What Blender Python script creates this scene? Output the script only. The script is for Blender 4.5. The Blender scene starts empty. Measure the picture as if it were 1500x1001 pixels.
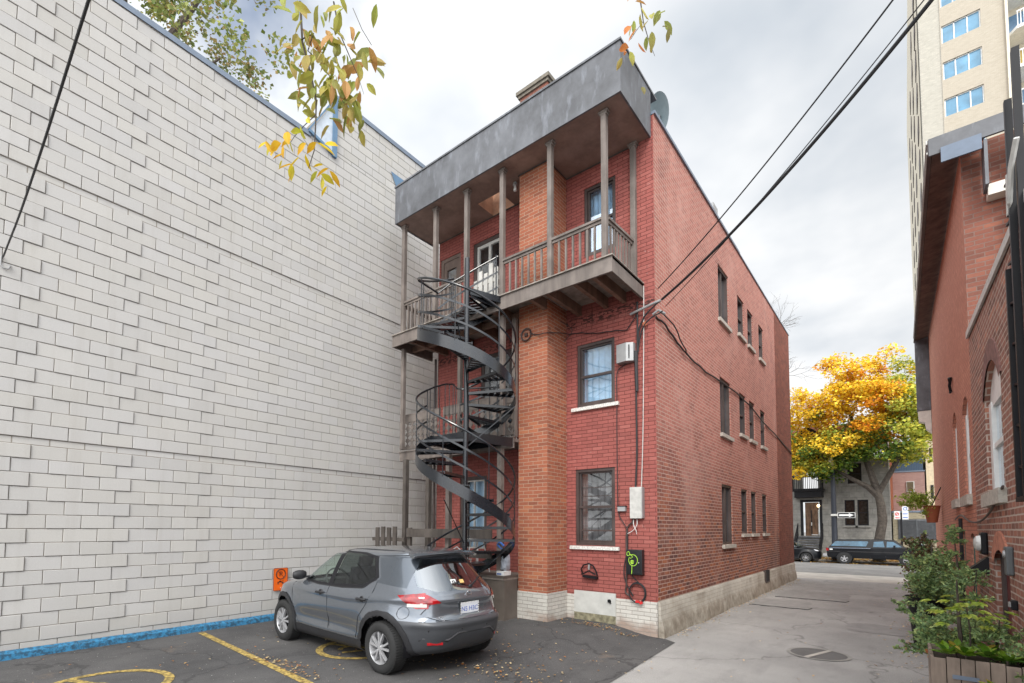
import bpy, bmesh, math, random
import numpy as np
from math import sin, cos, pi, radians, sqrt, atan2, hypot
from mathutils import Vector, Matrix
random.seed(7); rng = np.random.default_rng(7)
sc = bpy.context.scene
COL = sc.collection

# ------------------------------------------------------------------ camera
cd = bpy.data.cameras.new('camera'); cam = bpy.data.objects.new('camera', cd); COL.objects.link(cam)
YAW, PITCH, ROLL = 0.698694, 0.0539729, 0.00704538
f_ = Vector((-sin(YAW)*cos(PITCH), cos(YAW)*cos(PITCH), sin(PITCH)))
r_ = Vector((cos(YAW), sin(YAW), 0)); u_ = r_.cross(f_)
r2 = cos(ROLL)*r_ + sin(ROLL)*u_; u2 = -sin(ROLL)*r_ + cos(ROLL)*u_
m = Matrix((r2, u2, -f_)).transposed().to_4x4(); m.translation = Vector((0, 0, 1.83))
cam.matrix_world = m
cd.sensor_fit = 'HORIZONTAL'; cd.sensor_width = 36.0; cd.lens = 36.0*730.13/1500
cd.shift_x = (750-712.516)/1500; cd.shift_y = (732.385-500.5)/1500
cd.clip_start = 0.05; cd.clip_end = 2000
sc.camera = cam

# ------------------------------------------------------------------ light
sc.view_settings.view_transform = 'Standard'; sc.view_settings.look = 'None'
sc.view_settings.exposure = 0.60; sc.view_settings.gamma = 1.0
SUN_EL, SUN_AZ = radians(42), radians(152)          # azimuth of the sun, from +Y clockwise
w = bpy.data.worlds.new('World'); sc.world = w; w.use_nodes = True
nt = w.node_tree; N = nt.nodes; L = nt.links
for n in list(N): N.remove(n)
out = N.new('ShaderNodeOutputWorld'); bg = N.new('ShaderNodeBackground'); L.new(bg.outputs[0], out.inputs[0])
sky = N.new('ShaderNodeTexSky'); sky.sky_type = 'NISHITA'; sky.sun_disc = False
sky.sun_elevation = SUN_EL; sky.sun_rotation = SUN_AZ; sky.air_density = 1.0; sky.dust_density = 1.5; sky.ozone_density = 2.0
tc = N.new('ShaderNodeTexCoord'); sp = N.new('ShaderNodeSeparateXYZ'); L.new(tc.outputs['Generated'], sp.inputs[0])
def mth(op, a, b=None, c=None):
    n = N.new('ShaderNodeMath'); n.operation = op
    for i, v in enumerate((a, b, c)):
        if v is None: continue
        if isinstance(v, (int, float)): n.inputs[i].default_value = v
        else: L.new(v, n.inputs[i])
    return n.outputs[0]
# clouds lie on a flat layer: project the direction on a plane overhead
zc = mth('MAXIMUM', sp.outputs['Z'], 0.0); zz = mth('ADD', zc, 0.25)
cx_ = mth('DIVIDE', sp.outputs['X'], zz); cy_ = mth('DIVIDE', sp.outputs['Y'], zz)
cb = N.new('ShaderNodeCombineXYZ'); L.new(cx_, cb.inputs[0]); L.new(cy_, cb.inputs[1])
n1 = N.new('ShaderNodeTexNoise'); n1.inputs['Scale'].default_value = 1.15; n1.inputs['Detail'].default_value = 7; n1.inputs['Roughness'].default_value = 0.52
n1.inputs['Distortion'].default_value = 0.15
mp = N.new('ShaderNodeMapping'); mp.inputs['Location'].default_value = (3.1, 1.2, 0); L.new(cb.outputs[0], mp.inputs[0]); L.new(mp.outputs[0], n1.inputs['Vector'])
cover = N.new('ShaderNodeValToRGB'); cover.color_ramp.elements[0].position = 0.32; cover.color_ramp.elements[1].position = 0.42
L.new(n1.outputs['Fac'], cover.inputs[0])
n2 = N.new('ShaderNodeTexNoise'); n2.inputs['Scale'].default_value = 1.6; n2.inputs['Detail'].default_value = 5
mp2 = N.new('ShaderNodeMapping'); mp2.inputs['Location'].default_value = (7.3, 4.0, 0); L.new(cb.outputs[0], mp2.inputs[0]); L.new(mp2.outputs[0], n2.inputs['Vector'])
tone = N.new('ShaderNodeValToRGB'); e = tone.color_ramp.elements
e[0].position = 0.32; e[0].color = (0.56, 0.615, 0.68, 1); e[1].position = 0.58; e[1].color = (0.98, 0.985, 0.99, 1)
L.new(n2.outputs['Fac'], tone.inputs[0])
# brighter overhead and towards the veiled sun
sd = (sin(SUN_AZ)*cos(SUN_EL), cos(SUN_AZ)*cos(SUN_EL), sin(SUN_EL))
dt = mth('ADD', mth('ADD', mth('MULTIPLY', sp.outputs['X'], sd[0]), mth('MULTIPLY', sp.outputs['Y'], sd[1])), mth('MULTIPLY', sp.outputs['Z'], sd[2]))
glow = mth('MULTIPLY', mth('POWER', mth('MAXIMUM', dt, 0.0), 1.6), 2.2)
west = mth('MULTIPLY', mth('MAXIMUM', mth('MULTIPLY', sp.outputs['X'], -1.0), 0.0), 0.22)
gain = mth('ADD', mth('ADD', glow, west), 0.70)
cl = N.new('ShaderNodeVectorMath'); cl.operation = 'SCALE'; L.new(tone.outputs[0], cl.inputs[0]); L.new(gain, cl.inputs['Scale'])
sb = N.new('ShaderNodeVectorMath'); sb.operation = 'SCALE'; L.new(sky.outputs[0], sb.inputs[0]); sb.inputs['Scale'].default_value = 0.12
mx = N.new('ShaderNodeMix'); mx.data_type = 'RGBA'
L.new(cover.outputs[0], mx.inputs['Factor']); L.new(sb.outputs[0], mx.inputs[6]); L.new(cl.outputs[0], mx.inputs[7])
L.new(mx.outputs[2], bg.inputs[0]); bg.inputs[1].default_value = 1.0
sl = bpy.data.lights.new('sun', 'SUN'); sl.energy = 1.3; sl.angle = radians(14); sl.color = (1.0, 0.95, 0.87)
so = bpy.data.objects.new('sun', sl); COL.objects.link(so)
so.rotation_euler = Vector((-sd[0], -sd[1], -sd[2])).to_track_quat('-Z', 'Y').to_euler()

# ------------------------------------------------------------------ material helpers
def newmat(name):
    m = bpy.data.materials.new(name); m.use_nodes = True
    for n in list(m.node_tree.nodes): m.node_tree.nodes.remove(n)
    return m, m.node_tree.nodes, m.node_tree.links
class G:
    """small node-graph helper"""
    def __init__(s, name):
        s.m, s.N, s.L = newmat(name)
        s.out = s.N.new('ShaderNodeOutputMaterial'); s.b = s.N.new('ShaderNodeBsdfPrincipled'); s.L.new(s.b.outputs[0], s.out.inputs[0])
        s._co = None
    def link(s, a, b): s.L.new(a, b)
    def co(s):
        if s._co is None: s._co = s.N.new('ShaderNodeTexCoord').outputs['Object']
        return s._co
    def math(s, op, a, b=None, c=None, clamp=False):
        n = s.N.new('ShaderNodeMath'); n.operation = op; n.use_clamp = clamp
        for i, v in enumerate((a, b, c)):
            if v is None: continue
            if isinstance(v, (int, float)): n.inputs[i].default_value = v
            else: s.L.new(v, n.inputs[i])
        return n.outputs[0]
    def noise(s, scale, detail=4, rough=0.55, vec=None, stretch=None, dist=0.0):
        n = s.N.new('ShaderNodeTexNoise'); n.inputs['Scale'].default_value = scale; n.inputs['Detail'].default_value = detail
        n.inputs['Roughness'].default_value = rough; n.inputs['Distortion'].default_value = dist
        v = vec or s.co()
        if stretch:
            mp = s.N.new('ShaderNodeMapping'); mp.inputs['Scale'].default_value = stretch; s.L.new(v, mp.inputs[0]); v = mp.outputs[0]
        s.L.new(v, n.inputs['Vector']); return n.outputs['Fac']
    def ramp(s, fac, stops):
        r = s.N.new('ShaderNodeValToRGB'); els = r.color_ramp.elements
        while len(els) < len(stops): els.new(0.5)
        for e, (p, c) in zip(els, stops):
            e.position = p; e.color = (c, c, c, 1) if isinstance(c, (int, float)) else (*c, 1)
        s.L.new(fac, r.inputs[0]); return r.outputs[0]
    def mix(s, fac, a, b, mode='MIX'):
        n = s.N.new('ShaderNodeMix'); n.data_type = 'RGBA'; n.blend_type = mode
        for i, v in ((0, fac), (6, a), (7, b)):
            if isinstance(v, (int, float)): n.inputs[i].default_value = v if i == 0 else (v, v, v, 1)
            elif isinstance(v, tuple): n.inputs[i].default_value = (*v, 1)
            else: s.L.new(v, n.inputs[i])
        return n.outputs[2]
    def set(s, **k):
        for a, v in k.items():
            i = s.b.inputs[{'col': 'Base Color', 'rough': 'Roughness', 'metal': 'Metallic', 'spec': 'Specular IOR Level', 'coat': 'Coat Weight', 'alpha': 'Alpha', 'coatr': 'Coat Roughness'}[a]]
            if isinstance(v, (int, float)): i.default_value = v
            elif isinstance(v, tuple): i.default_value = (*v, 1)
            else: s.L.new(v, i)
        return s
    def bump(s, h, strength=0.4, dist=0.01):
        n = s.N.new('ShaderNodeBump'); n.inputs['Strength'].default_value = strength; n.inputs['Distance'].default_value = dist
        s.L.new(h, n.inputs['Height']); s.L.new(n.outputs[0], s.b.inputs['Normal']); return s
    def wallvec(s):
        """(horizontal run, height) on any upright wall"""
        g = s.N.new('ShaderNodeNewGeometry'); a = s.N.new('ShaderNodeSeparateXYZ'); s.L.new(g.outputs['True Normal'], a.inputs[0])
        p = s.N.new('ShaderNodeSeparateXYZ'); s.L.new(s.co(), p.inputs[0])
        t = s.math('GREATER_THAN', s.math('ABSOLUTE', a.outputs[0]), 0.6)
        u = s.math('ADD', s.math('MULTIPLY', p.outputs[1], t), s.math('MULTIPLY', p.outputs[0], s.math('SUBTRACT', 1.0, t)))
        c = s.N.new('ShaderNodeCombineXYZ'); s.L.new(u, c.inputs[0]); s.L.new(p.outputs[2], c.inputs[1])
        return c.outputs[0], p
    def brick(s, vec, bw, rh, mortar, off=0.5, smooth=0.1, c1=0.0, c2=1.0, bias=0.0):
        n = s.N.new('ShaderNodeTexBrick'); n.offset = off; n.inputs['Scale'].default_value = 1.0
        n.inputs['Brick Width'].default_value = bw; n.inputs['Row Height'].default_value = rh; n.inputs['Mortar Size'].default_value = mortar
        n.inputs['Mortar Smooth'].default_value = smooth; n.inputs['Bias'].default_value = bias
        n.inputs['Color1'].default_value = (c1, c1, c1, 1); n.inputs['Color2'].default_value = (c2, c2, c2, 1); n.inputs['Mortar'].default_value = (0, 0, 0, 1)
        s.L.new(vec, n.inputs['Vector']); return n.outputs['Color'], n.outputs['Fac']
def attr_col(g, name='tone'):
    a = g.N.new('ShaderNodeAttribute'); a.attribute_name = name; return a.outputs['Color']
def plain(name, col, rough=0.6, metal=0.0, var=0.12, scale=6.0, bump=0.0, spec=0.5, coat=0.0):
    g = G(name); n = g.noise(scale, 5)
    c = g.mix(g.ramp(n, [(0.3, 0.0), (0.7, 1.0)]), tuple(max(0, v*(1-var)) for v in col), tuple(v*(1+var) for v in col))
    g.set(col=c, rough=rough, metal=metal, spec=spec, coat=coat)
    if bump: g.bump(n, bump, 0.01)
    return g.m
MT = {}
def wood(name, col, dark=0.55, rough=0.75):
    g = G(name)
    a = g.noise(9, 6, 0.6, stretch=(1, 1, 0.12)); b = g.noise(2.5, 4)
    c = g.mix(g.ramp(a, [(0.35, 0.0), (0.65, 1.0)]), tuple(v*dark for v in col), col)
    c = g.mix(g.ramp(b, [(0.45, 0.0), (0.7, 0.55)]), c, tuple(min(1, v*1.5+0.02) for v in col))
    g.set(col=c, rough=rough).bump(a, 0.35, 0.004); MT[name] = g.m; return g.m

# ------------------------------------------------------------------ mesh helpers
class MB:
    def __init__(s): s.v = []; s.f = []; s.mi = []; s.col = None; s.sm = []
    def add(s, vs, fs, mi=0, sm=False):
        o = len(s.v); s.v += [tuple(p) for p in vs]; s.f += [tuple(i+o for i in q) for q in fs]; s.mi += [mi]*len(fs); s.sm += [sm]*len(fs); return s
    def quad(s, a, b, c, d, mi=0): return s.add([a, b, c, d], [(0, 1, 2, 3)], mi)
    def box(s, x0, y0, z0, x1, y1, z1, mi=0):
        x0, x1 = sorted((x0, x1)); y0, y1 = sorted((y0, y1)); z0, z1 = sorted((z0, z1))
        v = [(x, y, z) for z in (z0, z1) for y in (y0, y1) for x in (x0, x1)]
        return s.add(v, [(0, 2, 3, 1), (4, 5, 7, 6), (0, 1, 5, 4), (2, 6, 7, 3), (0, 4, 6, 2), (1, 3, 7, 5)], mi)
    def obox(s, c, ax, ay, az, mi=0):
        c = Vector(c); ax, ay, az = Vector(ax), Vector(ay), Vector(az)
        v = [c+ax*i+ay*j+az*k for k in (-1, 1) for j in (-1, 1) for i in (-1, 1)]
        return s.add(v, [(0, 2, 3, 1), (4, 5, 7, 6), (0, 1, 5, 4), (2, 6, 7, 3), (0, 4, 6, 2), (1, 3, 7, 5)], mi)
    def bar(s, a, b, w, h, up=(0, 0, 1), mi=0):
        a, b = Vector(a), Vector(b); d = (b-a); n = d.normalized(); sd_ = n.cross(Vector(up))
        if sd_.length < 1e-4: sd_ = n.cross(Vector((0, 1, 0)))
        sd_.normalize(); u = sd_.cross(n)
        return s.obox((a+b)/2, d/2, sd_*w/2, u*h/2, mi)
    def tube(s, pts, r, n=8, mi=0, closed=False):
        P = [Vector(p) for p in pts]; R = r if isinstance(r, (list, tuple)) else [r]*len(P)
        m = len(P); vs = []; ref = None
        for i, p in enumerate(P):
            if closed: t = P[(i+1) % m]-P[i-1]
            else: t = P[min(i+1, m-1)]-P[max(i-1, 0)]
            t.normalize()
            if ref is None:
                ref = Vector((0, 0, 1)) if abs(t.z) < 0.9 else Vector((1, 0, 0))
            a = (ref - t*ref.dot(t)).normalized(); ref = a; b = t.cross(a)
            for k in range(n):
                q = 2*pi*k/n; vs.append(p+(a*cos(q)+b*sin(q))*R[i])
        fs = []
        for i in range(m if closed else m-1):
            j = (i+1) % m
            for k in range(n): fs.append((i*n+k, i*n+(k+1) % n, j*n+(k+1) % n, j*n+k))
        if not closed: fs += [tuple(range(n))[::-1], tuple((m-1)*n+k for k in range(n))]
        return s.add(vs, fs, mi, True)
    def prism(s, poly, axis, a, b, mi=0):
        """poly of 2-D points extruded from a to b along axis ('x','y','z')"""
        def P(u, v, w): return {'x': (w, u, v), 'y': (u, w, v), 'z': (u, v, w)}[axis]
        n = len(poly); vs = [P(*p, a) for p in poly]+[P(*p, b) for p in poly]
        fs = [tuple(range(n)), tuple(range(2*n-1, n-1, -1))]+[(i, (i+1) % n, n+(i+1) % n, n+i) for i in range(n)]
        return s.add(vs, fs, mi)
    def lathe(s, prof, c, n=24, axis='z', mi=0, caps=True):
        vs = []; c = Vector(c)
        for r, h in prof:
            for k in range(n):
                q = 2*pi*k/n
                p = {'z': (r*cos(q), r*sin(q), h), 'y': (r*cos(q), h, r*sin(q)), 'x': (h, r*cos(q), r*sin(q))}[axis]
                vs.append(c+Vector(p))
        m = len(prof); fs = [(i*n+k, i*n+(k+1) % n, (i+1)*n+(k+1) % n, (i+1)*n+k) for i in range(m-1) for k in range(n)]
        if caps: fs += [tuple(range(n))[::-1], tuple((m-1)*n+k for k in range(n))]
        return s.add(vs, fs, mi, True)
    def build(s, name, mats, parent=None, recalc=True, bevel=0.0):
        me = bpy.data.meshes.new(name); me.from_pydata(s.v, [], s.f)
        mats = mats if isinstance(mats, (list, tuple)) else [mats]
        for q in mats: me.materials.append(q)
        me.polygons.foreach_set('material_index', s.mi); me.polygons.foreach_set('use_smooth', s.sm)
        if recalc:
            bm = bmesh.new(); bm.from_mesh(me); bmesh.ops.recalc_face_normals(bm, faces=bm.faces); bm.to_mesh(me); bm.free()
        if s.col is not None:
            at = me.color_attributes.new('tone', 'FLOAT_COLOR', 'POINT'); at.data.foreach_set('color', np.asarray(s.col, dtype=np.float32).ravel())
        me.update()
        if any(s.sm):
            try: me.set_sharp_from_angle(angle=radians(40))
            except Exception: pass
        o = bpy.data.objects.new(name, me); COL.objects.link(o)
        if parent is not None: adopt(o, parent)
        if bevel:
            md = o.modifiers.new('bevel', 'BEVEL'); md.width = bevel; md.segments = 2; md.limit_method = 'ANGLE'; md.angle_limit = radians(40)
        return o
WM = {}
def adopt(o, parent):
    """world-space mesh under a parent, keeping it where it is"""
    o.parent = parent
    o.matrix_parent_inverse = WM.get(parent.name, Matrix.Identity(4)).inverted()
    WM[o.name] = Matrix.Identity(4)
def thing(name, label, cat, loc=(0, 0, 0), group=None):
    o = bpy.data.objects.new(name, None); COL.objects.link(o); o.location = loc; o.empty_display_size = 0.2
    WM[o.name] = Matrix.Translation(loc)
    return tag(o, label, cat, group)
def tag(o, label, cat, group=None):
    o['label'] = label; o['category'] = cat
    if group: o['group'] = group
    return o
def struct(o, kind='structure'): o['kind'] = kind; return o
def text_mesh(txt, size, M, mat, parent, name='lettering', ext=0.002, align='CENTER'):
    c = bpy.data.curves.new('t', 'FONT'); c.body = txt; c.size = size; c.extrude = ext; c.align_x = align; c.align_y = 'CENTER'
    o = bpy.data.objects.new('t', c); COL.objects.link(o)
    dg = bpy.context.evaluated_depsgraph_get(); me = bpy.data.meshes.new_from_object(o.evaluated_get(dg))
    COL.objects.unlink(o); bpy.data.objects.remove(o)
    me.transform(M); me.materials.clear(); me.materials.append(mat)
    n = bpy.data.objects.new(name, me); COL.objects.link(n); adopt(n, parent); return n
def frame_mat(o, x, y):
    """matrix whose local x,y axes run along x and y, origin o"""
    x = Vector(x).normalized(); y = Vector(y).normalized(); z = x.cross(y)
    M_ = Matrix((x, y, z)).transposed().to_4x4(); M_.translation = Vector(o); return M_
def wall_grid(mb, o, u, v, n, U, V, holes, depth, mi=0, mr=0):
    """rect wall U x V from origin o with rectangular holes (u0,u1,v0,v1) and reveals going back along -n"""
    o, u, v, n = Vector(o), Vector(u), Vector(v), Vector(n)
    us = sorted({U[0], U[1]} | {h[i] for h in holes for i in (0, 1)}); vs = sorted({V[0], V[1]} | {h[i] for h in holes for i in (2, 3)})
    P = lambda a, b, d=0: o+u*a+v*b-n*d
    for i in range(len(us)-1):
        for j in range(len(vs)-1):
            cu, cv = (us[i]+us[i+1])/2, (vs[j]+vs[j+1])/2
            if any(h[0] < cu < h[1] and h[2] < cv < h[3] for h in holes): continue
            mb.quad(P(us[i], vs[j]), P(us[i+1], vs[j]), P(us[i+1], vs[j+1]), P(us[i], vs[j+1]), mi)
    for a, b, c, d in holes:
        for (p, q) in (((a, c), (b, c)), ((b, c), (b, d)), ((b, d), (a, d)), ((a, d), (a, c))):
            mb.quad(P(*p), P(*q), P(*q, depth), P(*p, depth), mr)
def leaf_mesh(name, pts, nrm, size, cols, mat, parent=None, aspect=0.6, fold=0.25, tip=None):
    """many small folded leaves: 4-vertex kites at pts"""
    n = len(pts); pts = np.asarray(pts, float)
    d = rng.normal(size=(n, 3)) if nrm is None else np.asarray(nrm, float)+rng.normal(size=(n, 3))*0.45
    d /= np.linalg.norm(d, axis=1, keepdims=True)+1e-9
    t = rng.normal(size=(n, 3)) if tip is None else np.asarray(tip, float)+rng.normal(size=(n, 3))*0.5
    t -= d*(t*d).sum(1, keepdims=True); t /= np.linalg.norm(t, axis=1, keepdims=True)+1e-9
    s_ = np.cross(d, t); sz = np.asarray(size)*np.ones(n); sz = sz[:, None]*(0.7+0.6*rng.random((n, 1)))
    v = np.empty((n, 4, 3)); v[:, 0] = pts-t*sz*0.5; v[:, 2] = pts+t*sz*0.5
    v[:, 1] = pts+s_*sz*0.5*aspect+d*sz*fold*0.5; v[:, 3] = pts-s_*sz*0.5*aspect+d*sz*fold*0.5
    me = bpy.data.meshes.new(name); me.vertices.add(4*n); me.vertices.foreach_set('co', v.ravel())
    idx = np.arange(4*n).reshape(n, 4); tri = np.stack([idx[:, [0, 1, 2]], idx[:, [0, 2, 3]]], 1).ravel()
    me.loops.add(6*n); me.loops.foreach_set('vertex_index', tri); me.polygons.add(2*n)
    me.polygons.foreach_set('loop_start', np.arange(0, 6*n, 3)); me.polygons.foreach_set('loop_total', np.full(2*n, 3))
    c = np.ones((n, 4, 4)); c[:, :, :3] = np.asarray(cols)[:, None, :]
    at = me.color_attributes.new('tone', 'FLOAT_COLOR', 'POINT'); at.data.foreach_set('color', c.astype(np.float32).ravel())
    me.materials.append(mat); me.update(); me.validate()
    o = bpy.data.objects.new(name, me); COL.objects.link(o)
    if parent is not None: adopt(o, parent)
    return o
def pick(palette, n, jit=0.15):
    p = np.array([c for c, w_ in palette]); w_ = np.array([w_ for c, w_ in palette], float); w_ /= w_.sum()
    c = p[rng.choice(len(p), n, p=w_)]; return np.clip(c*(1+jit*rng.normal(size=(n, 1)))+0.008*rng.normal(size=(n, 3)), 0.003, 1)

# ------------------------------------------------------------------ materials
def leafmat(name='leaf', trans=0.35):
    g = G(name); c = attr_col(g); g.set(col=c, rough=0.55, spec=0.3)
    t = g.N.new('ShaderNodeBsdfTranslucent'); g.link(c, t.inputs[0])
    mxs = g.N.new('ShaderNodeMixShader'); mxs.inputs[0].default_value = trans
    g.link(g.b.outputs[0], mxs.inputs[1]); g.link(t.outputs[0], mxs.inputs[2]); g.link(mxs.outputs[0], g.out.inputs[0]); return g.m
M_leaf = leafmat()
def brickmat(name, cA, cB, cC, mortar, bw=0.215, rh=0.0677, ms=0.006, mix_dark=0.3, stains=None, bump=0.5, rough=0.85, mfac=1.0):
    g = G(name); vec, p = g.wallvec()
    wob = g.noise(7, 3); wv = g.N.new('ShaderNodeVectorMath'); wv.operation = 'ADD'
    cmb = g.N.new('ShaderNodeCombineXYZ'); g.link(g.math('MULTIPLY', g.math('SUBTRACT', wob, 0.5), 0.012), cmb.inputs[1])
    g.link(vec, wv.inputs[0]); g.link(cmb.outputs[0], wv.inputs[1]); vec = wv.outputs[0]
    rnd, fac = g.brick(vec, bw, rh, ms)
    c = g.ramp(rnd, [(0.0, cA), (0.45, cB), (0.8, cB), (1.0, cC)])
    n = g.noise(1.1, 5, 0.6); c = g.mix(g.math('MULTIPLY', g.ramp(n, [(0.4, 0.0), (0.7, 1.0)]), mix_dark), c, tuple(v*0.55 for v in cA))
    f = g.noise(30, 3); c = g.mix(0.25, c, g.mix(f, tuple(v*0.6 for v in cB), tuple(min(1, v*1.4) for v in cC)))
    if stains: c = stains(g, c, p)
    mo = g.mix(g.noise(3, 3), tuple(v*0.75 for v in mortar), mortar)
    c = g.mix(g.math('MULTIPLY', fac, mfac), c, mo)
    h = g.math('ADD', g.math('MULTIPLY', g.math('SUBTRACT', 1.0, fac), 1.0), g.math('MULTIPLY', f, 0.35))
    g.set(col=c, rough=rough, spec=0.25).bump(h, bump, 0.008); MT[name] = g.m; return g.m
def st_rear(g, c, p):     # thin paint: worn spots and drips under the top balcony
    a = g.noise(26, 2); b = g.noise(2.0, 3)
    spots = g.math('MULTIPLY', g.ramp(a, [(0.66, 0.0), (0.70, 1.0)]), g.ramp(b, [(0.45, 0.0), (0.62, 1.0)]))
    c = g.mix(g.math('MULTIPLY', spots, 0.45), c, (0.46, 0.33, 0.30))
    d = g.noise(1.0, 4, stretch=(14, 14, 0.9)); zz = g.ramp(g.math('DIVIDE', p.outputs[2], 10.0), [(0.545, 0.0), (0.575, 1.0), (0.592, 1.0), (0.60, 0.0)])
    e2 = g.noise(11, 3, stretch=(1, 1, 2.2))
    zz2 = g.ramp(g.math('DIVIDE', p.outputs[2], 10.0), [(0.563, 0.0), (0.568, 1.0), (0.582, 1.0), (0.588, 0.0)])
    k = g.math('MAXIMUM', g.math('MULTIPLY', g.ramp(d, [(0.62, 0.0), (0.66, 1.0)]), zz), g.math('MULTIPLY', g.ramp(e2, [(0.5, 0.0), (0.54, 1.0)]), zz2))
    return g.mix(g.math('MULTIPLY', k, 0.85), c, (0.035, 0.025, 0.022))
def st_side(g, c, p):     # old red wash that has worn off the lower courses, with soot and orange spots
    z = g.math('DIVIDE', p.outputs[2], 10.0); n = g.noise(0.9, 5, 0.6); nn = g.math('ADD', z, g.math('MULTIPLY', g.math('SUBTRACT', n, 0.5), 0.30))
    low = g.ramp(nn, [(0.16, 1.0), (0.36, 0.0)])
    vec, _ = g.wallvec(); rnd, fac = g.brick(vec, 0.215, 0.0677, 0.006)
    bare = g.ramp(rnd, [(0.0, (0.13, 0.060, 0.050)), (0.35, (0.23, 0.085, 0.058)), (0.75, (0.25, 0.085, 0.05)), (1.0, (0.38, 0.125, 0.055))])
    dk = g.noise(0.8, 4, stretch=(1, 1, 1.6)); bare = g.mix(g.math('MULTIPLY', g.ramp(dk, [(0.5, 0.0), (0.65, 1.0)]), 0.6), bare, (0.055, 0.04, 0.04))
    c = g.mix(low, c, bare)
    s = g.noise(0.55, 5, 0.65, stretch=(1, 1, 0.7)); c = g.mix(g.math('MULTIPLY', g.ramp(s, [(0.55, 0.0), (0.68, 1.0)]), 0.35), c, (0.62, 0.36, 0.30))
    s3 = g.noise(1.7, 5, 0.7); return g.mix(g.math('MULTIPLY', g.ramp(s3, [(0.52, 0.0), (0.66, 1.0)]), 0.38), c, (0.13, 0.055, 0.05))
brickmat('red_painted', (0.245, 0.074, 0.063), (0.318, 0.094, 0.079), (0.37, 0.125, 0.105), (0.12, 0.032, 0.028), ms=0.005, stains=st_rear, bump=0.8, mfac=0.75, mix_dark=0.22)
brickmat('side_brick', (0.285, 0.108, 0.086), (0.40, 0.152, 0.118), (0.48, 0.205, 0.16), (0.54, 0.36, 0.30), ms=0.0075, stains=st_side, bump=0.6, mix_dark=0.15)
brickmat('seam_brick', (0.10, 0.038, 0.03), (0.21, 0.065, 0.045), (0.30, 0.10, 0.07), (0.24, 0.12, 0.09), ms=0.006, bump=0.6, mix_dark=0.5)
brickmat('orange_brick', (0.20, 0.070, 0.048), (0.345, 0.108, 0.062), (0.46, 0.170, 0.085), (0.46, 0.31, 0.22), ms=0.006, bump=0.7, mix_dark=0.25)
brickmat('white_foundation_brick', (0.50, 0.48, 0.44), (0.58, 0.56, 0.51), (0.64, 0.61, 0.56), (0.36, 0.32, 0.28), ms=0.004, bump=0.8, mix_dark=0.25,
         stains=lambda g, c, p: g.mix(g.math('MULTIPLY', g.ramp(g.math('ADD', p.outputs[2], g.math('MULTIPLY', g.noise(3, 5), 0.7)), [(0.42, 1.0), (0.62, 0.0)]), 0.7), c, (0.27, 0.16, 0.11)))
brickmat('end_brick', (0.12, 0.055, 0.045), (0.24, 0.09, 0.065), (0.36, 0.14, 0.09), (0.26, 0.17, 0.14), bw=0.215, rh=0.0735, ms=0.007, bump=0.8, mix_dark=0.35)
brickmat('old_brown_brick', (0.10, 0.055, 0.048), (0.26, 0.12, 0.092), (0.46, 0.20, 0.13), (0.50, 0.40, 0.34), bw=0.215, rh=0.0735, ms=0.009, bump=0.8, mix_dark=0.25)
brickmat('salmon_brick', (0.44, 0.185, 0.13), (0.52, 0.225, 0.155), (0.60, 0.29, 0.20), (0.34, 0.16, 0.12), ms=0.006, bump=0.7, mix_dark=0.1)
brickmat('cream_brick', (0.37, 0.325, 0.255), (0.42, 0.37, 0.295), (0.46, 0.41, 0.33), (0.40, 0.36, 0.30), bump=0.2, mix_dark=0.05)
brickmat('grey_cream_brick', (0.34, 0.32, 0.27), (0.41, 0.385, 0.33), (0.48, 0.45, 0.38), (0.42, 0.40, 0.35), bump=0.2, mix_dark=0.05)
brickmat('tan_brick', (0.13, 0.11, 0.07), (0.36, 0.31, 0.21), (0.44, 0.38, 0.27), (0.36, 0.33, 0.26), bump=0.4, mix_dark=0.1)
brickmat('mauve_brick', (0.27, 0.16, 0.14), (0.33, 0.20, 0.175), (0.38, 0.24, 0.21), (0.30, 0.20, 0.18), bump=0.3, mix_dark=0.05)
wood('brown_wood', (0.172, 0.143, 0.125), 0.62); wood('dark_wood', (0.080, 0.066, 0.056), 0.6); wood('grey_wood', (0.30, 0.26, 0.225), 0.5); wood('frame_wood', (0.062, 0.042, 0.037), 0.7, 0.5)
wood('soffit_wood', (0.235, 0.160, 0.132), 0.8, 0.6)
# cool grey weathered sheet metal of the roof edge
g = G('fascia'); a = g.noise(2.2, 6, 0.65, stretch=(1, 1, 0.8)); b = g.noise(5, 4, stretch=(1.6, 1.6, 0.5))
c = g.mix(g.ramp(a, [(0.35, 0.0), (0.7, 1.0)]), (0.078, 0.079, 0.085), (0.145, 0.150, 0.163)); c = g.mix(g.math('MULTIPLY', g.ramp(b, [(0.55, 0.0), (0.72, 1.0)]), 0.4), c, (0.27, 0.29, 0.33))
g.set(col=c, rough=0.55, metal=0.1).bump(a, 0.3, 0.01); MT['fascia'] = g.m
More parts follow.
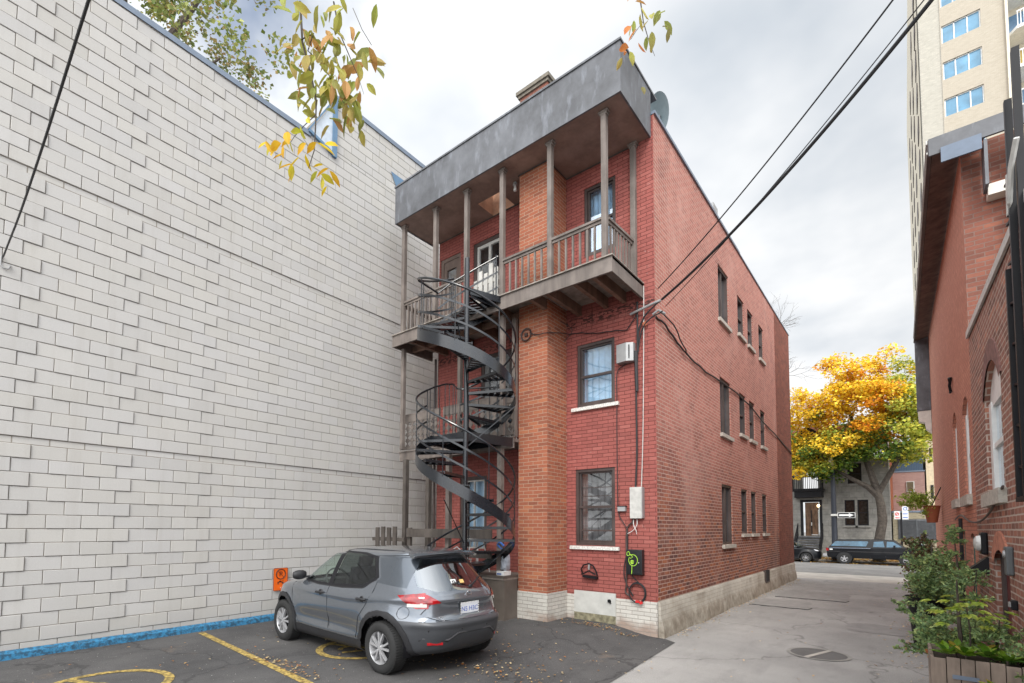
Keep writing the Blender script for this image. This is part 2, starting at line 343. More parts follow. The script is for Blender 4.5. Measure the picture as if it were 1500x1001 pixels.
# rendered stone foundation along the alley
g = G('parging'); vec, p = g.wallvec(); a = g.noise(4.5, 7, 0.65); b = g.noise(1.2, 4); rnd, fac = g.brick(vec, 0.23, 0.075, 0.006)
c = g.mix(g.ramp(a, [(0.3, 0.0), (0.7, 1.0)]), (0.20, 0.17, 0.135), (0.50, 0.46, 0.39)); c = g.mix(g.math('MULTIPLY', g.ramp(p.outputs[2], [(0.26, 0.0), (0.33, 1.0)]), 0.65), c, (0.52, 0.49, 0.43))
up = g.ramp(p.outputs[2], [(0.24, 0.0), (0.34, 1.0)]); c = g.mix(g.math('MULTIPLY', g.math('MULTIPLY', fac, up), 0.5), c, (0.25, 0.22, 0.18))
c = g.mix(g.math('MULTIPLY', g.ramp(b, [(0.45, 0.0), (0.65, 1.0)]), 0.4), c, (0.24, 0.19, 0.14))
g.set(col=c, rough=0.9, spec=0.2).bump(g.math('ADD', a, g.math('MULTIPLY', b, 1.5)), 0.9, 0.03); MT['parging'] = g.m
# concrete blocks: per-block tone attribute
g = G('white_block'); t = attr_col(g); a = g.noise(90, 2); b = g.noise(0.7, 5, stretch=(1, 1, 0.6))
c = g.mix(1.0, t, g.mix(a, (0.90, 0.90, 0.90), (1.08, 1.08, 1.08)), 'MULTIPLY'); c = g.mix(g.math('MULTIPLY', g.ramp(b, [(0.5, 0.0), (0.75, 1.0)]), 0.25), c, (0.40, 0.375, 0.335)); st2 = g.noise(1.0, 5, 0.65, stretch=(5, 5, 0.25)); c = g.mix(g.math('MULTIPLY', g.ramp(st2, [(0.52, 0.0), (0.72, 1.0)]), 0.16), c, (0.30, 0.27, 0.23)); pz_ = g.N.new('ShaderNodeSeparateXYZ'); g.link(g.co(), pz_.inputs[0]); c = g.mix(g.math('MULTIPLY', g.ramp(g.math('ADD', pz_.outputs[2], g.math('MULTIPLY', b, 0.8)), [(0.35, 1.0), (0.95, 0.0)]), 0.35), c, (0.27, 0.24, 0.20))
g.set(col=c, rough=0.9, spec=0.2).bump(a, 0.15, 0.002); MT['white_block'] = g.m
MT['mortar'] = plain('mortar', (0.25, 0.225, 0.195), 0.95)
MT['coping'] = plain('coping', (0.17, 0.21, 0.27), 0.4, 0.2, 0.08)
MT['blue_frame'] = plain('blue_frame', (0.10, 0.19, 0.30), 0.4)
def asphalt(name, base, light, specks=0.3, rough=0.9, crack=True, stain=None):
    g = G(name); a = g.noise(0.55, 6, 0.6); b = g.noise(140, 2, 0.7); c0 = g.noise(3.5, 5, 0.65, stretch=(1, 0.4, 1))
    c = g.mix(g.ramp(a, [(0.32, 0.0), (0.68, 1.0)]), base, light)
    c = g.mix(g.math('MULTIPLY', g.ramp(b, [(0.5, 0.0), (0.72, 1.0)]), specks), c, tuple(min(1, v*2.4+0.03) for v in light))
    c = g.mix(g.math('MULTIPLY', g.ramp(b, [(0.25, 1.0), (0.42, 0.0)]), 0.5), c, tuple(v*0.4 for v in base))
    c = g.mix(g.math('MULTIPLY', g.ramp(c0, [(0.5, 0.0), (0.7, 1.0)]), 0.3), c, tuple(v*0.6 for v in base))
    if crack:
        v = g.N.new('ShaderNodeTexVoronoi'); v.feature = 'DISTANCE_TO_EDGE'; v.inputs['Scale'].default_value = 0.33
        wn = g.N.new('ShaderNodeVectorMath'); wn.operation = 'ADD'; nn = g.N.new('ShaderNodeTexNoise'); nn.inputs['Scale'].default_value = 1.6; nn.inputs['Detail'].default_value = 6
        g.link(g.co(), nn.inputs['Vector']); g.link(g.co(), wn.inputs[0]); g.link(nn.outputs['Color'], wn.inputs[1]); g.link(wn.outputs[0], v.inputs['Vector'])
        c = g.mix(g.math('MULTIPLY', g.ramp(v.outputs['Distance'], [(0.003, 1.0), (0.008, 0.0)]), 0.45), c, tuple(v_*0.35 for v_ in base))
    if stain: c = stain(g, c)
    g.set(col=c, rough=rough, spec=0.25).bump(b, 0.5, 0.006); MT[name] = g.m
def st_lot(g, c):
    s_ = g.noise(1.3, 6, 0.7); return g.mix(g.math('MULTIPLY', g.ramp(s_, [(0.62, 0.0), (0.72, 1.0)]), 0.45), c, (0.21, 0.15, 0.105))
asphalt('lot_asphalt', (0.044, 0.043, 0.044), (0.098, 0.094, 0.092), 0.45, stain=st_lot)
asphalt('alley_asphalt', (0.225, 0.217, 0.208), (0.335, 0.323, 0.308), 0.45)
asphalt('street_asphalt', (0.15, 0.145, 0.14), (0.22, 0.21, 0.20), 0.2)
asphalt('patch_asphalt', (0.11, 0.105, 0.10), (0.15, 0.145, 0.14), 0.2, crack=False)
MT['concrete'] = plain('concrete', (0.40, 0.37, 0.33), 0.9, var=0.2, scale=2)
def linepaint(name, col):
    g = G(name); a = g.noise(18, 5, 0.7); c = g.mix(g.ramp(a, [(0.42, 1.0), (0.58, 0.0)]), col, tuple(v*0.30+0.02 for v in col)); g.set(col=c, rough=0.85, spec=0.2); MT[name] = g.m
linepaint('yellow_paint', (0.46, 0.33, 0.10)); linepaint('blue_paint', (0.045, 0.20, 0.36))
MT['stair_metal'] = plain('stair_metal', (0.012, 0.014, 0.018), 0.22, 0.0, 0.3, 30, spec=0.6)
MT['black_metal'] = plain('black_metal', (0.010, 0.010, 0.012), 0.5, spec=0.25)
MT['cable'] = plain('cable', (0.018, 0.018, 0.02), 0.6)
MT['grey_metal'] = plain('grey_metal', (0.34, 0.34, 0.34), 0.5, 0.3)
MT['light_box'] = plain('light_box', (0.50, 0.49, 0.46), 0.6, var=0.15, scale=14)
MT['white_paint'] = plain('white_paint', (0.72, 0.72, 0.70), 0.5)
MT['cream_metal'] = plain('cream_metal', (0.66, 0.63, 0.56), 0.5)
MT['concrete_sill'] = plain('concrete_sill', (0.42, 0.39, 0.34), 0.85, var=0.25, scale=20)
MT['sill_white'] = plain('sill_white', (0.62, 0.60, 0.56), 0.7, var=0.35, scale=30)
MT['dark_inside'] = plain('dark_inside', (0.02, 0.02, 0.022), 0.9)
MT['curtain'] = plain('curtain', (0.52, 0.74, 0.92), 0.9, var=0.25, scale=3)
MT['curtain_grey'] = plain('curtain_grey', (0.22, 0.205, 0.20), 0.9, var=0.5, scale=3)
MT['warm_inside'] = plain('warm_inside', (0.26, 0.15, 0.07), 0.9, var=0.3, scale=4)
MT['roofing'] = plain('roofing', (0.08, 0.08, 0.085), 0.9)
MT['terracotta'] = plain('terracotta', (0.36, 0.11, 0.05), 0.8)
MT['door_red'] = plain('door_red', (0.12, 0.018, 0.02), 0.5)
MT['bark'] = plain('bark', (0.07, 0.055, 0.043), 0.95, var=0.5, scale=9, bump=0.6)
MT['grey_bark'] = plain('grey_bark', (0.070, 0.057, 0.046), 0.95, var=0.45, scale=7, bump=0.6)
MT['soil'] = plain('soil', (0.035, 0.025, 0.018), 1.0, bump=0.5)
def glassmat(name, tint, base=0.12, rough=0.02):
    m_, N_, L_ = newmat(name); o = N_.new('ShaderNodeOutputMaterial'); t = N_.new('ShaderNodeBsdfTransparent'); t.inputs[0].default_value = (*tint, 1)
    gl = N_.new('ShaderNodeBsdfGlossy'); gl.inputs['Roughness'].default_value = rough; gl.inputs[0].default_value = (0.9, 0.95, 1, 1)
    lw = N_.new('ShaderNodeFresnel'); gn = N_.new('ShaderNodeNewGeometry'); io = N_.new('ShaderNodeMapRange'); io.inputs[3].default_value = 1.5; io.inputs[4].default_value = 1/1.5; L_.new(gn.outputs['Backfacing'], io.inputs[0]); L_.new(io.outputs[0], lw.inputs[0]); ad = N_.new('ShaderNodeMath'); ad.inputs[1].default_value = base; L_.new(lw.outputs[0], ad.inputs[0])
    nz = N_.new('ShaderNodeTexNoise'); nz.inputs['Scale'].default_value = 1.7; tcn = N_.new('ShaderNodeTexCoord'); L_.new(tcn.outputs['Object'], nz.inputs['Vector'])
    bp = N_.new('ShaderNodeBump'); bp.inputs['Strength'].default_value = 0.05; bp.inputs['Distance'].default_value = 0.05; L_.new(nz.outputs[0], bp.inputs['Height']); L_.new(bp.outputs[0], gl.inputs['Normal'])
    mx_ = N_.new('ShaderNodeMixShader'); L_.new(ad.outputs[0], mx_.inputs[0]); L_.new(t.outputs[0], mx_.inputs[1]); L_.new(gl.outputs[0], mx_.inputs[2]); L_.new(mx_.outputs[0], o.inputs[0])
    MT[name] = m_; return m_
glassmat('glass', (0.88, 0.92, 0.95), 0.22); glassmat('car_glass', (0.16, 0.19, 0.18), 0.02, 0.01); glassmat('car_front_glass', (0.80, 0.90, 0.84), 0.02, 0.01); glassmat('car_hatch_glass', (0.20, 0.22, 0.21), 0.22, 0.01)
# ================================================================== GROUND
def ss(a, b, x):
    t = min(1, max(0, (x-a)/(b-a))); return t*t*(3-2*t)
def gz(x, y):
    z = 0.13*ss(5.6, 7.4, y)*ss(-3.25, -4.2, x)*(1-ss(9, 12, y))
    if y > 22: z -= 0.0245*(min(y, 42.5)-22)
    return z
def sheet(name, mat, inside, x0, x1, y0, y1, st, lift):
    nx, ny = max(1, round((x1-x0)/st)), max(1, round((y1-y0)/st)); mb = MB()
    for j in range(ny+1):
        for i in range(nx+1):
            x, y = x0+(x1-x0)*i/nx, y0+(y1-y0)*j/ny; x, y = inside(x, y) if inside else (x, y); mb.v.append((x, y, gz(x, y)+lift))
    for j in range(ny):
        for i in range(nx):
            a = j*(nx+1)+i; mb.f.append((a, a+1, a+nx+2, a+nx+1)); mb.mi.append(0); mb.sm.append(True)
    return struct(mb.build(name, mat, recalc=False))
sheet('ground', MT['street_asphalt'], None, -300, 300, -60, 540, 12, -0.75)
sheet('alley', MT['alley_asphalt'], None, -9.9, 1.6, -8, 22.0, 0.35, 0.0)
def lot_edge(x, y):      # straight edge of the darker parking-lot paving
    e = -2.60-0.058*(y-3.5) if y < 8.35 else -3.2
    return (min(x, e) if x > -3.9 else x, y)
sheet('parking_lot', MT['lot_asphalt'], lot_edge, -9.75, -2.4, -4, 8.36, 0.24, 0.006)
sheet('sidewalk', MT['concrete'], None, -30, 30, 22.0, 26.5, 0.75, -0.004)
sheet('street', MT['street_asphalt'], None, -60, 60, 26.5, 42.35, 1.6, 0.0)
mb = MB(); mb.box(-60, 42.35, -0.7, 60, 46.6, -0.5+0.13); struct(mb.build('far_sidewalk', MT['concrete']))
mb = MB()                # old trench repairs across the alley
for (xa, xb, ya, yb) in ((-2.95, -1.8, 13.4, 14.9), (-2.75, -1.2, 15.4, 17.3), (-0.9, 0.4, 11.2, 12.2)):
    n = 14; pts = []
    for k in range(4*n):
        q = 2*pi*k/(4*n); cx, cy = cos(q), sin(q); sx = abs(cx)**0.35*(1 if cx > 0 else -1); sy = abs(cy)**0.35*(1 if cy > 0 else -1)
        pts.append(((xa+xb)/2+sx*(xb-xa)/2+random.uniform(-.03, .03), (ya+yb)/2+sy*(yb-ya)/2+random.uniform(-.03, .03)))
    mb.add([(x, y, gz(x, y)+0.006) for x, y in pts], [tuple(range(len(pts)))])
struct(mb.build('asphalt_patch', plain('patch', (0.255, 0.245, 0.235), 0.9, var=0.15, scale=5, bump=0.4)))
mb = MB()
for (xa, xb, y) in ((-2.95, -1.75, 13.42), (-2.75, -1.2, 15.42)):
    mb.tube([(xa+(xb-xa)*k/12, y+0.03*random.uniform(-1, 1), 0.006) for k in range(13)]+[(xb+.05, y+.25, 0.006)], 0.009, 5)
struct(mb.build('asphalt_seam', MT['black_metal']))
# painted lines on the lot
def ribbon(mb, pts, wd, z=0.012, mi=0):
    vs = []; n = len(pts)
    for i, (x, y) in enumerate(pts):
        a, b = pts[max(i-1, 0)], pts[min(i+1, n-1)]; dx, dy = b[0]-a[0], b[1]-a[1]; l = hypot(dx, dy); nx, ny = -dy/l*wd/2, dx/l*wd/2
        vs += [(x+nx, y+ny, gz(x, y)+z), (x-nx, y-ny, gz(x, y)+z)]
    mb.add(vs, [(2*i, 2*i+1, 2*i+3, 2*i+2) for i in range(n-1)], mi)
mb = MB(); ribbon(mb, [(-9.15+(3.9*k/20), 3.44-0.27*k/20) for k in range(21)], 0.105); struct(mb.build('parking_line', MT['yellow_paint']))
def no_parking_ring(cx, cy, r, a0):
    mb = MB(); ribbon(mb, [(cx+r*cos(2*pi*k/48), cy+r*sin(2*pi*k/48)) for k in range(49)], 0.10)
    ribbon(mb, [(cx-r*cos(a0)*.95, cy-r*sin(a0)*.95), (cx+r*cos(a0)*.95, cy+r*sin(a0)*.95)], 0.09, 0.0125)
    ca, sa = cos(a0-pi/4), sin(a0-pi/4)
    def T(u, v): return (cx+u*ca-v*sa, cy+u*sa+v*ca)
    ribbon(mb, [T(-.18*r/.6, -.32*r/.6), T(-.18*r/.6, .32*r/.6)], .08, 0.013)
    ribbon(mb, [T(-.18*r/.6+(.16+.16*sin(q))*r/.6*1.0, .32*r/.6-.17*(1-cos(q))*r/.6) for q in [pi*k/10 for k in range(11)]], .07, 0.0135)
    return struct(mb.build('painted_symbol', MT['yellow_paint']))
no_parking_ring(-6.28, 4.62, 0.62, radians(200)); no_parking_ring(-6.95, 1.62, 0.62, radians(200))
# blue strip painted at the foot of the block wall
WX = lambda y: -9.4-0.03108*(y-3)
mb = MB(); n = 60
for k in range(n):
    y0 = -2+10.0*k/n; y1 = -2+10.0*(k+1)/n
    j0 = 0.05+0.012*sin(k*1.7); 
    mb.add([(WX(y0)+0.02, y0, 0.12), (WX(y1)+0.02, y1, 0.12), (WX(y1)+0.10+j0*.3, y1, 0.085), (WX(y0)+0.10+j0*.3, y0, 0.085), (WX(y0)+0.11+j0*.3, y0, 0.0), (WX(y1)+0.11+j0*.3, y1, 0.0)],
           [(0, 1, 2, 3), (3, 2, 5, 4)])
struct(mb.build('kerb_strip', MT['blue_paint']))

# manhole
mh = thing('manhole_cover', 'round concrete filled access cover with a pale stripe, set in the alley asphalt', 'manhole cover', (-1.03, 8.80, 0))
def disc(r, z, c, n=40): return [(c[0]+r*cos(2*pi*k/n), c[1]+r*sin(2*pi*k/n), z) for k in range(n)]
mb = MB(); n = 40; a, b = disc(0.40, 0.009, (-1.03, 8.80)), disc(0.35, 0.009, (-1.03, 8.80)); mb.add(a+b, [(k, (k+1) % n, n+(k+1) % n, n+k) for k in range(n)])
mb.build('rim', plain('rim', (0.26, 0.25, 0.23), 0.8), mh)
mb = MB(); mb.add(disc(0.35, 0.007, (-1.03, 8.80)), [tuple(range(n))]); lid = mb.build('lid', MT['patch_asphalt'], mh)
mb = MB(); mb.obox((-1.03, 8.80, 0.010), (0.03, -0.01, 0), (0.11, 0.33, 0), (0, 0, 0.002)); mb.build('stripe', MT['concrete'], mh)

# ================================================================== WHITE BLOCK BUILDING (left)
wb = thing('block_building', 'pale concrete block building with blank wall and blue coping beside the parking lot', 'building', (-14, 4, 0))
mb = MB(); tones = []
zr = []                                        # rows
z = 2.93
while z > -0.2: zr.append((z-0.1953, z)); z -= 0.1953
zr.append((2.93, 3.03)); h = (6.76-3.03)/19
for k in range(19): zr.append((3.03+h*k, 3.03+h*(k+1)))
zr.append((6.76, 6.86)); h = 3.22/16
for k in range(16): zr.append((6.86+h*k, 6.86+h*(k+1)))
zr.append((10.08, 10.17))
zr2 = [(10.17+0.2*k*0.985, 10.17+0.2*(k+1)*0.985) for k in range(6)]+[(11.352, 11.42)]
zr.sort()
def blk(y0, y1, z0, z1, p):
    g_ = 0.0045; y0 += g_; y1 -= g_; z0 += g_; z1 -= g_; q = 0.004
    X = lambda y, d: WX(y)+d
    b = 0.009+p
    vs = [(X(y0, -0.03), y0, z0), (X(y1, -0.03), y1, z0), (X(y1, -0.03), y1, z1), (X(y0, -0.03), y0, z1),
          (X(y0, b-q), y0, z0), (X(y1, b-q), y1, z0), (X(y1, b-q), y1, z1), (X(y0, b-q), y0, z1),
          (X(y0, b), y0+q, z0+q), (X(y1, b), y1-q, z0+q), (X(y1, b), y1-q, z1-q), (X(y0, b), y0+q, z1-q)]
    mb.add(vs, [(0, 1, 5, 4), (1, 2, 6, 5), (2, 3, 7, 6), (3, 0, 4, 7), (4, 5, 9, 8), (5, 6, 10, 9), (6, 7, 11, 10), (7, 4, 8, 11), (8, 9, 10, 11)])
    t = 0.495+random.gauss(0, 0.012); tn = random.uniform(-1, 1)*0.008; tones.extend([(t+tn*.3, t*0.97, t*0.925-tn, 1)]*12)
for r, (z0, z1) in enumerate(zr+zr2):
    top = z0 >= 10.169; off = 0.2 if r % 2 else 0.0
    for c in range(-9, 34):
        y0 = c*0.4+off; y1 = y0+0.4
        if top:
            if y1 <= 5.98: continue
            y0 = max(y0, 5.98)
        if y0 > 12.4: continue
        p = 0.0
        wave = (y0 < 5.6 and y0 > -3)
        if wave and 0.15 < z0 and not (2.9 < z0 < 3.05) and not (6.7 < z0 < 6.9) and z0 < 9.9:
            k = (c+100)
            if r % 2 == 0: p = (0.016, -0.003, 0.005)[k % 3]
            else: p = (0.002, 0.009, 0.014)[k % 3]
            p *= min(1.0, max(0.2, (5.8-y0)/3.2))
        if 2.92 < z0 < 3.0 or 6.75 < z0 < 6.85 : p = -0.008
        if 3.02 < z0 < 3.1 or 6.855 < z0 < 6.9: p = 0.012
        blk(y0, y1, z0, z1, p)
mb.col = tones
mb.build('wall_blocks', MT['white_block'], wb, recalc=False)
mb = MB()
def slab(y0, y1, z0, z1, d=0.0): 
    mb.add([(WX(y0)+d, y0, z0), (WX(y1)+d, y1, z0), (WX(y1)+d, y1, z1), (WX(y0)+d, y0, z1), (-24, y0, z0), (-24, y1, z0), (-24, y1, z1), (-24, y0, z1)],
           [(0, 1, 2, 3), (4, 7, 6, 5), (0, 4, 5, 1), (1, 5, 6, 2), (2, 6, 7, 3), (3, 7, 4, 0)])
slab(-3.6, 12.6, -0.5, 10.17); slab(5.99, 12.6, 10.171, 11.41); mb.build('wall_core', MT['mortar'], wb)
mb = MB()
def cop(y0, y1, z):
    for d0, d1, za, zb in ((-0.30, 0.035, z, z+0.02), (0.018, 0.036, z-0.085, z)):
        mb.add([(WX(y0)+d0, y0, za), (WX(y1)+d0, y1, za), (WX(y1)+d1, y1, za), (WX(y0)+d1, y0, za), (WX(y0)+d0, y0, zb), (WX(y1)+d0, y1, zb), (WX(y1)+d1, y1, zb), (WX(y0)+d1, y0, zb)],
               [(0, 1, 2, 3), (4, 7, 6, 5), (0, 4, 5, 1), (1, 5, 6, 2), (2, 6, 7, 3), (3, 7, 4, 0)])
cop(-3.6, 5.35, 10.18); cop(5.97, 12.6, 11.43); mb.build('coping', MT['coping'], wb)
# glazed corner above the step, triangular from the side
wn = MB(); A = (5.33, 10.19); B = (5.95, 11.30); C_ = (5.95, 10.02)
def W3(p, d=0.03): return (WX(p[0])+d, p[0], p[1])
wn.bar(W3((5.93, 11.42)), W3((5.93, 9.98)), 0.10, 0.07, up=(1, 0, 0)); wn.bar(W3((5.95, 10.02)), W3((5.30, 10.20)), 0.06, 0.07, up=(1, 0, 0)); wn.bar(W3((5.30, 10.22)), W3((5.90, 11.30)), 0.03, 0.05, up=(1, 0, 0))
wf = wn.build('corner_window', MT['blue_frame'], wb)
wn = MB(); wn.add([W3((5.33, 10.22), 0.02), W3((5.92, 10.08), 0.02), W3((5.92, 11.26), 0.02)], [(0, 1, 2)]); wn.build('pane', plain('pale_glass', (0.50, 0.56, 0.62), 0.12), wf)
wn = MB(); wn.add([W3((7.55, 10.62), 0.03), W3((8.4, 10.62), 0.03), W3((7.85, 10.13), 0.03)], [(0, 1, 2)]); wf2 = wn.build('vent_window', MT['blue_frame'], wb)

# ================================================================== RED BRICK BUILDING
X0, Y0, XL, YB = -3.197, 8.288, -8.51, 21.5
rb = thing('brick_building', 'three storey red painted brick building with rear balconies and grey metal roof edge', 'building', (-5.85, 15, 0))
# openings: rear wall (x0,x1,z0,z1), side wall (y0,y1,z0,z1)
REAR = [(-4.76, -3.96, 1.50, 2.92, 'lower'), (-4.72, -3.95, 4.10, 5.30, 'upper'), (-4.56, -3.91, 6.98, 8.34, 'top')]
DOORS = [(-7.40, -6.50, 6.12, 8.29, 'french'), (-8.46, -7.80, 6.12, 8.27, 'warm'), (-7.15, -6.28, 3.52, 5.62, 'grey'), (-7.75, -6.95, 1.35, 2.95, 'porch')]
ys_ = [(12.18, 13.09), (13.95, 14.62), (15.02, 15.66), (16.40, 17.05)]
SIDE = []
for i, (a, b) in enumerate(ys_):
    SIDE += [(a, b, 1.46 if i == 0 else 1.70, 2.85), (a, b, 4.03 if i == 0 else 4.28, 5.36), (a, b, 6.74 if i == 0 else 6.92, 8.06 if i == 0 else 7.95)]
mb = MB()
wall_grid(mb, (0, Y0, 0), (1, 0, 0), (0, 0, 1), (0, -1, 0), (XL, X0), (0.585, 9.1), [q[:4] for q in REAR+DOORS], 0.13)
mb.quad((XL, Y0, 0.585), (XL, YB, 0.585), (XL, YB, 9.1), (XL, Y0, 9.1)); mb.quad((XL, YB, -.6), (X0, YB, -.6), (X0, YB, 9.1), (XL, YB, 9.1))
mb.build('rear_wall', MT['red_painted'], rb, recalc=False)
mb = MB(); wall_grid(mb, (X0, 0, 0), (0, 1, 0), (0, 0, 1), (1, 0, 0), (Y0, 18.84), (0.585, 9.13), SIDE, 0.12); mb.build('side_wall', MT['side_brick'], rb, recalc=False)
mb = MB(); mb.box(X0-0.4, 18.84, 0.56, X0+0.012, YB, 9.13); mb.build('corner_pier', MT['seam_brick'], rb)
mb = MB(); mb.box(XL, Y0+0.4, 9.0, X0-0.02, YB-.2, 9.05); mb.build('roof', MT['roofing'], rb)
mb = MB(); mb.box(X0-0.28, 8.30, 9.13, X0+0.035, 14.2, 9.185); mb.box(X0-0.28, 14.2, 9.13, X0+0.03, YB+0.03, 9.165)
mb.box(XL-0.02, YB-.3, 9.13, X0-.28, YB+0.03, 9.165); mb.build('parapet_cap', MT['coping'], rb)
mb = MB(); mb.box(X0-0.2, 12.0, 9.185, X0-0.02, 12.35, 9.45, 0); mb.build('roof_vent', MT['grey_metal'], rb)
# foundation: rear painted brick, side parging (bulging)
mb = MB(); mb.box(XL, Y0-0.012, -0.1, X0, Y0+0.3, 0.585); mb.build('rear_foundation', MT['white_foundation_brick'], rb)
mb = MB(); n = 50
hole = (16.25, 16.72)
for k in range(n):
    ya, yb = Y0-0.012+(YB-Y0)*k/n, Y0-0.012+(YB-Y0)*(k+1)/n
    def prof(y):
        b = 0.02*sin(y*1.9)+0.015*sin(y*4.3+1)
        return [(X0+0.012, 0.605), (X0+0.045+b*.4, 0.56), (X0+0.05+b*.5, 0.34), (X0+0.075+b, 0.27), (X0+0.10+b, 0.12), (X0+0.11+b, -0.15)]
    A, B = prof(ya), prof(yb)
    vs = [(x, ya, z) for x, z in A]+[(x, yb, z) for x, z in B]; mb.add(vs, [(i, i+1, 7+i, 6+i) for i in range(5)], 0, True)
mb.add([(x, Y0-0.012, z) for x, z in [(X0-.01, 0.6)]+[(X0+0.012, 0.605), (X0+0.045, 0.56), (X0+0.05, 0.34), (X0+0.075, 0.27), (X0+0.10, 0.12), (X0+0.11, -0.15), (X0-.01, -.15)]], [tuple(range(8))])
mb.build('side_foundation', MT['parging'], rb, recalc=False)
mb = MB(); mb.box(X0+0.02, 16.25, 0.30, X0+0.075, 16.72, 0.62); cw = mb.build('basement_window', MT['dark_inside'], rb)
mb = MB(); mb.box(X0+0.02, 16.21, 0.27, X0+0.09, 16.76, 0.30); mb.box(X0+0.02, 16.21, 0.30, X0+0.085, 16.25, 0.62); mb.box(X0+0.02, 16.72, 0.30, X0+0.085, 16.76, 0.62); mb.build('frame', MT['frame_wood'], cw)
# sash windows
def sash_rear(x0, x1, z0, z1, kind):
    Y = Y0+0.03; mb = MB(); f = 0.055
    for a in ((x0, x0+f, z0, z1), (x1-f, x1, z0, z1), (x0+f, x1-f, z1-f, z1), (x0+f, x1-f, z0, z0+f)): mb.box(a[0], Y-.01, a[2], a[1], Y+.09, a[3])
    zm = (z0+z1)/2-0.02*(kind != 'lower'); i0, i1 = x0+f, x1-f
    mb.box(i0, Y+.012, zm-.022, i1, Y+.07, zm+.022)                        # meeting rail
    for (a, b, c, d) in ((i0, i0+.035, z0+f, z1-f), (i1-.035, i1, z0+f, z1-f)): mb.box(a, Y+.025, c, b, Y+.075, d)
    mb.box(i0+.035, Y+.025, z1-f-.03, i1-.035, Y+.075, z1-f); mb.box(i0+.035, Y+.02, z0+f, i1-.035, Y+.07, z0+f+.04)
    if kind == 'lower':
        for zz in (z0+f+.22, z1-f-.30, z1-f-.46): mb.box(i0+.035, Y+.03, zz, i1-.035, Y+.045, zz+.012)
        mb.box(i0+.035, Y+.028, z0+f+.205, i1-.035, Y+.06, z0+f+.235)
    fr = mb.build('window', MT['frame_wood'], rb)
    mb = MB(); mb.quad((i0, Y+.055, z0+f), (i1, Y+.055, z0+f), (i1, Y+.055, z1-f), (i0, Y+.055, z1-f)); mb.build('pane', MT['glass'], fr)
    mb = MB(); cur = []
    n_ = 26
    for k in range(n_+1):
        x = i0+(i1-i0)*k/n_; cur += [(x, Y+.16+.02*sin(k*1.3), z0), (x, Y+.16+.02*sin(k*1.3), z1)]
    mb.add(cur, [(2*k, 2*k+2, 2*k+3, 2*k+1) for k in range(n_)], 0, True); mb.build('curtain', MT['curtain'] if kind != 'lower' else MT['curtain_grey'], fr)
    if kind != 'top':
        mb = MB(); mb.box(x0-.10, Y0-.055, z0-.075, x1+.085, Y0+.028, z0-.012); mb.build('sill', MT['sill_white'], fr)
for q in REAR: sash_rear(*q)
def door_rear(x0, x1, z0, z1, kind):
    Y = Y0+0.04; mb = MB(); f = 0.085
    mb.box(x0, Y-.02, z0, x0+f, Y+.09, z1); mb.box(x1-f, Y-.02, z0, x1, Y+.09, z1); mb.box(x0+f, Y-.02, z1-f, x1-f, Y+.09, z1)
    i0, i1 = x0+f, x1-f
    if kind == 'french':
        for a in (i0, (i0+i1)/2-.03, i1-.06): mb.box(a, Y, z0, a+.06, Y+.05, z1-f, 1)
        for zz in (z0, z1-f-.07, z0+.6): mb.box(i0+.06, Y+.002, zz, i1-.06, Y+.048, zz+.07, 1)
        mt = [MT['frame_wood'], MT['light_box']]
    elif kind == 'warm':
        mb.box(i0, Y, z0, i0+.09, Y+.05, z1-f); mb.box(i1-.09, Y, z0, i1, Y+.05, z1-f); mb.box(i0+.09, Y, z0, i1-.09, Y+.05, z0+.9); mb.box(i0+.09, Y, z1-f-.2, i1-.09, Y+.05, z1-f)
        mt = [wood('door_brown', (0.16, 0.115, 0.095), .8), MT['frame_wood']]
    elif kind == 'grey':
        mb.box(i0, Y, z0, i1, Y+.05, z0+.85, 1); mb.box(i0, Y, z0+.85, i0+.12, Y+.05, z1-f, 1); mb.box(i1-.12, Y, z0+.85, i1, Y+.05, z1-f, 1); mb.box(i0+.12, Y, z1-f-.15, i1-.12, Y+.05, z1-f, 1)
        mt = [MT['frame_wood'], plain('grey_door', (0.17, 0.175, 0.175), .5)]
    else:
        for a in (i0, (i0+i1)/2-.015, i1-.03): mb.box(a, Y, z0, a+.03, Y+.04, z1-f, 1)
        for k in range(5): mb.box(i0+.03, Y+.003, z0+k*(z1-z0-f-.03)/4, i1-.03, Y+.037, z0+k*(z1-z0-f-.03)/4+.03, 1)
        mt = [MT['frame_wood'], MT['light_box']]
    d = mb.build('door' if kind != 'porch' else 'porch_window', mt, rb)
    mb = MB(); mb.quad((i0, Y+.03, z0), (i1, Y+.03, z0), (i1, Y+.03, z1-f), (i0, Y+.03, z1-f)); mb.build('pane', MT['glass'], d)
    mb = MB(); mb.quad((i0, Y+.2, z0), (i1, Y+.2, z0), (i1, Y+.2, z1), (i0, Y+.2, z1)); mb.build('curtain', {'warm': MT['warm_inside'], 'porch': MT['curtain']}.get(kind, MT['dark_inside']), d)
    if kind in ('warm', 'grey', 'french'):
        mb = MB(); mb.lathe([(0.0, -.07), (.03, -.06), (.03, -.03), (.012, -.02), (.012, 0)], (i1-.06, Y, z0+.95), 10, 'y'); mb.build('handle', MT['grey_metal'], d)
for q in DOORS: door_rear(*q)
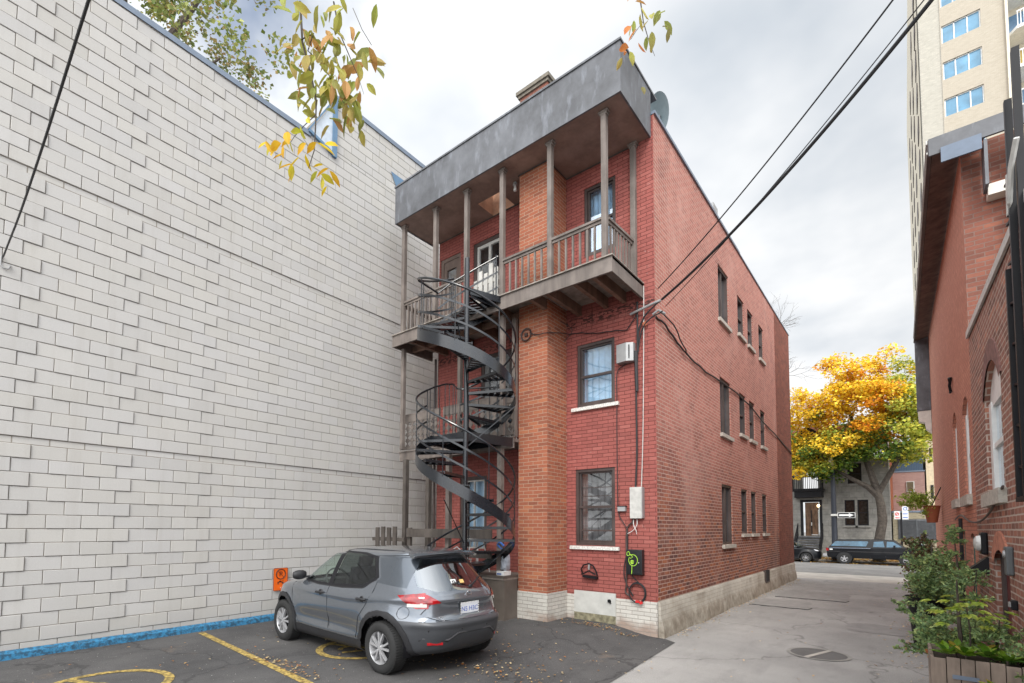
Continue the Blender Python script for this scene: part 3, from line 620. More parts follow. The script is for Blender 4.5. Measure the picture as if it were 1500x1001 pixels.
def sash_side(y0, y1, z0, z1, big):
    X = X0-0.05; f = 0.05; mb = MB()
    for a in ((y0, y0+f, z0, z1), (y1-f, y1, z0, z1), (y0+f, y1-f, z1-f, z1), (y0+f, y1-f, z0, z0+f)): mb.box(X-.08, a[0], a[2], X+.02, a[1], a[3])
    m_ = (y0+y1)/2; mb.box(X-.06, m_-.03, z0+f, X, m_+.03, z1-f) if big else mb.box(X-.05, y0+f, (z0+z1)/2-.02, X-.005, y1-f, (z0+z1)/2+.02)
    fr = mb.build('window', MT['frame_wood'], rb)
    mb = MB(); mb.quad((X-.04, y0+f, z0+f), (X-.04, y1-f, z0+f), (X-.04, y1-f, z1-f), (X-.04, y0+f, z1-f)); mb.build('pane', MT['glass'], fr)
    mb = MB(); mb.quad((X-.2, y0, z0), (X-.2, y1, z0), (X-.2, y1, z1), (X-.2, y0, z1)); mb.build('curtain', MT['curtain_grey'] if big else MT['dark_inside'], fr)
    mb = MB(); mb.box(X0-.05, y0-.05, z0-.085, X0+.06, y1+.05, z0-.002); mb.build('sill', MT['concrete_sill'], fr)
for i, q in enumerate(SIDE): sash_side(*q, i < 3)
# chimney breast and chimney
CX0, CX1, CY = -5.60, -4.955, 7.612
mb = MB(); mb.box(CX0, CY, 0.64, CX1, Y0-.002, 8.72); mb.build('chimney_breast', MT['orange_brick'], rb)
mb = MB(); mb.box(CX0-.015, CY-.018, 0.0, CX1+.015, Y0-.013, 0.64); mb.build('chimney_base', MT['white_foundation_brick'], rb)
mb = MB(); mb.box(CX0, CY, 8.75, CX1, 8.25, 10.34); ch = mb.build('chimney', MT['end_brick'], rb)
mb = MB(); mb.box(CX0-.06, CY-.06, 10.34, CX1+.06, 8.31, 10.41); mb.box(CX0-.03, CY-.03, 10.28, CX1+.03, 8.28, 10.34); mb.build('cap', plain('old_cap', (0.17, 0.15, 0.12), .9, var=.3, scale=15), ch)
# roof overhang: soffit, fascia box, skylight well, bulb
FX0, FX1, FY = -8.72, -3.235, 7.065
SK = (-6.80, -6.21, 7.74, 8.26)
ov = MB()
wall_grid(ov, (0, 0, 8.72), (1, 0, 0), (0, 1, 0), (0, 0, -1), (FX0, FX1), (FY+.03, Y0-.002), [SK], 0.86)
warm = plain('well_boards', (0.50, 0.30, 0.20), .7, var=.2); ov.mi = [1 if i >= len(ov.f)-4 else 0 for i in range(len(ov.f))]
so_ = ov.build('soffit', [MT['soffit_wood'], warm], rb, recalc=False)
mb = MB(); mb.tube([(XL+.02, Y0-.02, 8.70), (CX0-.01, Y0-.02, 8.70)], .012, 6); mb.tube([(CX0-.02, CY-.02, 8.70), (CX1+.02, CY-.02, 8.70), (CX1+.02, Y0-.02, 8.70), (X0-.35, Y0-.02, 8.70)], .012, 6); mb.build('bead', MT['dark_wood'], so_)
mb = MB(); mb.box(SK[0]-.02, SK[2]-.02, 8.7185, SK[1]+.02, SK[2]-.001, 9.55); mb.box(SK[0]-.02, SK[3]+.001, 8.7185, SK[1]+.02, SK[3]+.02, 9.55); mb.box(SK[0]-.02, SK[2], 8.7185, SK[0]-.001, SK[3], 9.55); mb.box(SK[1]+.001, SK[2], 8.7185, SK[1]+.02, SK[3], 9.55); mb.build('skylight_well', MT['soffit_wood'], so_)
mb = MB(); mb.box(FX0, FY, 8.705, FX1, FY+.03, 9.55); mb.box(FX1-.03, FY+.03, 8.705, FX1, Y0-.002, 9.55); mb.box(FX0, FY+.03, 8.705, FX0+.03, Y0-.002, 9.55)
mb.box(FX0-.015, FY-.02, 9.55, FX1+.015, SK[2]-.02, 9.585); mb.box(FX0-.015, SK[3]+.02, 9.55, FX1+.015, Y0+.25, 9.585); mb.box(FX0-.015, SK[2]-.02, 9.55, SK[0]-.02, SK[3]+.02, 9.585); mb.box(SK[1]+.02, SK[2]-.02, 9.55, FX1+.015, SK[3]+.02, 9.585); mb.build('fascia', MT['fascia'], rb)
mb = MB(); mb.lathe([(.045, 0), (.05, -.05), (.03, -.06)], (-5.79, 7.72, 8.715), 14); fx = mb.build('lamp_socket', MT['grey_metal'], rb)
mb = MB(); mb.lathe([(.018, -.06), (.022, -.09), (.036, -.13), (.032, -.165), (.0, -.18)], (-5.79, 7.72, 8.715), 14, caps=False); mb.build('bulb', MT['white_paint'], fx)
def post(par, x, y, z0, z1, w=.09, mat='brown_wood', cap=True):
    mb = MB(); mb.box(x-w/2, y-w/2, z0, x+w/2, y+w/2, z1)
    if cap:
        mb.box(x-w*.95, y-w*.62, z1-.05, x+w*.95, y+w*.62, z1-.015); mb.box(x-w*.7, y-w*.56, z1-.09, x+w*.7, y+w*.56, z1-.05)
    return mb.build('post', MT[mat], par, bevel=.006)
# ---- top balcony
b3 = MB(); b3.box(-8.72, FY+.02, 6.055, -3.40, Y0-.003, 6.095); b3.box(-8.74, FY-.03, 6.095, -3.38, Y0-.003, 6.115)
bal3 = b3.build('top_balcony', MT['grey_wood'], rb)
mb = MB(); mb.box(-8.74, FY, 5.845, -3.40, FY+.04, 6.093); mb.box(-3.44, FY+.04, 5.845, -3.40, Y0-.003, 6.093); mb.box(-8.74, FY+.04, 5.845, -8.70, Y0, 6.093); mb.build('skirt_board', MT['brown_wood'], bal3)
mb = MB()
for x in (-8.2, -7.4, -6.6, -5.85, -5.0, -4.65, -4.1, -3.75): mb.box(x-.035, FY+.041, 5.86, x+.035, Y0-.003, 6.054)
mb.box(-8.69, 7.62, 5.88, -5.62, 7.70, 5.99); mb.build('joists', wood('joist_wood', (0.20, 0.12, 0.085)), bal3)
PX3 = [-3.62, -4.67, -5.752, -6.675, -7.58, -8.61]
for x in PX3: post(bal3, x, 7.27, 6.116, 8.718)
post(bal3, -3.545, 8.235, 6.116, 8.718)
def railing(par, A, B, z0, z1, n, w=.032, mat='grey_wood', tw=.085):
    A, B = Vector((*A, 0)), Vector((*B, 0)); d = (B-A).normalized()
    mb = MB(); mb.bar(A+Vector((0, 0, z1)), B+Vector((0, 0, z1)), tw, .04); mb.bar(A+Vector((0, 0, z1-.045)), B+Vector((0, 0, z1-.045)), .035, .05); mb.build('top_rail', MT[mat], par)
    mb = MB(); mb.bar(A+Vector((0, 0, z0)), B+Vector((0, 0, z0)), .04, .075); mb.build('bottom_rail', MT[mat], par)
    for k in range(n):
        p = A+(B-A)*(k+1)/(n+1); mb = MB(); mb.obox((p.x, p.y, (z0+z1)/2-.02), d*w/2, Vector((-d.y, d.x, 0))*w/2, (0, 0, (z1-z0)/2-.06)); mb.build('baluster', MT[mat], par)
railing(bal3, (-3.665, 7.27), (-4.625, 7.27), 6.17, 6.89, 6, mat='brown_wood'); railing(bal3, (-4.715, 7.27), (-5.707, 7.27), 6.17, 6.89, 6, mat='brown_wood')
railing(bal3, (-3.60, 7.315), (-3.56, 8.19), 6.17, 6.89, 7, mat='brown_wood')
railing(bal3, (-6.72, 7.27), (-7.535, 7.27), 6.17, 6.89, 6, mat='brown_wood'); railing(bal3, (-7.625, 7.27), (-8.565, 7.27), 6.17, 6.89, 7, mat='brown_wood')
railing(bal3, (-8.66, 7.32), (-8.68, 8.25), 6.17, 6.89, 5, mat='brown_wood')
mb = MB()                                        # picket gate, pickets of uneven height
for k, (hh) in enumerate((.62, .78, .70, .86, .74, .80)): x = -6.55+k*.135; mb.box(x-.045, 7.40, 6.19, x+.045, 7.425, 6.19+hh)
mb.box(-6.62, 7.425, 6.32, -5.83, 7.45, 6.39); mb.box(-6.62, 7.425, 6.68, -5.83, 7.45, 6.75); mb.build('gate', wood('gate_wood', (0.42, 0.41, 0.38), .75), bal3)
# ---- second balcony with scalloped lattice
b2 = MB(); b2.box(-8.86, 7.48, 3.44, -5.605, Y0-.003, 3.50); bal2 = b2.build('middle_balcony', MT['brown_wood'], rb)
mb = MB(); mb.box(-8.88, 7.45, 3.315, -5.603, 7.479, 3.515); mb.box(-8.90, 7.43, 3.515, -5.602, 7.50, 3.535); mb.build('skirt_board', MT['brown_wood'], bal2)
mb = MB()                                        # latticework: crossing wavy slats
for xa, xb in ((-8.82, -7.62), (-7.52, -5.64)):
    mb.box(xa, 7.485, 3.58, xb, 7.515, 3.64); mb.box(xa, 7.485, 4.20, xb, 7.515, 4.36); mb.box(xa, 7.480, 4.36, xb, 7.53, 4.385)
    cw_ = 0.155; nx = int(round((xb-xa)/cw_)); cw_ = (xb-xa)/nx; nz = 4; chh = .56/nz
    for i in range(nx):
        for j in range(nz):
            cx, cz = xa+cw_*(i+.5), 3.64+chh*(j+.5); k_ = []; m_ = 12
            for a in range(m_):                  # a cell: square with a lobed hole
                q = 2*pi*(a+.5)/m_; r_h = .043+.024*abs(cos(2*q)); sq = 1/max(abs(cos(q)), abs(sin(q)))
                k_.append(((cx+cos(q)*sq*cw_/2, cz+sin(q)*sq*chh/2), (cx+cos(q)*r_h*1.0, cz+sin(q)*r_h)))
            vs = [(p[0], 7.495, p[1]) for p, _ in k_]+[(p[0], 7.495, p[1]) for _, p in k_]+[(p[0], 7.508, p[1]) for _, p in k_]
            mb.add(vs, [(a, (a+1) % m_, m_+(a+1) % m_, m_+a) for a in range(m_)]+[(m_+a, m_+(a+1) % m_, 2*m_+(a+1) % m_, 2*m_+a) for a in range(m_)])
mb.build('lattice_panel', MT['brown_wood'], bal2, recalc=False)
for x, y in ((-8.61, 7.30), (-7.10, 7.56), (-5.752, 7.30), (-5.66, 7.56)): post(bal2, x, y, 3.54, 5.845, .085, cap=False)
# ---- ground porch
b1 = MB(); b1.box(-8.86, 7.17, .86, -5.605, Y0-.003, .90); por = b1.build('porch', MT['grey_wood'], rb)
mb = MB(); mb.box(-8.84, 7.19, .0, -5.605, 7.22, .859); mb.box(-5.635, 7.22, .0, -5.605, 7.60, .859); mb.box(-8.86, 7.15, .901, -5.59, 7.60, .935); mb.build('skirt_board', plain('skirt_paint', (0.115, 0.095, 0.08), .7, var=.25, scale=3), por)
for x, y, zt in ((-8.45, 7.28, 3.31), (-7.95, 7.5, 3.31), (-7.12, 7.28, 3.31), (-5.79, 7.30, 3.31)): post(por, x, y, .905, zt, .10, 'dark_wood' if x < -7.5 else 'brown_wood', cap=False)
mb = MB(); mb.box(-8.20, 7.10, 1.60, -5.85, 7.14, 1.78); mb.box(-8.20, 7.10, 1.24, -5.85, 7.14, 1.38); mb.box(-8.22, 7.14, .936, -8.12, 7.20, 1.80); mb.build('rail', MT['dark_wood'], por)
for k in range(4): mb = MB(); x = -9.20+k*.20; mb.box(x, 7.05, .35, x+.12, 7.08, 1.80+.02*(k % 2)); mb.build('picket', MT['dark_wood'], por)
mb = MB(); mb.box(-9.35, 7.08, 1.50, -8.25, 7.11, 1.58); mb.box(-9.35, 7.08, .8, -8.25, 7.11, .88); mb.build('picket_rail', MT['dark_wood'], por)
# drain pipe at the left end of the red wall, metal hatch in the foundation
mb = MB(); mb.tube([(XL-.03, Y0-.05, .6), (XL-.03, Y0-.05, 5.84)], .028, 8); mb.build('drain_pipe', MT['frame_wood'], rb)
mb = MB(); mb.box(-4.775, Y0-.035, .13, -3.945, Y0-.013, .665); hp = mb.build('access_hatch', plain('hatch_paint', (0.50, 0.50, 0.47), .6, var=.12, scale=7), rb)
mb = MB(); mb.box(-4.775, Y0-.037, .13, -3.945, Y0-.0355, .27); mb.build('mossy_edge', plain('moss', (0.22, 0.20, 0.13), .9, var=.6, scale=12), hp)
mb = MB(); mb.bar((-4.08, Y0-.05, .54), (-4.03, Y0-.05, .49), .02, .02); mb.lathe([(.03, -.03), (.03, 0)], (-4.06, Y0-.035, .53), 10, 'y'); mb.build('latch', MT['black_metal'], hp)

# ================================================================== SPIRAL STAIR
SC, SR = Vector((-5.86, 6.40, 0)), 0.865
st = thing('spiral_staircase', 'black metal spiral staircase with curved handrails winding up to the balconies', 'staircase', (-5.86, 6.40, 0))
def hz(a):                                       # tread height at unwrapped angle (degrees), going down
    if a <= 95: return 6.09
    if a <= 507: return 6.09-(a-95)*(6.09-3.50)/412
    if a <= 540: return 3.50
    return 3.50-(a-540)*.00812
def P(a, r, z): q = radians(a); return (SC.x+r*cos(q), SC.y+r*sin(q), z)
mb = MB(); mb.lathe([(.045, .0), (.045, 6.62)], tuple(SC), 16); mb.build('centre_pole', MT['stair_metal'], st)
def strip(mb, a0, a1, zt, zb, r0, r1, step=4):
    n = max(2, int((a1-a0)/step)); vs = []
    for k in range(n+1):
        a = a0+(a1-a0)*k/n; vs += [P(a, r1, zt(a)), P(a, r1, zb(a)), P(a, r0, zb(a)), P(a, r0, zt(a))]
    fs = []
    for k in range(n):
        for j in range(4): fs.append((4*k+j, 4*k+(j+1) % 4, 4*k+4+(j+1) % 4, 4*k+4+j))
    fs += [(0, 3, 2, 1), (4*n, 4*n+1, 4*n+2, 4*n+3)]; mb.add(vs, fs, 0, True)
for a0, a1 in ((95, 507), (540, 940)):
    mb = MB(); strip(mb, a0, a1, lambda a: hz(a)+.03, lambda a: hz(a)-.17, SR, SR+.008); mb.build('stringer', MT['stair_metal'], st)
mb = MB(); strip(mb, 507, 541, lambda a: 3.52, lambda a: 3.33, SR, SR+.008); mb.build('landing_edge', MT['stair_metal'], st)
for a0, a1, top in ((150, 500, .92), (548, 930, .92)):
    mb = MB(); mb.tube([P(a, SR+.004, hz(a)+top) for a in range(a0, a1+1, 6)], .019, 8); mb.build('handrail', MT['stair_metal'], st)
    for dz in (.33, .63):
        mb = MB(); strip(mb, a0, a1, lambda a: hz(a)+dz+.018, lambda a: hz(a)+dz-.018, SR, SR+.007); mb.build('mid_rail', MT['stair_metal'], st)
    for a in range(a0, a1+1, 50):
        mb = MB(); mb.tube([P(a, SR+.004, hz(a)), P(a, SR+.004, hz(a)+top)], .009, 6); mb.build('baluster', MT['stair_metal'], st)
# upper handrail running back to the balcony gate
mb = MB(); e = P(150, SR, hz(150)+.92); m0 = P(205, SR, hz(205)+.92)
pts = [P(222, SR, hz(222)+.90), (-6.62, 6.42, 6.22), (-6.45, 6.62, 6.45), (-6.1, 6.98, 6.78), (-5.80, 7.2, 6.98)]
mb.tube(pts, .018, 8); mb.build('handrail', MT['stair_metal'], st)
for dz in (.30, .60):
    mb = MB()
    for a, b in zip(pts[1:-1], pts[2:]): mb.bar((a[0], a[1], a[2]-dz), (b[0], b[1], b[2]-dz), .007, .034)
    mb.build('mid_rail', MT['stair_metal'], st)
mb = MB(); mb.tube([(-5.82, 7.17, 6.1), (-5.82, 7.17, 7.0)], .014, 6); mb.tube([(-6.45, 6.62, 5.55), (-6.45, 6.62, 6.45)], .01, 6); mb.build('baluster', MT['stair_metal'], st)
def tread(a, z, span=31, thick=.03):
    mb = MB(); n = 7
    A = [P(a+span*k/6, SR, z) for k in range(7)]; I = [P(a, .05, z), P(a+span, .05, z)]
    mb.bar(P(a, .04, z-.02), P(a, SR, z-.02), .012, .045); mb.bar(P(a+span, .04, z-.02), P(a+span, SR, z-.02), .012, .045)
    for k in range(n):                           # slotted tread surface
        r0 = .07+(SR-.07)*k/n; r1 = r0+(SR-.07)/n*.72; q = [P(a+span*j/4, r1, z) for j in range(5)]+[P(a+span*j/4, r0, z) for j in range(4, -1, -1)]
        t = [(x, y, zz-.012) for x, y, zz in q]; mb.add(q+t, [tuple(range(10)), tuple(range(19, 9, -1))]+[(i, (i+1) % 10, 10+(i+1) % 10, 10+i) for i in range(10)])
    return mb.build('tread', MT['stair_metal'], st)
for k in range(13): a = 100+k*31.2; tread(a, hz(a+15)-.01)
for k in range(15): a = 541+k*27; tread(a, hz(a+13)-.02, 28)
def platform(name, poly, z):
    mb = MB(); mb.prism(poly, 'z', z-.012, z); 
    for i in range(len(poly)):
        a, b = poly[i], poly[(i+1) % len(poly)]; mb.bar((*a, z-.06), (*b, z-.06), .01, .12)
    return mb.build(name, MT['stair_metal'], st)
platform('landing', [P(95, .06, 0)[:2], P(95, SR, 0)[:2], (-6.55, 7.055), (-5.75, 7.055), P(80, SR, 0)[:2], P(70, SR*.8, 0)[:2], P(60, .06, 0)[:2]], 6.09)
platform('landing', [P(540, .06, 0)[:2], P(540, SR, 0)[:2], P(525, SR, 0)[:2], P(510, SR, 0)[:2], (-7.0, 7.44), (-5.9, 7.44), P(450, .06, 0)[:2]], 3.50)
for a_, b_ in (((-5.83, 6.46, 6.0), (-5.74, 7.055, 6.0)), ((-6.72, 6.60, 3.42), (-6.95, 7.44, 3.42)), ((-5.86, 6.44, 3.42), (-5.62, 7.44, 3.42))): mb = MB(); mb.bar(a_, b_, .008, .17); mb.build('landing_edge', MT['stair_metal'], st)
# curved guard on the middle landing
gp = [P(548, SR, hz(548)+.92), P(535, SR+.0, 4.46), P(520, SR, 4.55), (-6.72, 6.95, 4.62), (-6.88, 7.25, 4.62), (-6.6, 7.42, 4.62), (-6.1, 7.43, 4.55), (-5.75, 7.43, 4.5)]
mb = MB(); mb.tube(gp, .016, 8); mb.build('handrail', MT['stair_metal'], st)
for t in np.linspace(0.05, .99, 13):
    s_ = t*(len(gp)-1); i = min(int(s_), len(gp)-2); q = Vector(gp[i]).lerp(Vector(gp[i+1]), s_-i)
    mb = MB(); mb.tube([(q.x, q.y, 3.46), tuple(q)], .008, 6); mb.build('guard_bar', MT['stair_metal'], st)
for a, z0 in ((300, 5.35), (400, 4.0), (650, 2.3), (740, 1.6)):
    mb = MB(); mb.bar(P(a, .05, z0-.75), P(a, SR, z0-.05), .012, .012); mb.build('brace', MT['stair_metal'], st)
mb = MB(); mb.tube([(SC.x-1.0, SC.y-.1, .72), (SC.x-.62, SC.y-.08, 1.08), (SC.x-.05, SC.y-.02, 1.42)], .018, 8); mb.build('handrail', MT['stair_metal'], st)
# ================================================================== FITTINGS ON THE REAR WALL
YW = Y0-.004
t = thing('junction_box', 'pale grey hinged telecom box beside the upper rear window', 'box', (-3.70, Y0, 4.9))
mb = MB(); mb.prism([(-3.855, YW), (-3.855, YW-.13), (-3.66, YW-.16), (-3.55, YW-.10), (-3.55, YW)], 'z', 4.745, 5.075); mb.build('case', MT['grey_metal'], t, bevel=.006)
mb = MB(); mb.box(-3.62, YW-.145, 4.79, -3.605, YW-.125, 5.03); mb.box(-3.865, YW-.10, 4.88, -3.853, YW-.08, 4.91); mb.build('hinge', MT['black_metal'], t)
t = thing('junction_box', 'tall off white metal box on the wall above the charging station', 'box', (-3.53, Y0, 2.2))
mb = MB(); mb.box(-3.645, YW-.09, 1.99, -3.43, YW, 2.53); mb.build('case', MT['light_box'], t, bevel=.006)
mb = MB(); mb.box(-3.425, YW-.10, 2.0, -3.415, YW, 2.52); mb.build('lid_edge', MT['grey_metal'], t)
t = thing('outlet_box', 'small battered metal outlet box between the lower window and the tall box', 'box', (-3.81, Y0, 2.17))
mb = MB(); mb.box(-3.885, YW-.06, 2.12, -3.74, YW, 2.20); mb.build('case', MT['grey_metal'], t); mb = MB(); mb.box(-3.90, YW-.065, 2.20, -3.73, YW, 2.215); mb.build('lid', MT['black_metal'], t)
t = thing('charging_station', 'black wall charger with a neon green plug drawing and coiled cable', 'charger', (-3.57, Y0, 1.24))
mb = MB(); mb.box(-3.705, YW-.11, 1.03, -3.425, YW, 1.455); mb.build('case', plain('charger_black', (0.012, 0.012, 0.014), .3), t, bevel=.008)
gm = plain('neon_green', (0.42, 0.72, 0.06), .5); mb = MB(); yy = YW-.113
def cpt(u, v): return (-3.705+u*.28, yy, 1.455-v*.42)
mb.tube([cpt(.13+.09*cos(q), .17+.085*sin(q)) for q in np.linspace(0, 2*pi, 17)[:-1]], .005, 5, closed=True)
mb.tube([cpt(.22, .20), cpt(.30, .20)]+[cpt(.44+.28*cos(q), .43+.225*sin(q)) for q in np.linspace(-1.9, 3.7, 26)]+[cpt(.28, .36), cpt(.42, .30), cpt(.27, .21)], .005, 5)
mb.tube([cpt(.36, .66), cpt(.36, .82), cpt(.34, .985)], .005, 5)
mb.lathe([(0, -.004), (.034, -.004), (.034, 0)], cpt(.38, .50), 16, 'y'); mb.build('plug_drawing', gm, t)
mb = MB()
for u in (.31, .40, .48): mb.tube([(cpt(u, .45)[0], yy-.006, cpt(u, .45)[2]), (cpt(u, .45)[0], yy-.006, cpt(u, .53)[2])], .004, 5)
mb.build('plug_pins', MT['charger_black'] if 'charger_black' in MT else MT['black_metal'], t)
mb = MB(); mb.lathe([(0, -.006), (.008, -.005), (.008, 0)], cpt(.80, .52), 10, 'y'); mb.build('status_light', MT['white_paint'], t)
mb = MB(); c0 = Vector((-3.545, YW-.05, .72))
for rr, dy in ((.150, 0), (.158, .018)): mb.tube([c0+Vector((rr*cos(q)*.95, dy, rr*1.08*sin(q))) for q in np.linspace(0, 2*pi, 33)[:-1]], .011, 6, closed=True)
mb.tube([(-3.63, YW-.04, 1.03), (-3.62, YW-.04, .98), (-3.52, YW-.05, .90), (-3.42, YW-.05, .82)], .009, 6); mb.build('charging_cable', MT['cable'], t)
mb = MB(); mb.obox((-3.53, YW-.06, .575), (.03, 0, 0), (0, .02, 0), (0, 0, .018)); mb.obox((-3.47, YW-.06, .56), (.02, 0, .01), (0, .02, 0), (-.01, 0, .02)); mb.build('cable_tie', plain('red_plastic', (0.6, 0.03, 0.03), .4), t)
t = thing('cable_bracket', 'small black iron hose bracket on the red wall over the access hatch', 'bracket', (-4.46, Y0, 1.02))
mb = MB(); mb.tube([(-4.60, YW-.03, .99), (-4.62, YW-.05, 1.06), (-4.56, YW-.05, 1.14), (-4.46, YW-.04, 1.17), (-4.37, YW-.05, 1.13), (-4.31, YW-.05, 1.03), (-4.30, YW-.03, .96)], .014, 6)
mb.tube([(-4.60, YW-.06, .97), (-4.52, YW-.08, 1.0), (-4.44, YW-.08, 1.04), (-4.36, YW-.08, 1.0), (-4.32, YW-.06, .98)], .014, 6); mb.build('hook', MT['black_metal'], t)
mb = MB(); mb.obox((-4.43, YW-.05, .93), (.14, 0, -.01), (0, .04, 0), (0, 0, .022)); mb.build('base', MT['black_metal'], t)
mb = MB(); mb.bar((-4.455, YW-.05, 1.06), (-4.45, YW-.05, 1.15), .03, .03); mb.build('clip', MT['grey_metal'], t)
def cable(name, pts, r, label, mat='cable', cat='cable', jit=0.0, group=None, parent=None, sub=3):
    Q = []; V_ = [Vector(p) for p in pts]; n = len(V_)
    for i in range(n-1):
        p0, p1, p2, p3 = V_[max(i-1, 0)], V_[i], V_[i+1], V_[min(i+2, n-1)]
        for k in range(sub):
            s_ = k/sub; Q.append(.5*((2*p1)+(-p0+p2)*s_+(2*p0-5*p1+4*p2-p3)*s_*s_+(-p0+3*p1-3*p2+p3)*s_**3)+Vector((random.gauss(0, jit), random.gauss(0, jit)*.4, random.gauss(0, jit))))
    Q.append(V_[-1]); mb = MB(); mb.tube(Q, r, 7); o = mb.build(name, MT[mat], parent)
    if parent is None: tag(o, label, cat, group)
    return o
yw = YW-.03
cable('wall_cable', [(-3.50, yw, 5.80), (-3.50, yw, 5.2), (-3.515, yw, 4.6), (-3.525, yw-.02, 4.2), (-3.53, yw, 3.6), (-3.53, yw, 3.1), (-3.545, yw, 2.8), (-3.56, yw, 2.53)], .016, 'thick black cable bundle running down the rear wall into the tall white box')
cable('wall_cable', [(-3.52, yw-.02, 4.92), (-3.515, yw-.03, 4.6), (-3.51, yw-.02, 4.2)], .030, 'short fat black conduit sleeve below the telecom box')
cable('wall_cable', [(-3.38, yw, 6.05), (-3.385, yw, 5.4), (-3.40, yw, 4.4), (-3.42, yw, 3.4), (-3.455, yw, 2.54)], .008, 'thin pale pinkish cable running straight down near the building corner', 'light_box')
cable('wall_cable', [(-3.72, yw, 4.73), (-3.80, yw, 4.70), (-3.89, yw, 4.60), (-3.895, yw, 4.2), (-3.90, yw, 3.4), (-3.895, yw, 2.6), (-3.88, yw, 2.1), (-3.80, yw, 1.93), (-3.73, yw, 1.83)], .008, 'thin black cable looping down from the telecom box past both windows')
cable('wall_cable', [(-3.60, yw, 1.99), (-3.63, yw, 1.92), (-3.70, yw, 1.86), (-3.735, yw, 1.74), (-3.735, yw, 1.3), (-3.74, yw, .9), (-3.76, yw, .72), (-3.70, yw, .66)], .014, 'grey conduit running down from the tall box beside the charger', 'frame_wood', jit=.002)
cable('wall_cable', [(-3.72, yw, 1.85), (-3.715, yw, 1.5), (-3.78, yw, 1.15), (-3.775, yw, .95), (-3.70, yw, .78), (-3.62, yw, .66)], .010, 'loose black cable hanging left of the charger down to the foundation')
for k, dx in enumerate((-.03, .03)): cable('wall_cable', [(-3.57+dx, yw, 1.99), (-3.56+dx, yw-.03, 1.88), (-3.58-dx, yw-.02, 1.78), (-3.64-dx*3, yw, 1.72)], .006, ('white wire tail curling from the left underside of the tall box', 'white wire tail curling from the right underside of the tall box')[k], 'white_paint')
cable('wall_cable', [(-3.50, yw, 5.60), (-3.70, yw, 5.36), (-4.0, yw, 5.40), (-4.3, yw, 5.44), (-4.6, yw, 5.52), (-4.85, yw-.02, 5.56), (-4.93, CY-.02, 5.40), (-5.2, CY-.025, 5.42), (-5.33, CY-.03, 5.5)], .009, 'slack cable strung along the wall under the top balcony to the chimney breast', jit=.006)
cable('wall_cable', [(-4.93, yw-.1, 5.40), (-4.80, yw, 5.62), (-4.95, yw-.2, 5.78)], .007, 'short tangled wire by the chimney breast corner under the balcony', 'frame_wood')
t = thing('cable_coil', 'coil of old wire hung on the chimney breast just under the top balcony', 'cable coil', (-5.4, CY, 5.5))
mb = MB()
for k in range(3): mb.tube([(-5.42+(.10+.012*k)*cos(q)+.005*k, CY-.02-.008*k, 5.48+(.10+.01*k)*sin(q)) for q in np.linspace(0, 2*pi, 25)[:-1]], .006, 5, closed=True)
mb.build('loops', MT['frame_wood'], t); mb = MB(); mb.obox((-5.42, CY-.02, 5.48), (.03, 0, 0), (0, .015, 0), (0, 0, .03)); mb.build('hook', MT['frame_wood'], t)
# service entry: insulator bar, loops and lines
t = thing('service_bracket', 'grey conduit arm with insulator at the wall corner where the overhead lines land', 'bracket', (-3.4, Y0, 5.6))
mb = MB(); mb.tube([(-3.62, yw-.02, 5.60), (-3.2, yw-.06, 5.66), (-3.06, yw-.06, 5.68)], .022, 8); mb.tube([(-3.22, yw, 5.50), (-3.12, yw-.02, 5.54), (-3.05, yw+.10, 5.50)], .02, 8); mb.build('arm', MT['grey_metal'], t)
mb = MB(); mb.obox((-3.36, yw-.02, 5.36), (.03, 0, .01), (0, .01, 0), (-.01, 0, .035)); mb.build('tag', MT['terracotta'], t)
cable('wall_cable', [(-3.06, yw-.05, 5.68), (-3.30, yw-.03, 5.55), (-3.45, yw-.02, 5.35), (-3.50, yw, 5.05)], .014, 'black service loop dropping from the conduit arm to the telecom box', jit=.003)
cable('wall_cable', [(-3.04, yw-.02, 5.50), (-3.28, yw-.03, 5.42), (-3.44, yw-.02, 5.20), (-3.49, yw, 4.9)], .012, 'second black service loop just below the first one at the wall corner', jit=.003)
OH = [((-3.05, 8.22, 5.70), (.75, 5.55, 6.84), .020, .20, 'thick twisted overhead power line running from the wall corner up to the right'),
      ((-3.12, 8.24, 5.92), (.45, 5.40, 6.86), .009, .12, 'upper thin overhead wire left of the thick power line'),
      ((-3.02, 8.30, 5.60), (.76, 5.60, 6.98), .006, .12, 'thin overhead wire running just beside the thick power line')]
for a, b, r, sag, lab in OH:
    a, b = Vector(a), Vector(b); pts = [a.lerp(b, k/10)-Vector((0, 0, sag*4*(k/10)*(1-k/10))) for k in range(11)]; cable('overhead_line', pts, r, lab)
XS = X0+.03
cable('wall_cable', [(XS-.02, 8.30, 5.47), (XS, 8.65, 5.42), (XS, 9.3, 5.30), (XS, 9.8, 5.22), (XS, 10.6, 5.16), (XS, 12.0, 5.20), (XS, 13.6, 5.24), (XS, 15.0, 5.16), (XS, 17.0, 4.98), (XS, 18.9, 4.86), (XS, 21.4, 4.62)], .017, 'black cable bundle sagging along the alley wall between the window rows', jit=.008)
cable('wall_cable', [(XS, 8.45, 5.60), (XS+.04, 9.0, 5.52), (XS+.03, 9.5, 5.30), (XS+.03, 9.72, 5.18)], .012, 'short black cable tail above the bundle on the alley wall', jit=.008)
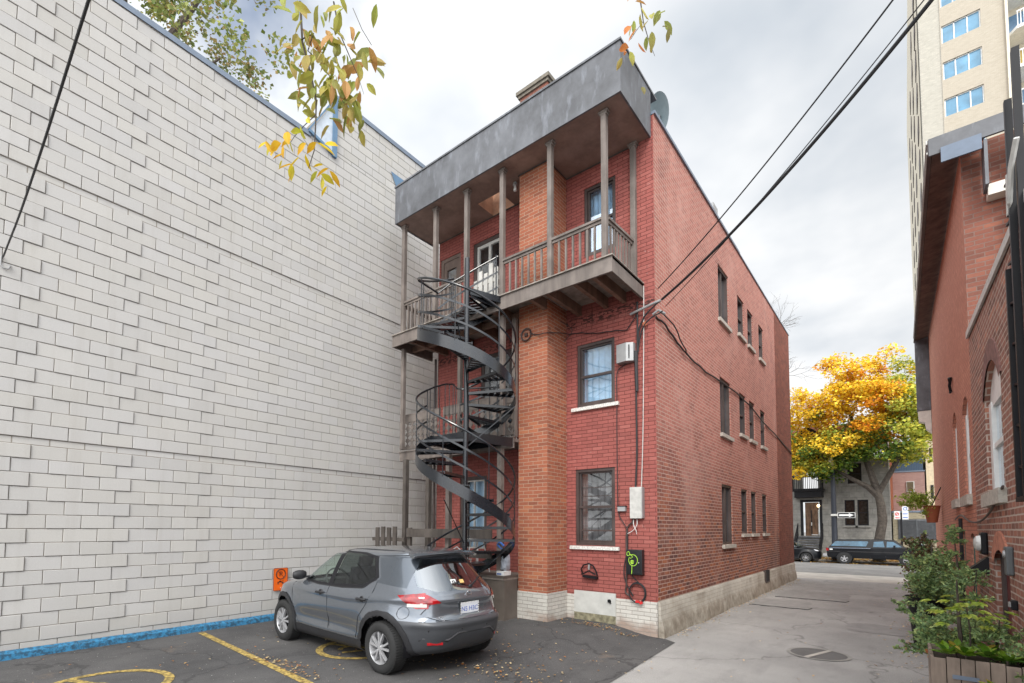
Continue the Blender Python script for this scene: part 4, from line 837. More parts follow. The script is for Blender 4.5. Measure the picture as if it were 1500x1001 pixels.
# dish
t = thing('satellite_dish', 'grey satellite dish on the roof corner behind the parapet', 'satellite dish', (-3.4, 9.2, 9.2))
mb = MB(); R_ = Matrix.Rotation(radians(-38), 3, 'Z') @ Matrix.Rotation(radians(18), 3, 'X'); vs = []; c0 = Vector((-3.42, 9.15, 9.82))
n = 28; vs.append(c0+R_ @ Vector((0, .07, 0)))
for i, rr in enumerate((.12, .22, .32)): vs += [c0+R_ @ Vector((rr*cos(2*pi*k/n), .07-(rr/.32)**2*.07, rr*1.1*sin(2*pi*k/n))) for k in range(n)]
mb.add(vs, [(0, 1+k, 1+(k+1) % n) for k in range(n)]+[(1+i*n+k, 1+i*n+(k+1) % n, 1+(i+1)*n+(k+1) % n, 1+(i+1)*n+k) for i in range(2) for k in range(n)], 0, True)
mb.build('dish', plain('dish_grey', (0.20, 0.26, 0.28), .5), t); mb = MB(); mb.tube([c0+Vector((0, .05, 0)), (-3.45, 9.3, 9.6), (-3.45, 9.32, 9.1)], .02, 8); mb.tube([c0+R_ @ Vector((0, .03, -.3)), c0+R_ @ Vector((0, -.3, -.12))], .012, 6); mb.build('mast', MT['grey_metal'], t)
# cable hanging from overhead down to the block wall at the far left
cable('hanging_cable', [(-2.5, .66, 5.35), (-3.88, .68, 5.33), (-5.6, .71, 5.22), (-7.2, .74, 5.20), (-8.5, .77, 5.30), (-9.1, .79, 5.38), (-9.30, .80, 5.46)], .010, 'black cable dropping from overhead across the pale block wall')
t = thing('wall_hook', 'small metal hook holding the cable end at the left of the block wall', 'hook', (-9.3, .80, 5.4))
mb = MB(); mb.tube([(-9.30, .79, 5.46), (-9.30, .785, 5.34), (-9.29, .81, 5.30), (-9.29, .86, 5.30), (-9.30, .885, 5.36)], .009, 6); mb.build('hook', MT['grey_metal'], t)
# orange sign on the block wall
SX = lambda y: WX(y)+.055
t = thing('no_parking_sign', 'orange sign with crossed out P and tow truck on the block wall by the car', 'sign', (WX(4.95), 4.95, .7))
sy, sz = Vector((-.0311, 1, 0)).normalized(), Vector((0, 0, 1)); so_c = Vector((SX(4.945), 4.945, .775))
def SP(u, v, d=0): return so_c+sy*u+sz*v+Vector((d, 0, 0))
def plate(mb, w_, h_, r, d, t_):
    pts = []
    for cx, cy, a0 in ((w_-r, h_-r, 0), (-w_+r, h_-r, 90), (-w_+r, -h_+r, 180), (w_-r, -h_+r, 270)):
        for k in range(5): q = radians(a0+22.5*k); pts.append((cx+r*cos(q), cy+r*sin(q)))
    n = len(pts); mb.add([SP(u, v, d) for u, v in pts]+[SP(u, v, d+t_) for u, v in pts], [tuple(range(n)), tuple(range(2*n-1, n-1, -1))]+[(i, (i+1) % n, n+(i+1) % n, n+i) for i in range(n)])
sb_ = plain('sign_black', (0.03, 0.012, 0.01), .5)
mb = MB(); plate(mb, .155, .225, .03, -.004, .004); mb.build('plate', plain('sign_edge', (0.62, 0.42, 0.36), .5), t)
mb = MB(); plate(mb, .150, .220, .028, .001, .001); mb.build('border', sb_, t); mb = MB(); plate(mb, .141, .211, .02, .0025, .001); mb.build('face', plain('sign_orange', (0.78, 0.13, 0.012), .45), t)
mb = MB(); mb.tube([SP(.095*cos(q), .10+.095*sin(q), .006) for q in np.linspace(0, 2*pi, 33)[:-1]], .009, 5, closed=True); mb.bar(SP(-.066, .166, .0075), SP(.066, .034, .0075), .004, .017, up=(1, 0, 0))
mb.box(0, 0, 0, 0, 0, 0) if False else None
for u0, u1, v0, v1 in ((-.065, .03, -.062, -.045), (-.03, .012, -.047, -.028), (-.065, -.045, -.078, -.05), (.02, .06, -.075, -.055)): mb.add([SP(u0, v0, .0045), SP(u1, v0, .0045), SP(u1, v1, .0045), SP(u0, v1, .0045)], [(0, 1, 2, 3)])
for u in (-.05, .045): mb.tube([SP(u+.011*cos(q), -.08+.011*sin(q), .005) for q in np.linspace(0, 2*pi, 11)[:-1]], .005, 4, closed=True)
mb.bar(SP(.02, -.035, .005), SP(.062, -.022, .005), .003, .006, up=(1, 0, 0)); mb.build('tow_truck_symbol', sb_, t)
text_mesh('P', .135, frame_mat(SP(0, .098, .0045), sy, sz), sb_, t, 'letter')
mb = MB(); mb.lathe([(0, .008), (.009, .008), (.009, 0)], SP(0, .195, 0), 10, 'x'); mb.lathe([(0, .008), (.009, .008), (.009, 0)], SP(0, -.165, 0), 10, 'x'); mb.build('bolt', MT['light_box'], t)
# ---- things on the porch
t = thing('folding_table', 'small white topped table on thin tube legs on the ground porch', 'table', (-6.75, 7.75, .9))
mb = MB(); mb.lathe([(0, 0), (.30, 0), (.31, .012), (.30, .03), (0, .03)], (-6.75, 7.75, 1.56), 24, caps=False); mb.build('table_top', MT['white_paint'], t)
for k in range(4): q = radians(45+90*k); mb = MB(); mb.tube([(-6.75+.12*cos(q), 7.75+.12*sin(q), 1.56), (-6.75+.26*cos(q), 7.75+.26*sin(q), .905)], .012, 6); mb.build('leg', MT['white_paint'], t)
t = thing('garden_chair', 'white tubular garden chair with an arched back behind the porch rail', 'chair', (-7.0, 7.95, .9))
mb = MB(); mb.tube([(-6.75, 7.30, .91), (-6.77, 7.32, 1.20), (-6.80, 7.34, 1.34), (-6.95, 7.36, 1.42), (-7.10, 7.34, 1.34), (-7.13, 7.32, 1.20), (-7.15, 7.30, .91)], .012, 6); mb.build('back_frame', MT['white_paint'], t)
mb = MB(); mb.box(-7.14, 7.34, 1.16, -6.76, 7.60, 1.18); mb.build('seat', MT['white_paint'], t)
for x in (-7.13, -6.77): mb = MB(); mb.tube([(x, 7.58, .905), (x, 7.58, 1.16)], .011, 6); mb.build('leg', MT['white_paint'], t)
t = thing('folding_chair', 'white folding chair legs on the middle balcony behind the lattice', 'chair', (-6.0, 7.8, 3.5))
mb = MB(); mb.tube([(-6.15, 7.75, 3.51), (-5.92, 7.75, 4.25)], .014, 6); mb.tube([(-6.15, 7.95, 3.51), (-5.92, 7.95, 4.25)], .014, 6); mb.tube([(-5.92, 7.75, 4.25), (-5.92, 7.95, 4.25)], .014, 6); mb.build('back_frame', MT['white_paint'], t); mb = MB(); mb.tube([(-5.86, 7.75, 3.51), (-6.1, 7.75, 4.0), (-6.1, 7.95, 4.0), (-5.86, 7.95, 3.51)], .014, 6); mb.build('front_legs', MT['white_paint'], t); mb = MB(); mb.box(-6.2, 7.74, 3.93, -5.9, 7.96, 3.95); mb.build('seat', MT['blue_frame'], t)
t = thing('shopping_bag', 'white and blue plastic bag on a tub at the right end of the porch', 'bag', (-5.70, 7.33, 1.02))
mb = MB(); vs = []
for j, (r_, z_) in enumerate(((.08, 1.03), (.12, 1.07), (.13, 1.18), (.11, 1.32), (.07, 1.43), (.03, 1.50))):
    vs += [(-5.70+.8*r_*(.85+.35*random.random())*cos(2*pi*k/14+.3*sin(j)), 7.33+r_*.8*(.8+.4*random.random())*sin(2*pi*k/14), z_*.88+.12+.025*random.uniform(-1, 1)) for k in range(14)]
mb.add(vs, [(j*14+k, j*14+(k+1) % 14, (j+1)*14+(k+1) % 14, (j+1)*14+k) for j in range(5) for k in range(14)], 0, True); mb.build('sack', plain('bag_plastic', (0.40, 0.43, 0.48), .4, var=.35, scale=12), t)
mb = MB(); mb.tube([(-5.74, 7.28, 1.42), (-5.79, 7.22, 1.50), (-5.73, 7.20, 1.56), (-5.67, 7.26, 1.48)], .02, 6); mb.build('knot', plain('bag_blue', (0.05, 0.16, 0.5), .4), t)
t = thing('storage_tub', 'white plastic tub with a blue stripe on the porch step', 'tub', (-5.71, 7.3, .936))
mb = MB(); mb.box(-5.80, 7.20, .936, -5.62, 7.42, 1.02); mb.build('tub', MT['white_paint'], t, bevel=.01); mb = MB(); mb.box(-5.78, 7.194, .955, -5.68, 7.1995, .98); mb.build('stripe', plain('stripe_blue', (0.08, 0.15, 0.4), .5), t)

# ================================================================== CAR GENERATOR
def pchip(xs, ys, x):
    return np.interp(x, xs, ys)
def smooth_rows(T, n):
    T = np.array(T, float); k = len(T); t = np.arange(k); out = []
    for s_ in np.linspace(0, k-1, n):
        i = min(int(s_), k-2); f = s_-i; p0, p1, p2, p3 = T[max(i-1, 0)], T[i], T[i+1], T[min(i+2, k-1)]
        m1, m2 = (p2-p0)*.5*.8, (p3-p1)*.5*.8
        out.append((2*f**3-3*f**2+1)*p1+(f**3-2*f**2+f)*m1+(-2*f**3+3*f**2)*p2+(f**3-f**2)*m2)
    return np.array(out)
RINGS = [  # zf, xf, zs, w, zr, xr
 (.18, 1.98, .21, .80, .30, -1.98), (.25, 2.07, .27, .855, .36, -2.06), (.40, 2.12, .42, .872, .46, -2.11), (.55, 2.135, .56, .880, .56, -2.135),
 (.68, 2.12, .70, .888, .66, -2.13), (.78, 2.08, .80, .886, .735, -2.075), (.87, 2.00, .88, .878, .82, -2.055), (.93, 1.84, .95, .866, .92, -2.045),
 (.985, 1.50, .99, .852, 1.01, -2.015), (1.03, 1.14, 1.035, .828, 1.085, -1.955), (1.12, 1.00, 1.12, .795, 1.17, -1.875), (1.26, .78, 1.25, .735, 1.30, -1.76),
 (1.40, .52, 1.38, .67, 1.42, -1.655), (1.48, .32, 1.465, .615, 1.50, -1.60), (1.535, .12, 1.515, .555, 1.545, -1.56), (1.565, -.10, 1.553, .42, 1.57, -1.40), (1.585, -.35, 1.578, .22, 1.588, -1.0), (1.59, -.5, 1.588, .06, 1.592, -.75)]
def car_surface(WHX=(1.29, -1.335)):
    R = smooth_rows(RINGS, 72); NU = 232
    V = []
    for (zf, xf, zs, w_, zr, xr) in R:
        xc = -.1 if xf > 0.3 else (xf+xr)/2; ph = np.linspace(0, 2*pi, 720, endpoint=False); c, s_ = np.cos(ph), np.sin(ph)
        nexp = 4.2; X = np.sign(c)*np.abs(c)**(2/nexp); Yv = np.sign(s_)*np.abs(s_)**(2/nexp)
        # plan bow: front and rear faces curved
        x = np.where(X > 0, xc+X*(xf-xc), xc+X*(xc-xr)); bow = .13*(np.abs(Yv)**2.4)*np.abs(X)**6
        x = np.where(X > 0, x-bow*1.5, x+bow*.75); y = Yv*w_
        t_ = np.clip(np.where(X > 0, (x-xc)/(xf-xc+1e-6), (xc-x)/(xc-xr+1e-6)), 0, 1)
        y = y*(1-.055*t_**2.5*np.where(X > 0, 1.3, .8))
        z = zs+np.where(X > 0, (zf-zs)*t_**2, (zr-zs)*t_**2.2)
        P_ = np.stack([x, y, z], 1); d = np.linalg.norm(np.roll(P_, -1, 0)-P_, axis=1); cs = np.concatenate([[0], np.cumsum(d)]); tot = cs[-1]; q = np.linspace(0, tot, NU, endpoint=False)
        PP = np.vstack([P_, P_[:1]]); V.append(np.stack([np.interp(q, cs, PP[:, i]) for i in range(3)], 1))
    V = np.array(V)
    x, y, z = V[..., 0], V[..., 1], V[..., 2]; sg = np.sign(y); side = np.clip((np.abs(y)-.45)/.3, 0, 1)
    for xw in WHX:                                  # flared arches
        d = np.hypot(x-xw, z-.36); V[..., 1] += sg*side*.028*np.exp(-((d-.40)/.10)**2)
    ru = np.exp(-((z-.50)/.10)**2)*np.clip(1-np.abs(x+.02)/1.0, 0, 1)**.5; V[..., 1] -= sg*side*.030*ru           # scooped lower doors
    V[..., 1] += sg*side*.012*np.exp(-((z-.385)/.045)**2)*np.clip(1-np.abs(x+.02)/.95, 0, 1)**.3
    V[..., 1] += sg*side*.016*np.exp(-((z-.90-.06*(x < -.6)*np.abs(x+.6))/.045)**2)                                # shoulder line
    rear = (x < -1.6)*(np.abs(y) < .80)
    V[..., 0] += rear*.035*np.exp(-((z-.83)/.085)**4)*np.clip(1-np.abs(y)/.46, 0, 1)**.35                          # plate recess
    V[..., 0] -= rear*.018*np.exp(-((z-.945)/.02)**2)*np.clip(1-np.abs(y)/.62, 0, 1)**.3
    V[..., 0] -= rear*.020*np.exp(-((z-.66)/.03)**2)
    return V
def in_poly(px, py, poly):
    c = False; n = len(poly)
    for i in range(n):
        x1, y1 = poly[i]; x2, y2 = poly[i-1]
        if (y1 > py) != (y2 > py) and px < (x2-x1)*(py-y1)/(y2-y1)+x1: c = not c
    return c
SIDEP = {  # (x, z) polygons on the flank
 'front_glass': [(.98, 1.055), (.60, 1.31), (.33, 1.455), (-.02, 1.485), (-.02, 1.04)],
 'rear_glass': [(-.13, 1.045), (-.13, 1.485), (-.60, 1.475), (-.88, 1.43), (-1.05, 1.20), (-.86, 1.085)],
 'pillar': [(1.06, 1.035), (.61, 1.345), (.34, 1.485), (-.02, 1.512), (-.60, 1.505), (-.93, 1.462), (-1.12, 1.195), (-.90, 1.045), (-.4, 1.015), (.2, 1.01)],
 'float_pillar': [(-.96, 1.455), (-1.15, 1.20), (-1.10, 1.135), (-1.62, 1.09), (-1.585, 1.35), (-1.52, 1.47)],
}
REARP = {  # (y, z) on the tail
 'hatch_glass': [(-.60, 1.115), (-.50, 1.445), (.50, 1.445), (.60, 1.115), (.45, 1.055), (-.45, 1.055)],
}
def make_car(name, label, paint, full=True):
    root = thing(name, label, 'car')
    V = car_surface(); nr, nu = V.shape[:2]; bm = bmesh.new(); grid = [[bm.verts.new(V[i, j]) for j in range(nu)] for i in range(nr)]
    for i in range(nr-1):
        for j in range(nu): bm.faces.new((grid[i][j], grid[i][(j+1) % nu], grid[i+1][(j+1) % nu], grid[i+1][j]))
    bm.faces.new([grid[nr-1][j] for j in range(nu)])
    bm.normal_update()
    def cut(p0, p1, plane, pad=.0):
        """cut faces near the segment p0-p1 drawn in plane 'xz' (flanks) or 'yz' (tail)"""
        lo = [min(p0[k], p1[k])-.045 for k in (0, 1)]; hi = [max(p0[k], p1[k])+.045 for k in (0, 1)]; fs = []
        for f in bm.faces:
            c = f.calc_center_median()
            if plane == 'xz':
                if abs(f.normal.y) < .35: continue
                a = c.x
            else:
                if f.normal.x > -.3: continue
                a = c.y
            if lo[0] < a < hi[0] and lo[1] < c.z < hi[1]: fs.append(f)
        if not fs: return
        d = (p1[0]-p0[0], p1[1]-p0[1]); nrm = (-d[1], 0, d[0]) if plane == 'xz' else (0, -d[1], d[0]); co = (p0[0], 0, p0[1]) if plane == 'xz' else (0, p0[0], p0[1])
        ge = set(fs) | {e for f in fs for e in f.edges} | {v for f in fs for v in f.verts}
        bmesh.ops.bisect_plane(bm, geom=list(ge), plane_co=co, plane_no=nrm, dist=.0008); bm.normal_update()
    def loop(poly, plane, close=True):
        for i in range(len(poly) if close else len(poly)-1): cut(poly[i], poly[(i+1) % len(poly)], plane)
    for p in SIDEP.values(): loop(p, 'xz')
    for p in REARP.values(): loop(p, 'yz')
    AR = {}
    for xw in (1.29, -1.335):
        for rr, nm in ((.385, 'hole'), (.455, 'trim')):
            c_ = [(xw+rr*cos(2*pi*k/36), .345+rr*sin(2*pi*k/36)) for k in range(36)]; loop(c_, 'xz')
    cut((1.0, .36), (-1.0, .36), 'xz')
    bump_line = [(-2.3, .70), (-1.9, .695), (-1.66, .56), (-1.60, .2)]; loop(bump_line, 'xz', False)
    tl = [(-1.55, 1.005), (-1.80, 1.035), (-1.97, 1.065), (-2.2, 1.06), (-2.2, .86), (-1.80, .855)]; loop(tl, 'xz')
    rl = [(.62, 1.06), (.44, .925), (.62, .895), (.72, .86), (.9, .86), (.9, 1.06)]; rl2 = [(-a, b) for a, b in rl]; loop(rl, 'yz'); loop(rl2, 'yz')
    rb_ = [(-.9, .705), (.9, .705)]; loop(rb_, 'yz', False)
    low = [(-.62, .50), (-.40, .50), (-.30, .56), (.30, .56), (.40, .50), (.62, .50)]; loop(low, 'yz', False)
    hl = [(1.70, .93), (2.05, .86), (2.08, .78), (1.85, .80)]; loop(hl, 'xz')
    bm.normal_update()
    parts = {}
    for f in bm.faces:
        c = f.calc_center_median(); n = f.normal; k = 'body'
        if abs(n.y) > .35:
            for xw in (1.29, -1.335):
                d = hypot(c.x-xw, c.z-.345)
                if d < .385: k = None
                elif d < .455 and k: k = 'wheel_arch_trim' if xw > 0 else 'rear_arch_trim'
            if k == 'body' and c.z < .36 and -1.0 < c.x < 1.0: k = 'side_skirt'
            if k == 'body':
                for nm in ('front_glass', 'rear_glass', 'pillar', 'float_pillar'):
                    if in_poly(c.x, c.z, SIDEP[nm]): k = nm; break
            if k == 'body' and in_poly(c.x, c.z, hl): k = 'headlight'
        if k == 'body' and c.x < -1.5:
            if (abs(n.y) > abs(n.x)*.9 and in_poly(c.x, c.z, tl)) or (abs(n.y) <= abs(n.x)*.9 and n.x < 0 and (in_poly(c.y, c.z, rl) or in_poly(c.y, c.z, rl2))): k = 'tail_light'
            elif n.x < -.3 and in_poly(c.y, c.z, REARP['hatch_glass']): k = 'hatch_glass'
            elif c.z < .70 and (n.x < -.3 or in_poly(c.x, c.z, bump_line+[(-2.3, .2)]) ): k = 'rear_bumper'
        if k == 'body' and c.z < .33 and c.x > 1.5: k = 'front_bumper'
        if k == 'tail_light': k = 'tail_light_l' if c.y > 0 else 'tail_light_r'
        if k == 'front_glass' or k == 'rear_glass': k += '_l' if c.y > 0 else '_r'
        if k: parts.setdefault(k, []).append(f)
        # windscreen
    for f in list(parts['body']):
        c = f.calc_center_median(); n = f.normal
        if c.x > .2 and c.z > 1.06 and c.z < 1.50 and n.x > .25 and abs(c.y) < .68-(c.z-1.05)*.25: parts['body'].remove(f); parts.setdefault('windscreen', []).append(f)
    bump_m = plain('bumper_paint', (0.055, 0.058, 0.064), .38, .2, .08) if 'bumper_paint' not in MT else MT['bumper_paint']; MT['bumper_paint'] = bump_m
    for k in ('float_pillar', 'pillar', 'wheel_arch_trim', 'rear_arch_trim', 'side_skirt', 'headlight'):
        if k in parts:
            fs = parts.pop(k); parts[k+'_l'] = [f for f in fs if f.calc_center_median().y > 0]; parts[k+'_r'] = [f for f in fs if f.calc_center_median().y <= 0]
    black = plain('car_plastic', (0.022, 0.022, 0.024), .5, spec=.4) if 'car_plastic' not in MT else MT['car_plastic']; MT['car_plastic'] = black
    red = plain('lamp_red', (0.27, 0.004, 0.007), .08, var=.6, scale=14, coat=1) if 'lamp_red' not in MT else MT['lamp_red']; MT['lamp_red'] = red
    matof = {'body': paint, 'wheel_arch_trim': black, 'rear_arch_trim': black, 'side_skirt': black, 'front_bumper': black, 'pillar': MT['black_metal'], 'float_pillar': paint_dark, 'windscreen': MT['car_front_glass'], 'hatch_glass': MT['car_hatch_glass'],
             'front_glass_l': MT['car_front_glass'], 'front_glass_r': MT['car_front_glass'], 'rear_glass_l': MT['car_glass'], 'rear_glass_r': MT['car_glass'], 'tail_light_l': red, 'tail_light_r': red, 'headlight': plain('lamp_clear', (.6, .6, .62), .1), 'rear_bumper': bump_m}
    nice = {'rear_arch_trim': 'wheel_arch_trim', 'front_glass_l': 'front_window', 'front_glass_r': 'front_window', 'rear_glass_l': 'rear_window', 'rear_glass_r': 'rear_window', 'tail_light_l': 'tail_light', 'tail_light_r': 'tail_light', 'pillar': 'window_surround', 'float_pillar': 'rear_pillar', 'hatch_glass': 'hatch_window'}
    off = {'wheel_arch_trim': .012, 'rear_arch_trim': .012, 'side_skirt': .004, 'tail_light_l': .008, 'tail_light_r': .008, 'rear_bumper': .006, 'front_glass_l': -.006, 'front_glass_r': -.006, 'rear_glass_l': -.006, 'rear_glass_r': -.006, 'hatch_glass': -.002}
    objs = {}
    for q_ in list(matof):
        for e_ in ('_l', '_r'): matof.setdefault(q_+e_, matof[q_]); nice.setdefault(q_+e_, nice.get(q_, q_)); off.setdefault(q_+e_, off.get(q_, 0))
    for k, fs in parts.items():
        vi = {}; vs = []; nn = []; F = []
        for f in fs:
            q = []
            for v in f.verts:
                if v not in vi: vi[v] = len(vs); vs.append(v.co+v.normal*off.get(k, 0)); nn.append(tuple(v.normal))
                q.append(vi[v])
            F.append(tuple(q))
        me = bpy.data.meshes.new(nice.get(k, k)); me.from_pydata([tuple(v) for v in vs], [], F); me.polygons.foreach_set('use_smooth', [True]*len(F)); me.materials.append(matof[k]); me.update()
        if 'arch' not in k:
            try: me.normals_split_custom_set_from_vertices(nn)
            except Exception: pass
        o = bpy.data.objects.new(nice.get(k, k), me); COL.objects.link(o); adopt(o, root); objs[k] = o
    bm.free()
    # underside, wheel wells
    mb = MB(); mb.box(-.90, -.74, .26, .86, .74, .55); mb.box(-1.80, -.52, .30, 1.85, .52, .5501)
    for xw in (1.29, -1.335):
        for s_ in (-1, 1):
            qs = [radians(-14+208*k/20) for k in range(21)]; vs = [(xw+.39*cos(q), s_*yv, .345+.39*sin(q)) for yv in (.50, .80) for q in qs]; mb.add(vs, [(k, k+1, 22+k, 21+k) for k in range(20)]+[tuple(range(21))])
    mb.build('underbody', MT['black_metal'], root, recalc=False)
    # seats and dashboard seen through the glass
    mb = MB(); sm_ = plain('seat_cloth', (0.05, 0.05, 0.052), .9) if 'seat_cloth' not in MT else MT['seat_cloth']; MT['seat_cloth'] = sm_
    mb.box(-1.7, -.72, .55, 1.15, .72, .60); mb.box(.75, -.70, .60, 1.1, .70, 1.0)
    o = mb.build('cabin_floor', sm_, root)
    for x, y in ((.05, .36), (.05, -.36), (-.95, .40), (-.95, 0), (-.95, -.40)):
        mb = MB(); mb.obox((x-.18, y, .93), (.055, 0, .01), (0, .21, 0), (-.09, 0, .34)); mb.obox((x-.29, y, 1.35), (.04, 0, 0), (0, .12, 0), (-.02, 0, .085)); mb.obox((x+.05, y, .66), (.24, 0, 0), (0, .22, 0), (0, 0, .07)); mb.build('seat', sm_, root, bevel=.03)
    mb = MB(); mb.tube([(.55+.06*cos(q), .36+.18*sin(q), 1.02+.17*cos(q)) for q in np.linspace(0, 2*pi, 25)[:-1]], .014, 6, closed=True); mb.build('steering_wheel', sm_, root)
    rim_m = plain('alloy', (0.42, 0.42, 0.43), .35, .35, .08) if 'alloy' not in MT else MT['alloy']; MT['alloy'] = rim_m; ty = plain('tyre', (0.018, 0.018, 0.018), .85, bump=.3) if 'tyre' not in MT else MT['tyre']; MT['tyre'] = ty
    for xw in (1.29, -1.335):
        for s_ in (1, -1):
            yo = s_*.775; mb = MB()
            mb.lathe([(.205, .09), (.225, .105), (.27, .112), (.305, .10), (.326, .075), (.330, .03), (.330, -.03), (.326, -.075), (.305, -.10), (.22, -.10)], (xw, yo, .33), 48, 'y', caps=False)
            for k in range(60):
                q = 2*pi*k/60; ca, sa = cos(q), sin(q)
                mb.obox((xw+.329*ca, yo+.045*s_, .33+.329*sa), (-.008*sa, 0, .008*ca), (.0, .04, .0), (.004*ca, 0, .004*sa)); mb.obox((xw+.329*cos(q+.05), yo-.045*s_, .33+.329*sin(q+.05)), (-.008*sa, 0, .008*ca), (.0, .04, .0), (.004*ca, 0, .004*sa))
            tyre = mb.build('tyre', ty, root)
            mb = MB(); mb.lathe([(.207, .10*s_), (.200, .09*s_), (.190, .05*s_), (.188, -.06*s_)], (xw, yo, .33), 40, 'y', caps=False)
            for k in range(5):
                q = 2*pi*k/5+pi/2+.1
                for dq in (-.16, .16):
                    a, b = q+dq*.55, q+dq*1.55; ca, sa = cos(q), sin(q)
                    p0 = Vector((xw+.035*cos(a), yo+.088*s_, .33+.035*sin(a))); p1 = Vector((xw+.196*cos(b), yo+.082*s_, .33+.196*sin(b)))
                    mb.bar(p0, p1, .024, .031, up=(0, 1, 0))
            mb.lathe([(.0, .100*s_), (.032, .098*s_), (.045, .085*s_), (.05, .06*s_)], (xw, yo, .33), 20, 'y', caps=False); mb.build('rim', rim_m, tyre)
            mb = MB(); mb.lathe([(.0, .02*s_), (.14, .02*s_), (.14, .0)], (xw, yo, .33), 24, 'y', caps=False); mb.build('brake_disc', MT['dark_inside'], tyre)
    # surface lookup for the small parts
    Vf = V.reshape(-1, 3)
    def on_side(x, z, s_=1, d=0.0):
        m_ = (Vf[:, 1]*s_ > .3); q = Vf[m_]; i = np.argsort((q[:, 0]-x)**2+(q[:, 2]-z)**2)[:4]; return Vector((x, q[i, 1].mean()+s_*d, z))
    def on_rear(y, z, d=0.0):
        m_ = (Vf[:, 0] < -1.4); q = Vf[m_]; i = np.argsort((q[:, 1]-y)**2+(q[:, 2]-z)**2)[:4]; return Vector((q[i, 0].mean()-d, y, z))
    seams = [[(1.02, 1.02), (1.00, .80), (.92, .60), (.80, .42), (.76, .36)], [(-.075, 1.02), (-.08, .75), (-.085, .36)], [(-1.12, 1.14), (-1.10, .98), (-.98, .80), (-.86, .66), (-.82, .52), (-.80, .38)], [(-1.48, .70), (-1.70, .80), (-1.80, .86)]]
    for s_ in (1, -1):
        for sm__ in seams[:3]:
            pts = []
            for a, b in zip(sm__, sm__[1:]): pts += [on_side(a[0]+(b[0]-a[0])*k/5, a[1]+(b[1]-a[1])*k/5, s_, .0) for k in range(5)]
            pts.append(on_side(*sm__[-1], s_, .0)); mb = MB(); mb.tube(pts, .0045, 5); mb.build('door_seam', MT['black_metal'], root)
        for hx in (.10, -.93):
            p = on_side(hx, .905, s_, .028); mb = MB(); mb.tube([p+Vector((.10, -s_*.018, 0)), p+Vector((.075, 0, 0)), p+Vector((-.075, 0, .004)), p+Vector((-.10, -s_*.018, .004))], .016, 8); mb.lathe([(0, .002*s_), (.04, .002*s_), (.045, -.01*s_)], p-Vector((0, s_*.026, 0)), 14, 'y', caps=False); mb.build('door_handle', black, root)
        m0 = on_side(.80, 1.09, s_, 0); mb = MB(); c0 = m0+Vector((.02, s_*.17, .01)); vs = []
        for i in range(7):
            for k in range(12): ph = pi*i/6; vs.append(c0+Vector((.065*sin(ph)*cos(2*pi*k/12)*1.0+.01, s_*.115*cos(ph), .075*sin(ph)**.6*sin(2*pi*k/12))))
        mb.add(vs, [(i*12+k, i*12+(k+1) % 12, (i+1)*12+(k+1) % 12, (i+1)*12+k) for i in range(6) for k in range(12)], 0, True); mb.bar(m0-Vector((0, s_*.05, .02)), c0-Vector((0, 0, .04)), .05, .03)
        mr = mb.build('wing_mirror', black, root)
        pts = [on_side(x, z, s_, .001) for x, z in ((1.06, 1.03), (.6, 1.012), (.2, 1.006), (-.4, 1.012), (-.86, 1.04), (-1.10, 1.17))]; mb = MB(); mb.tube(pts, .006, 5); mb.build('belt_trim', black, root)
    if not full: return root
    mb = MB(); mb.tube([on_side(-1.66+.075*cos(q), .80+.075*sin(q), 1, .0015) for q in np.linspace(0, 2*pi, 21)[:-1]], .003, 4, closed=True); mb.build('fuel_door', MT['black_metal'], root)
    def on_top(x, y):
        m_ = Vf[:, 2] > 1.45; q = Vf[m_]; i = np.argsort((q[:, 0]-x)**2+(q[:, 1]-y)**2)[:5]; return Vector((x, y, q[i, 2].mean()+.001))
    # roof rails / ribs, antenna, spoiler lip
    mb = MB()
    for y in (.47, -.47): mb.tube([on_top(x_, y) for x_ in np.linspace(.05, -1.42, 12)], .007, 6)
    mb.build('roof_groove', black, root)
    mb = MB(); mb.lathe([(.03, 0), (.022, .02), (.0, .028)], (-1.25, 0, 1.573), 12, caps=False); mb.tube([(-1.25, 0, 1.59), (-1.36, 0, 1.70)], [.006, .003], 6); mb.build('antenna', black, root)
    mb = MB(); n = 24; vs = []
    for k in range(n+1):
        y = -.56+1.12*k/n; e = abs(y/.56); xe = -1.72+.10*e**3; z0 = 1.525-.035*e**2
        vs += [(-1.46, y*.97, 1.562-.03*e**2), (xe+.06, y, z0+.022), (xe, y*1.0, z0), (xe+.03, y, z0-.03), (-1.52, y*.97, z0-.03)]
    mb.add(vs, [(5*k+j, 5*k+(j+1) % 5, 5*k+5+(j+1) % 5, 5*k+5+j) for k in range(n) for j in range(5)]+[(0, 1, 2, 3, 4), tuple(5*n+j for j in (4, 3, 2, 1, 0))], 0, True); mb.build('spoiler', paint, root)
    # tail details
    hs = [(-.60, 1.06), (-.52, .95), (-.60, .86), (-.66, .78), (-.50, .715), (0, .705), (.50, .715), (.66, .78), (.60, .86), (.52, .95), (.60, 1.06)]
    pts = []
    for a, b in zip(hs, hs[1:]): pts += [on_rear(a[0]+(b[0]-a[0])*k/5, a[1]+(b[1]-a[1])*k/5, .0) for k in range(5)]
    mb = MB(); mb.tube(pts, .005, 5); mb.build('hatch_seam', MT['black_metal'], root)
    p = on_rear(0, .815, .012); mb = MB(); mb.obox(p, (.004, 0, 0), (0, .165, 0), (0, 0, .088)); pl = mb.build('licence_plate', plain('plate_frame', (0.03, 0.03, 0.03), .4), root)
    mb = MB(); mb.obox(p-Vector((.005, 0, 0)), (.003, 0, 0), (0, .15, 0), (0, 0, .075)); mb.build('plate_face', plain('plate_white', (0.68, 0.70, 0.74), .4), pl)
    mb = MB()
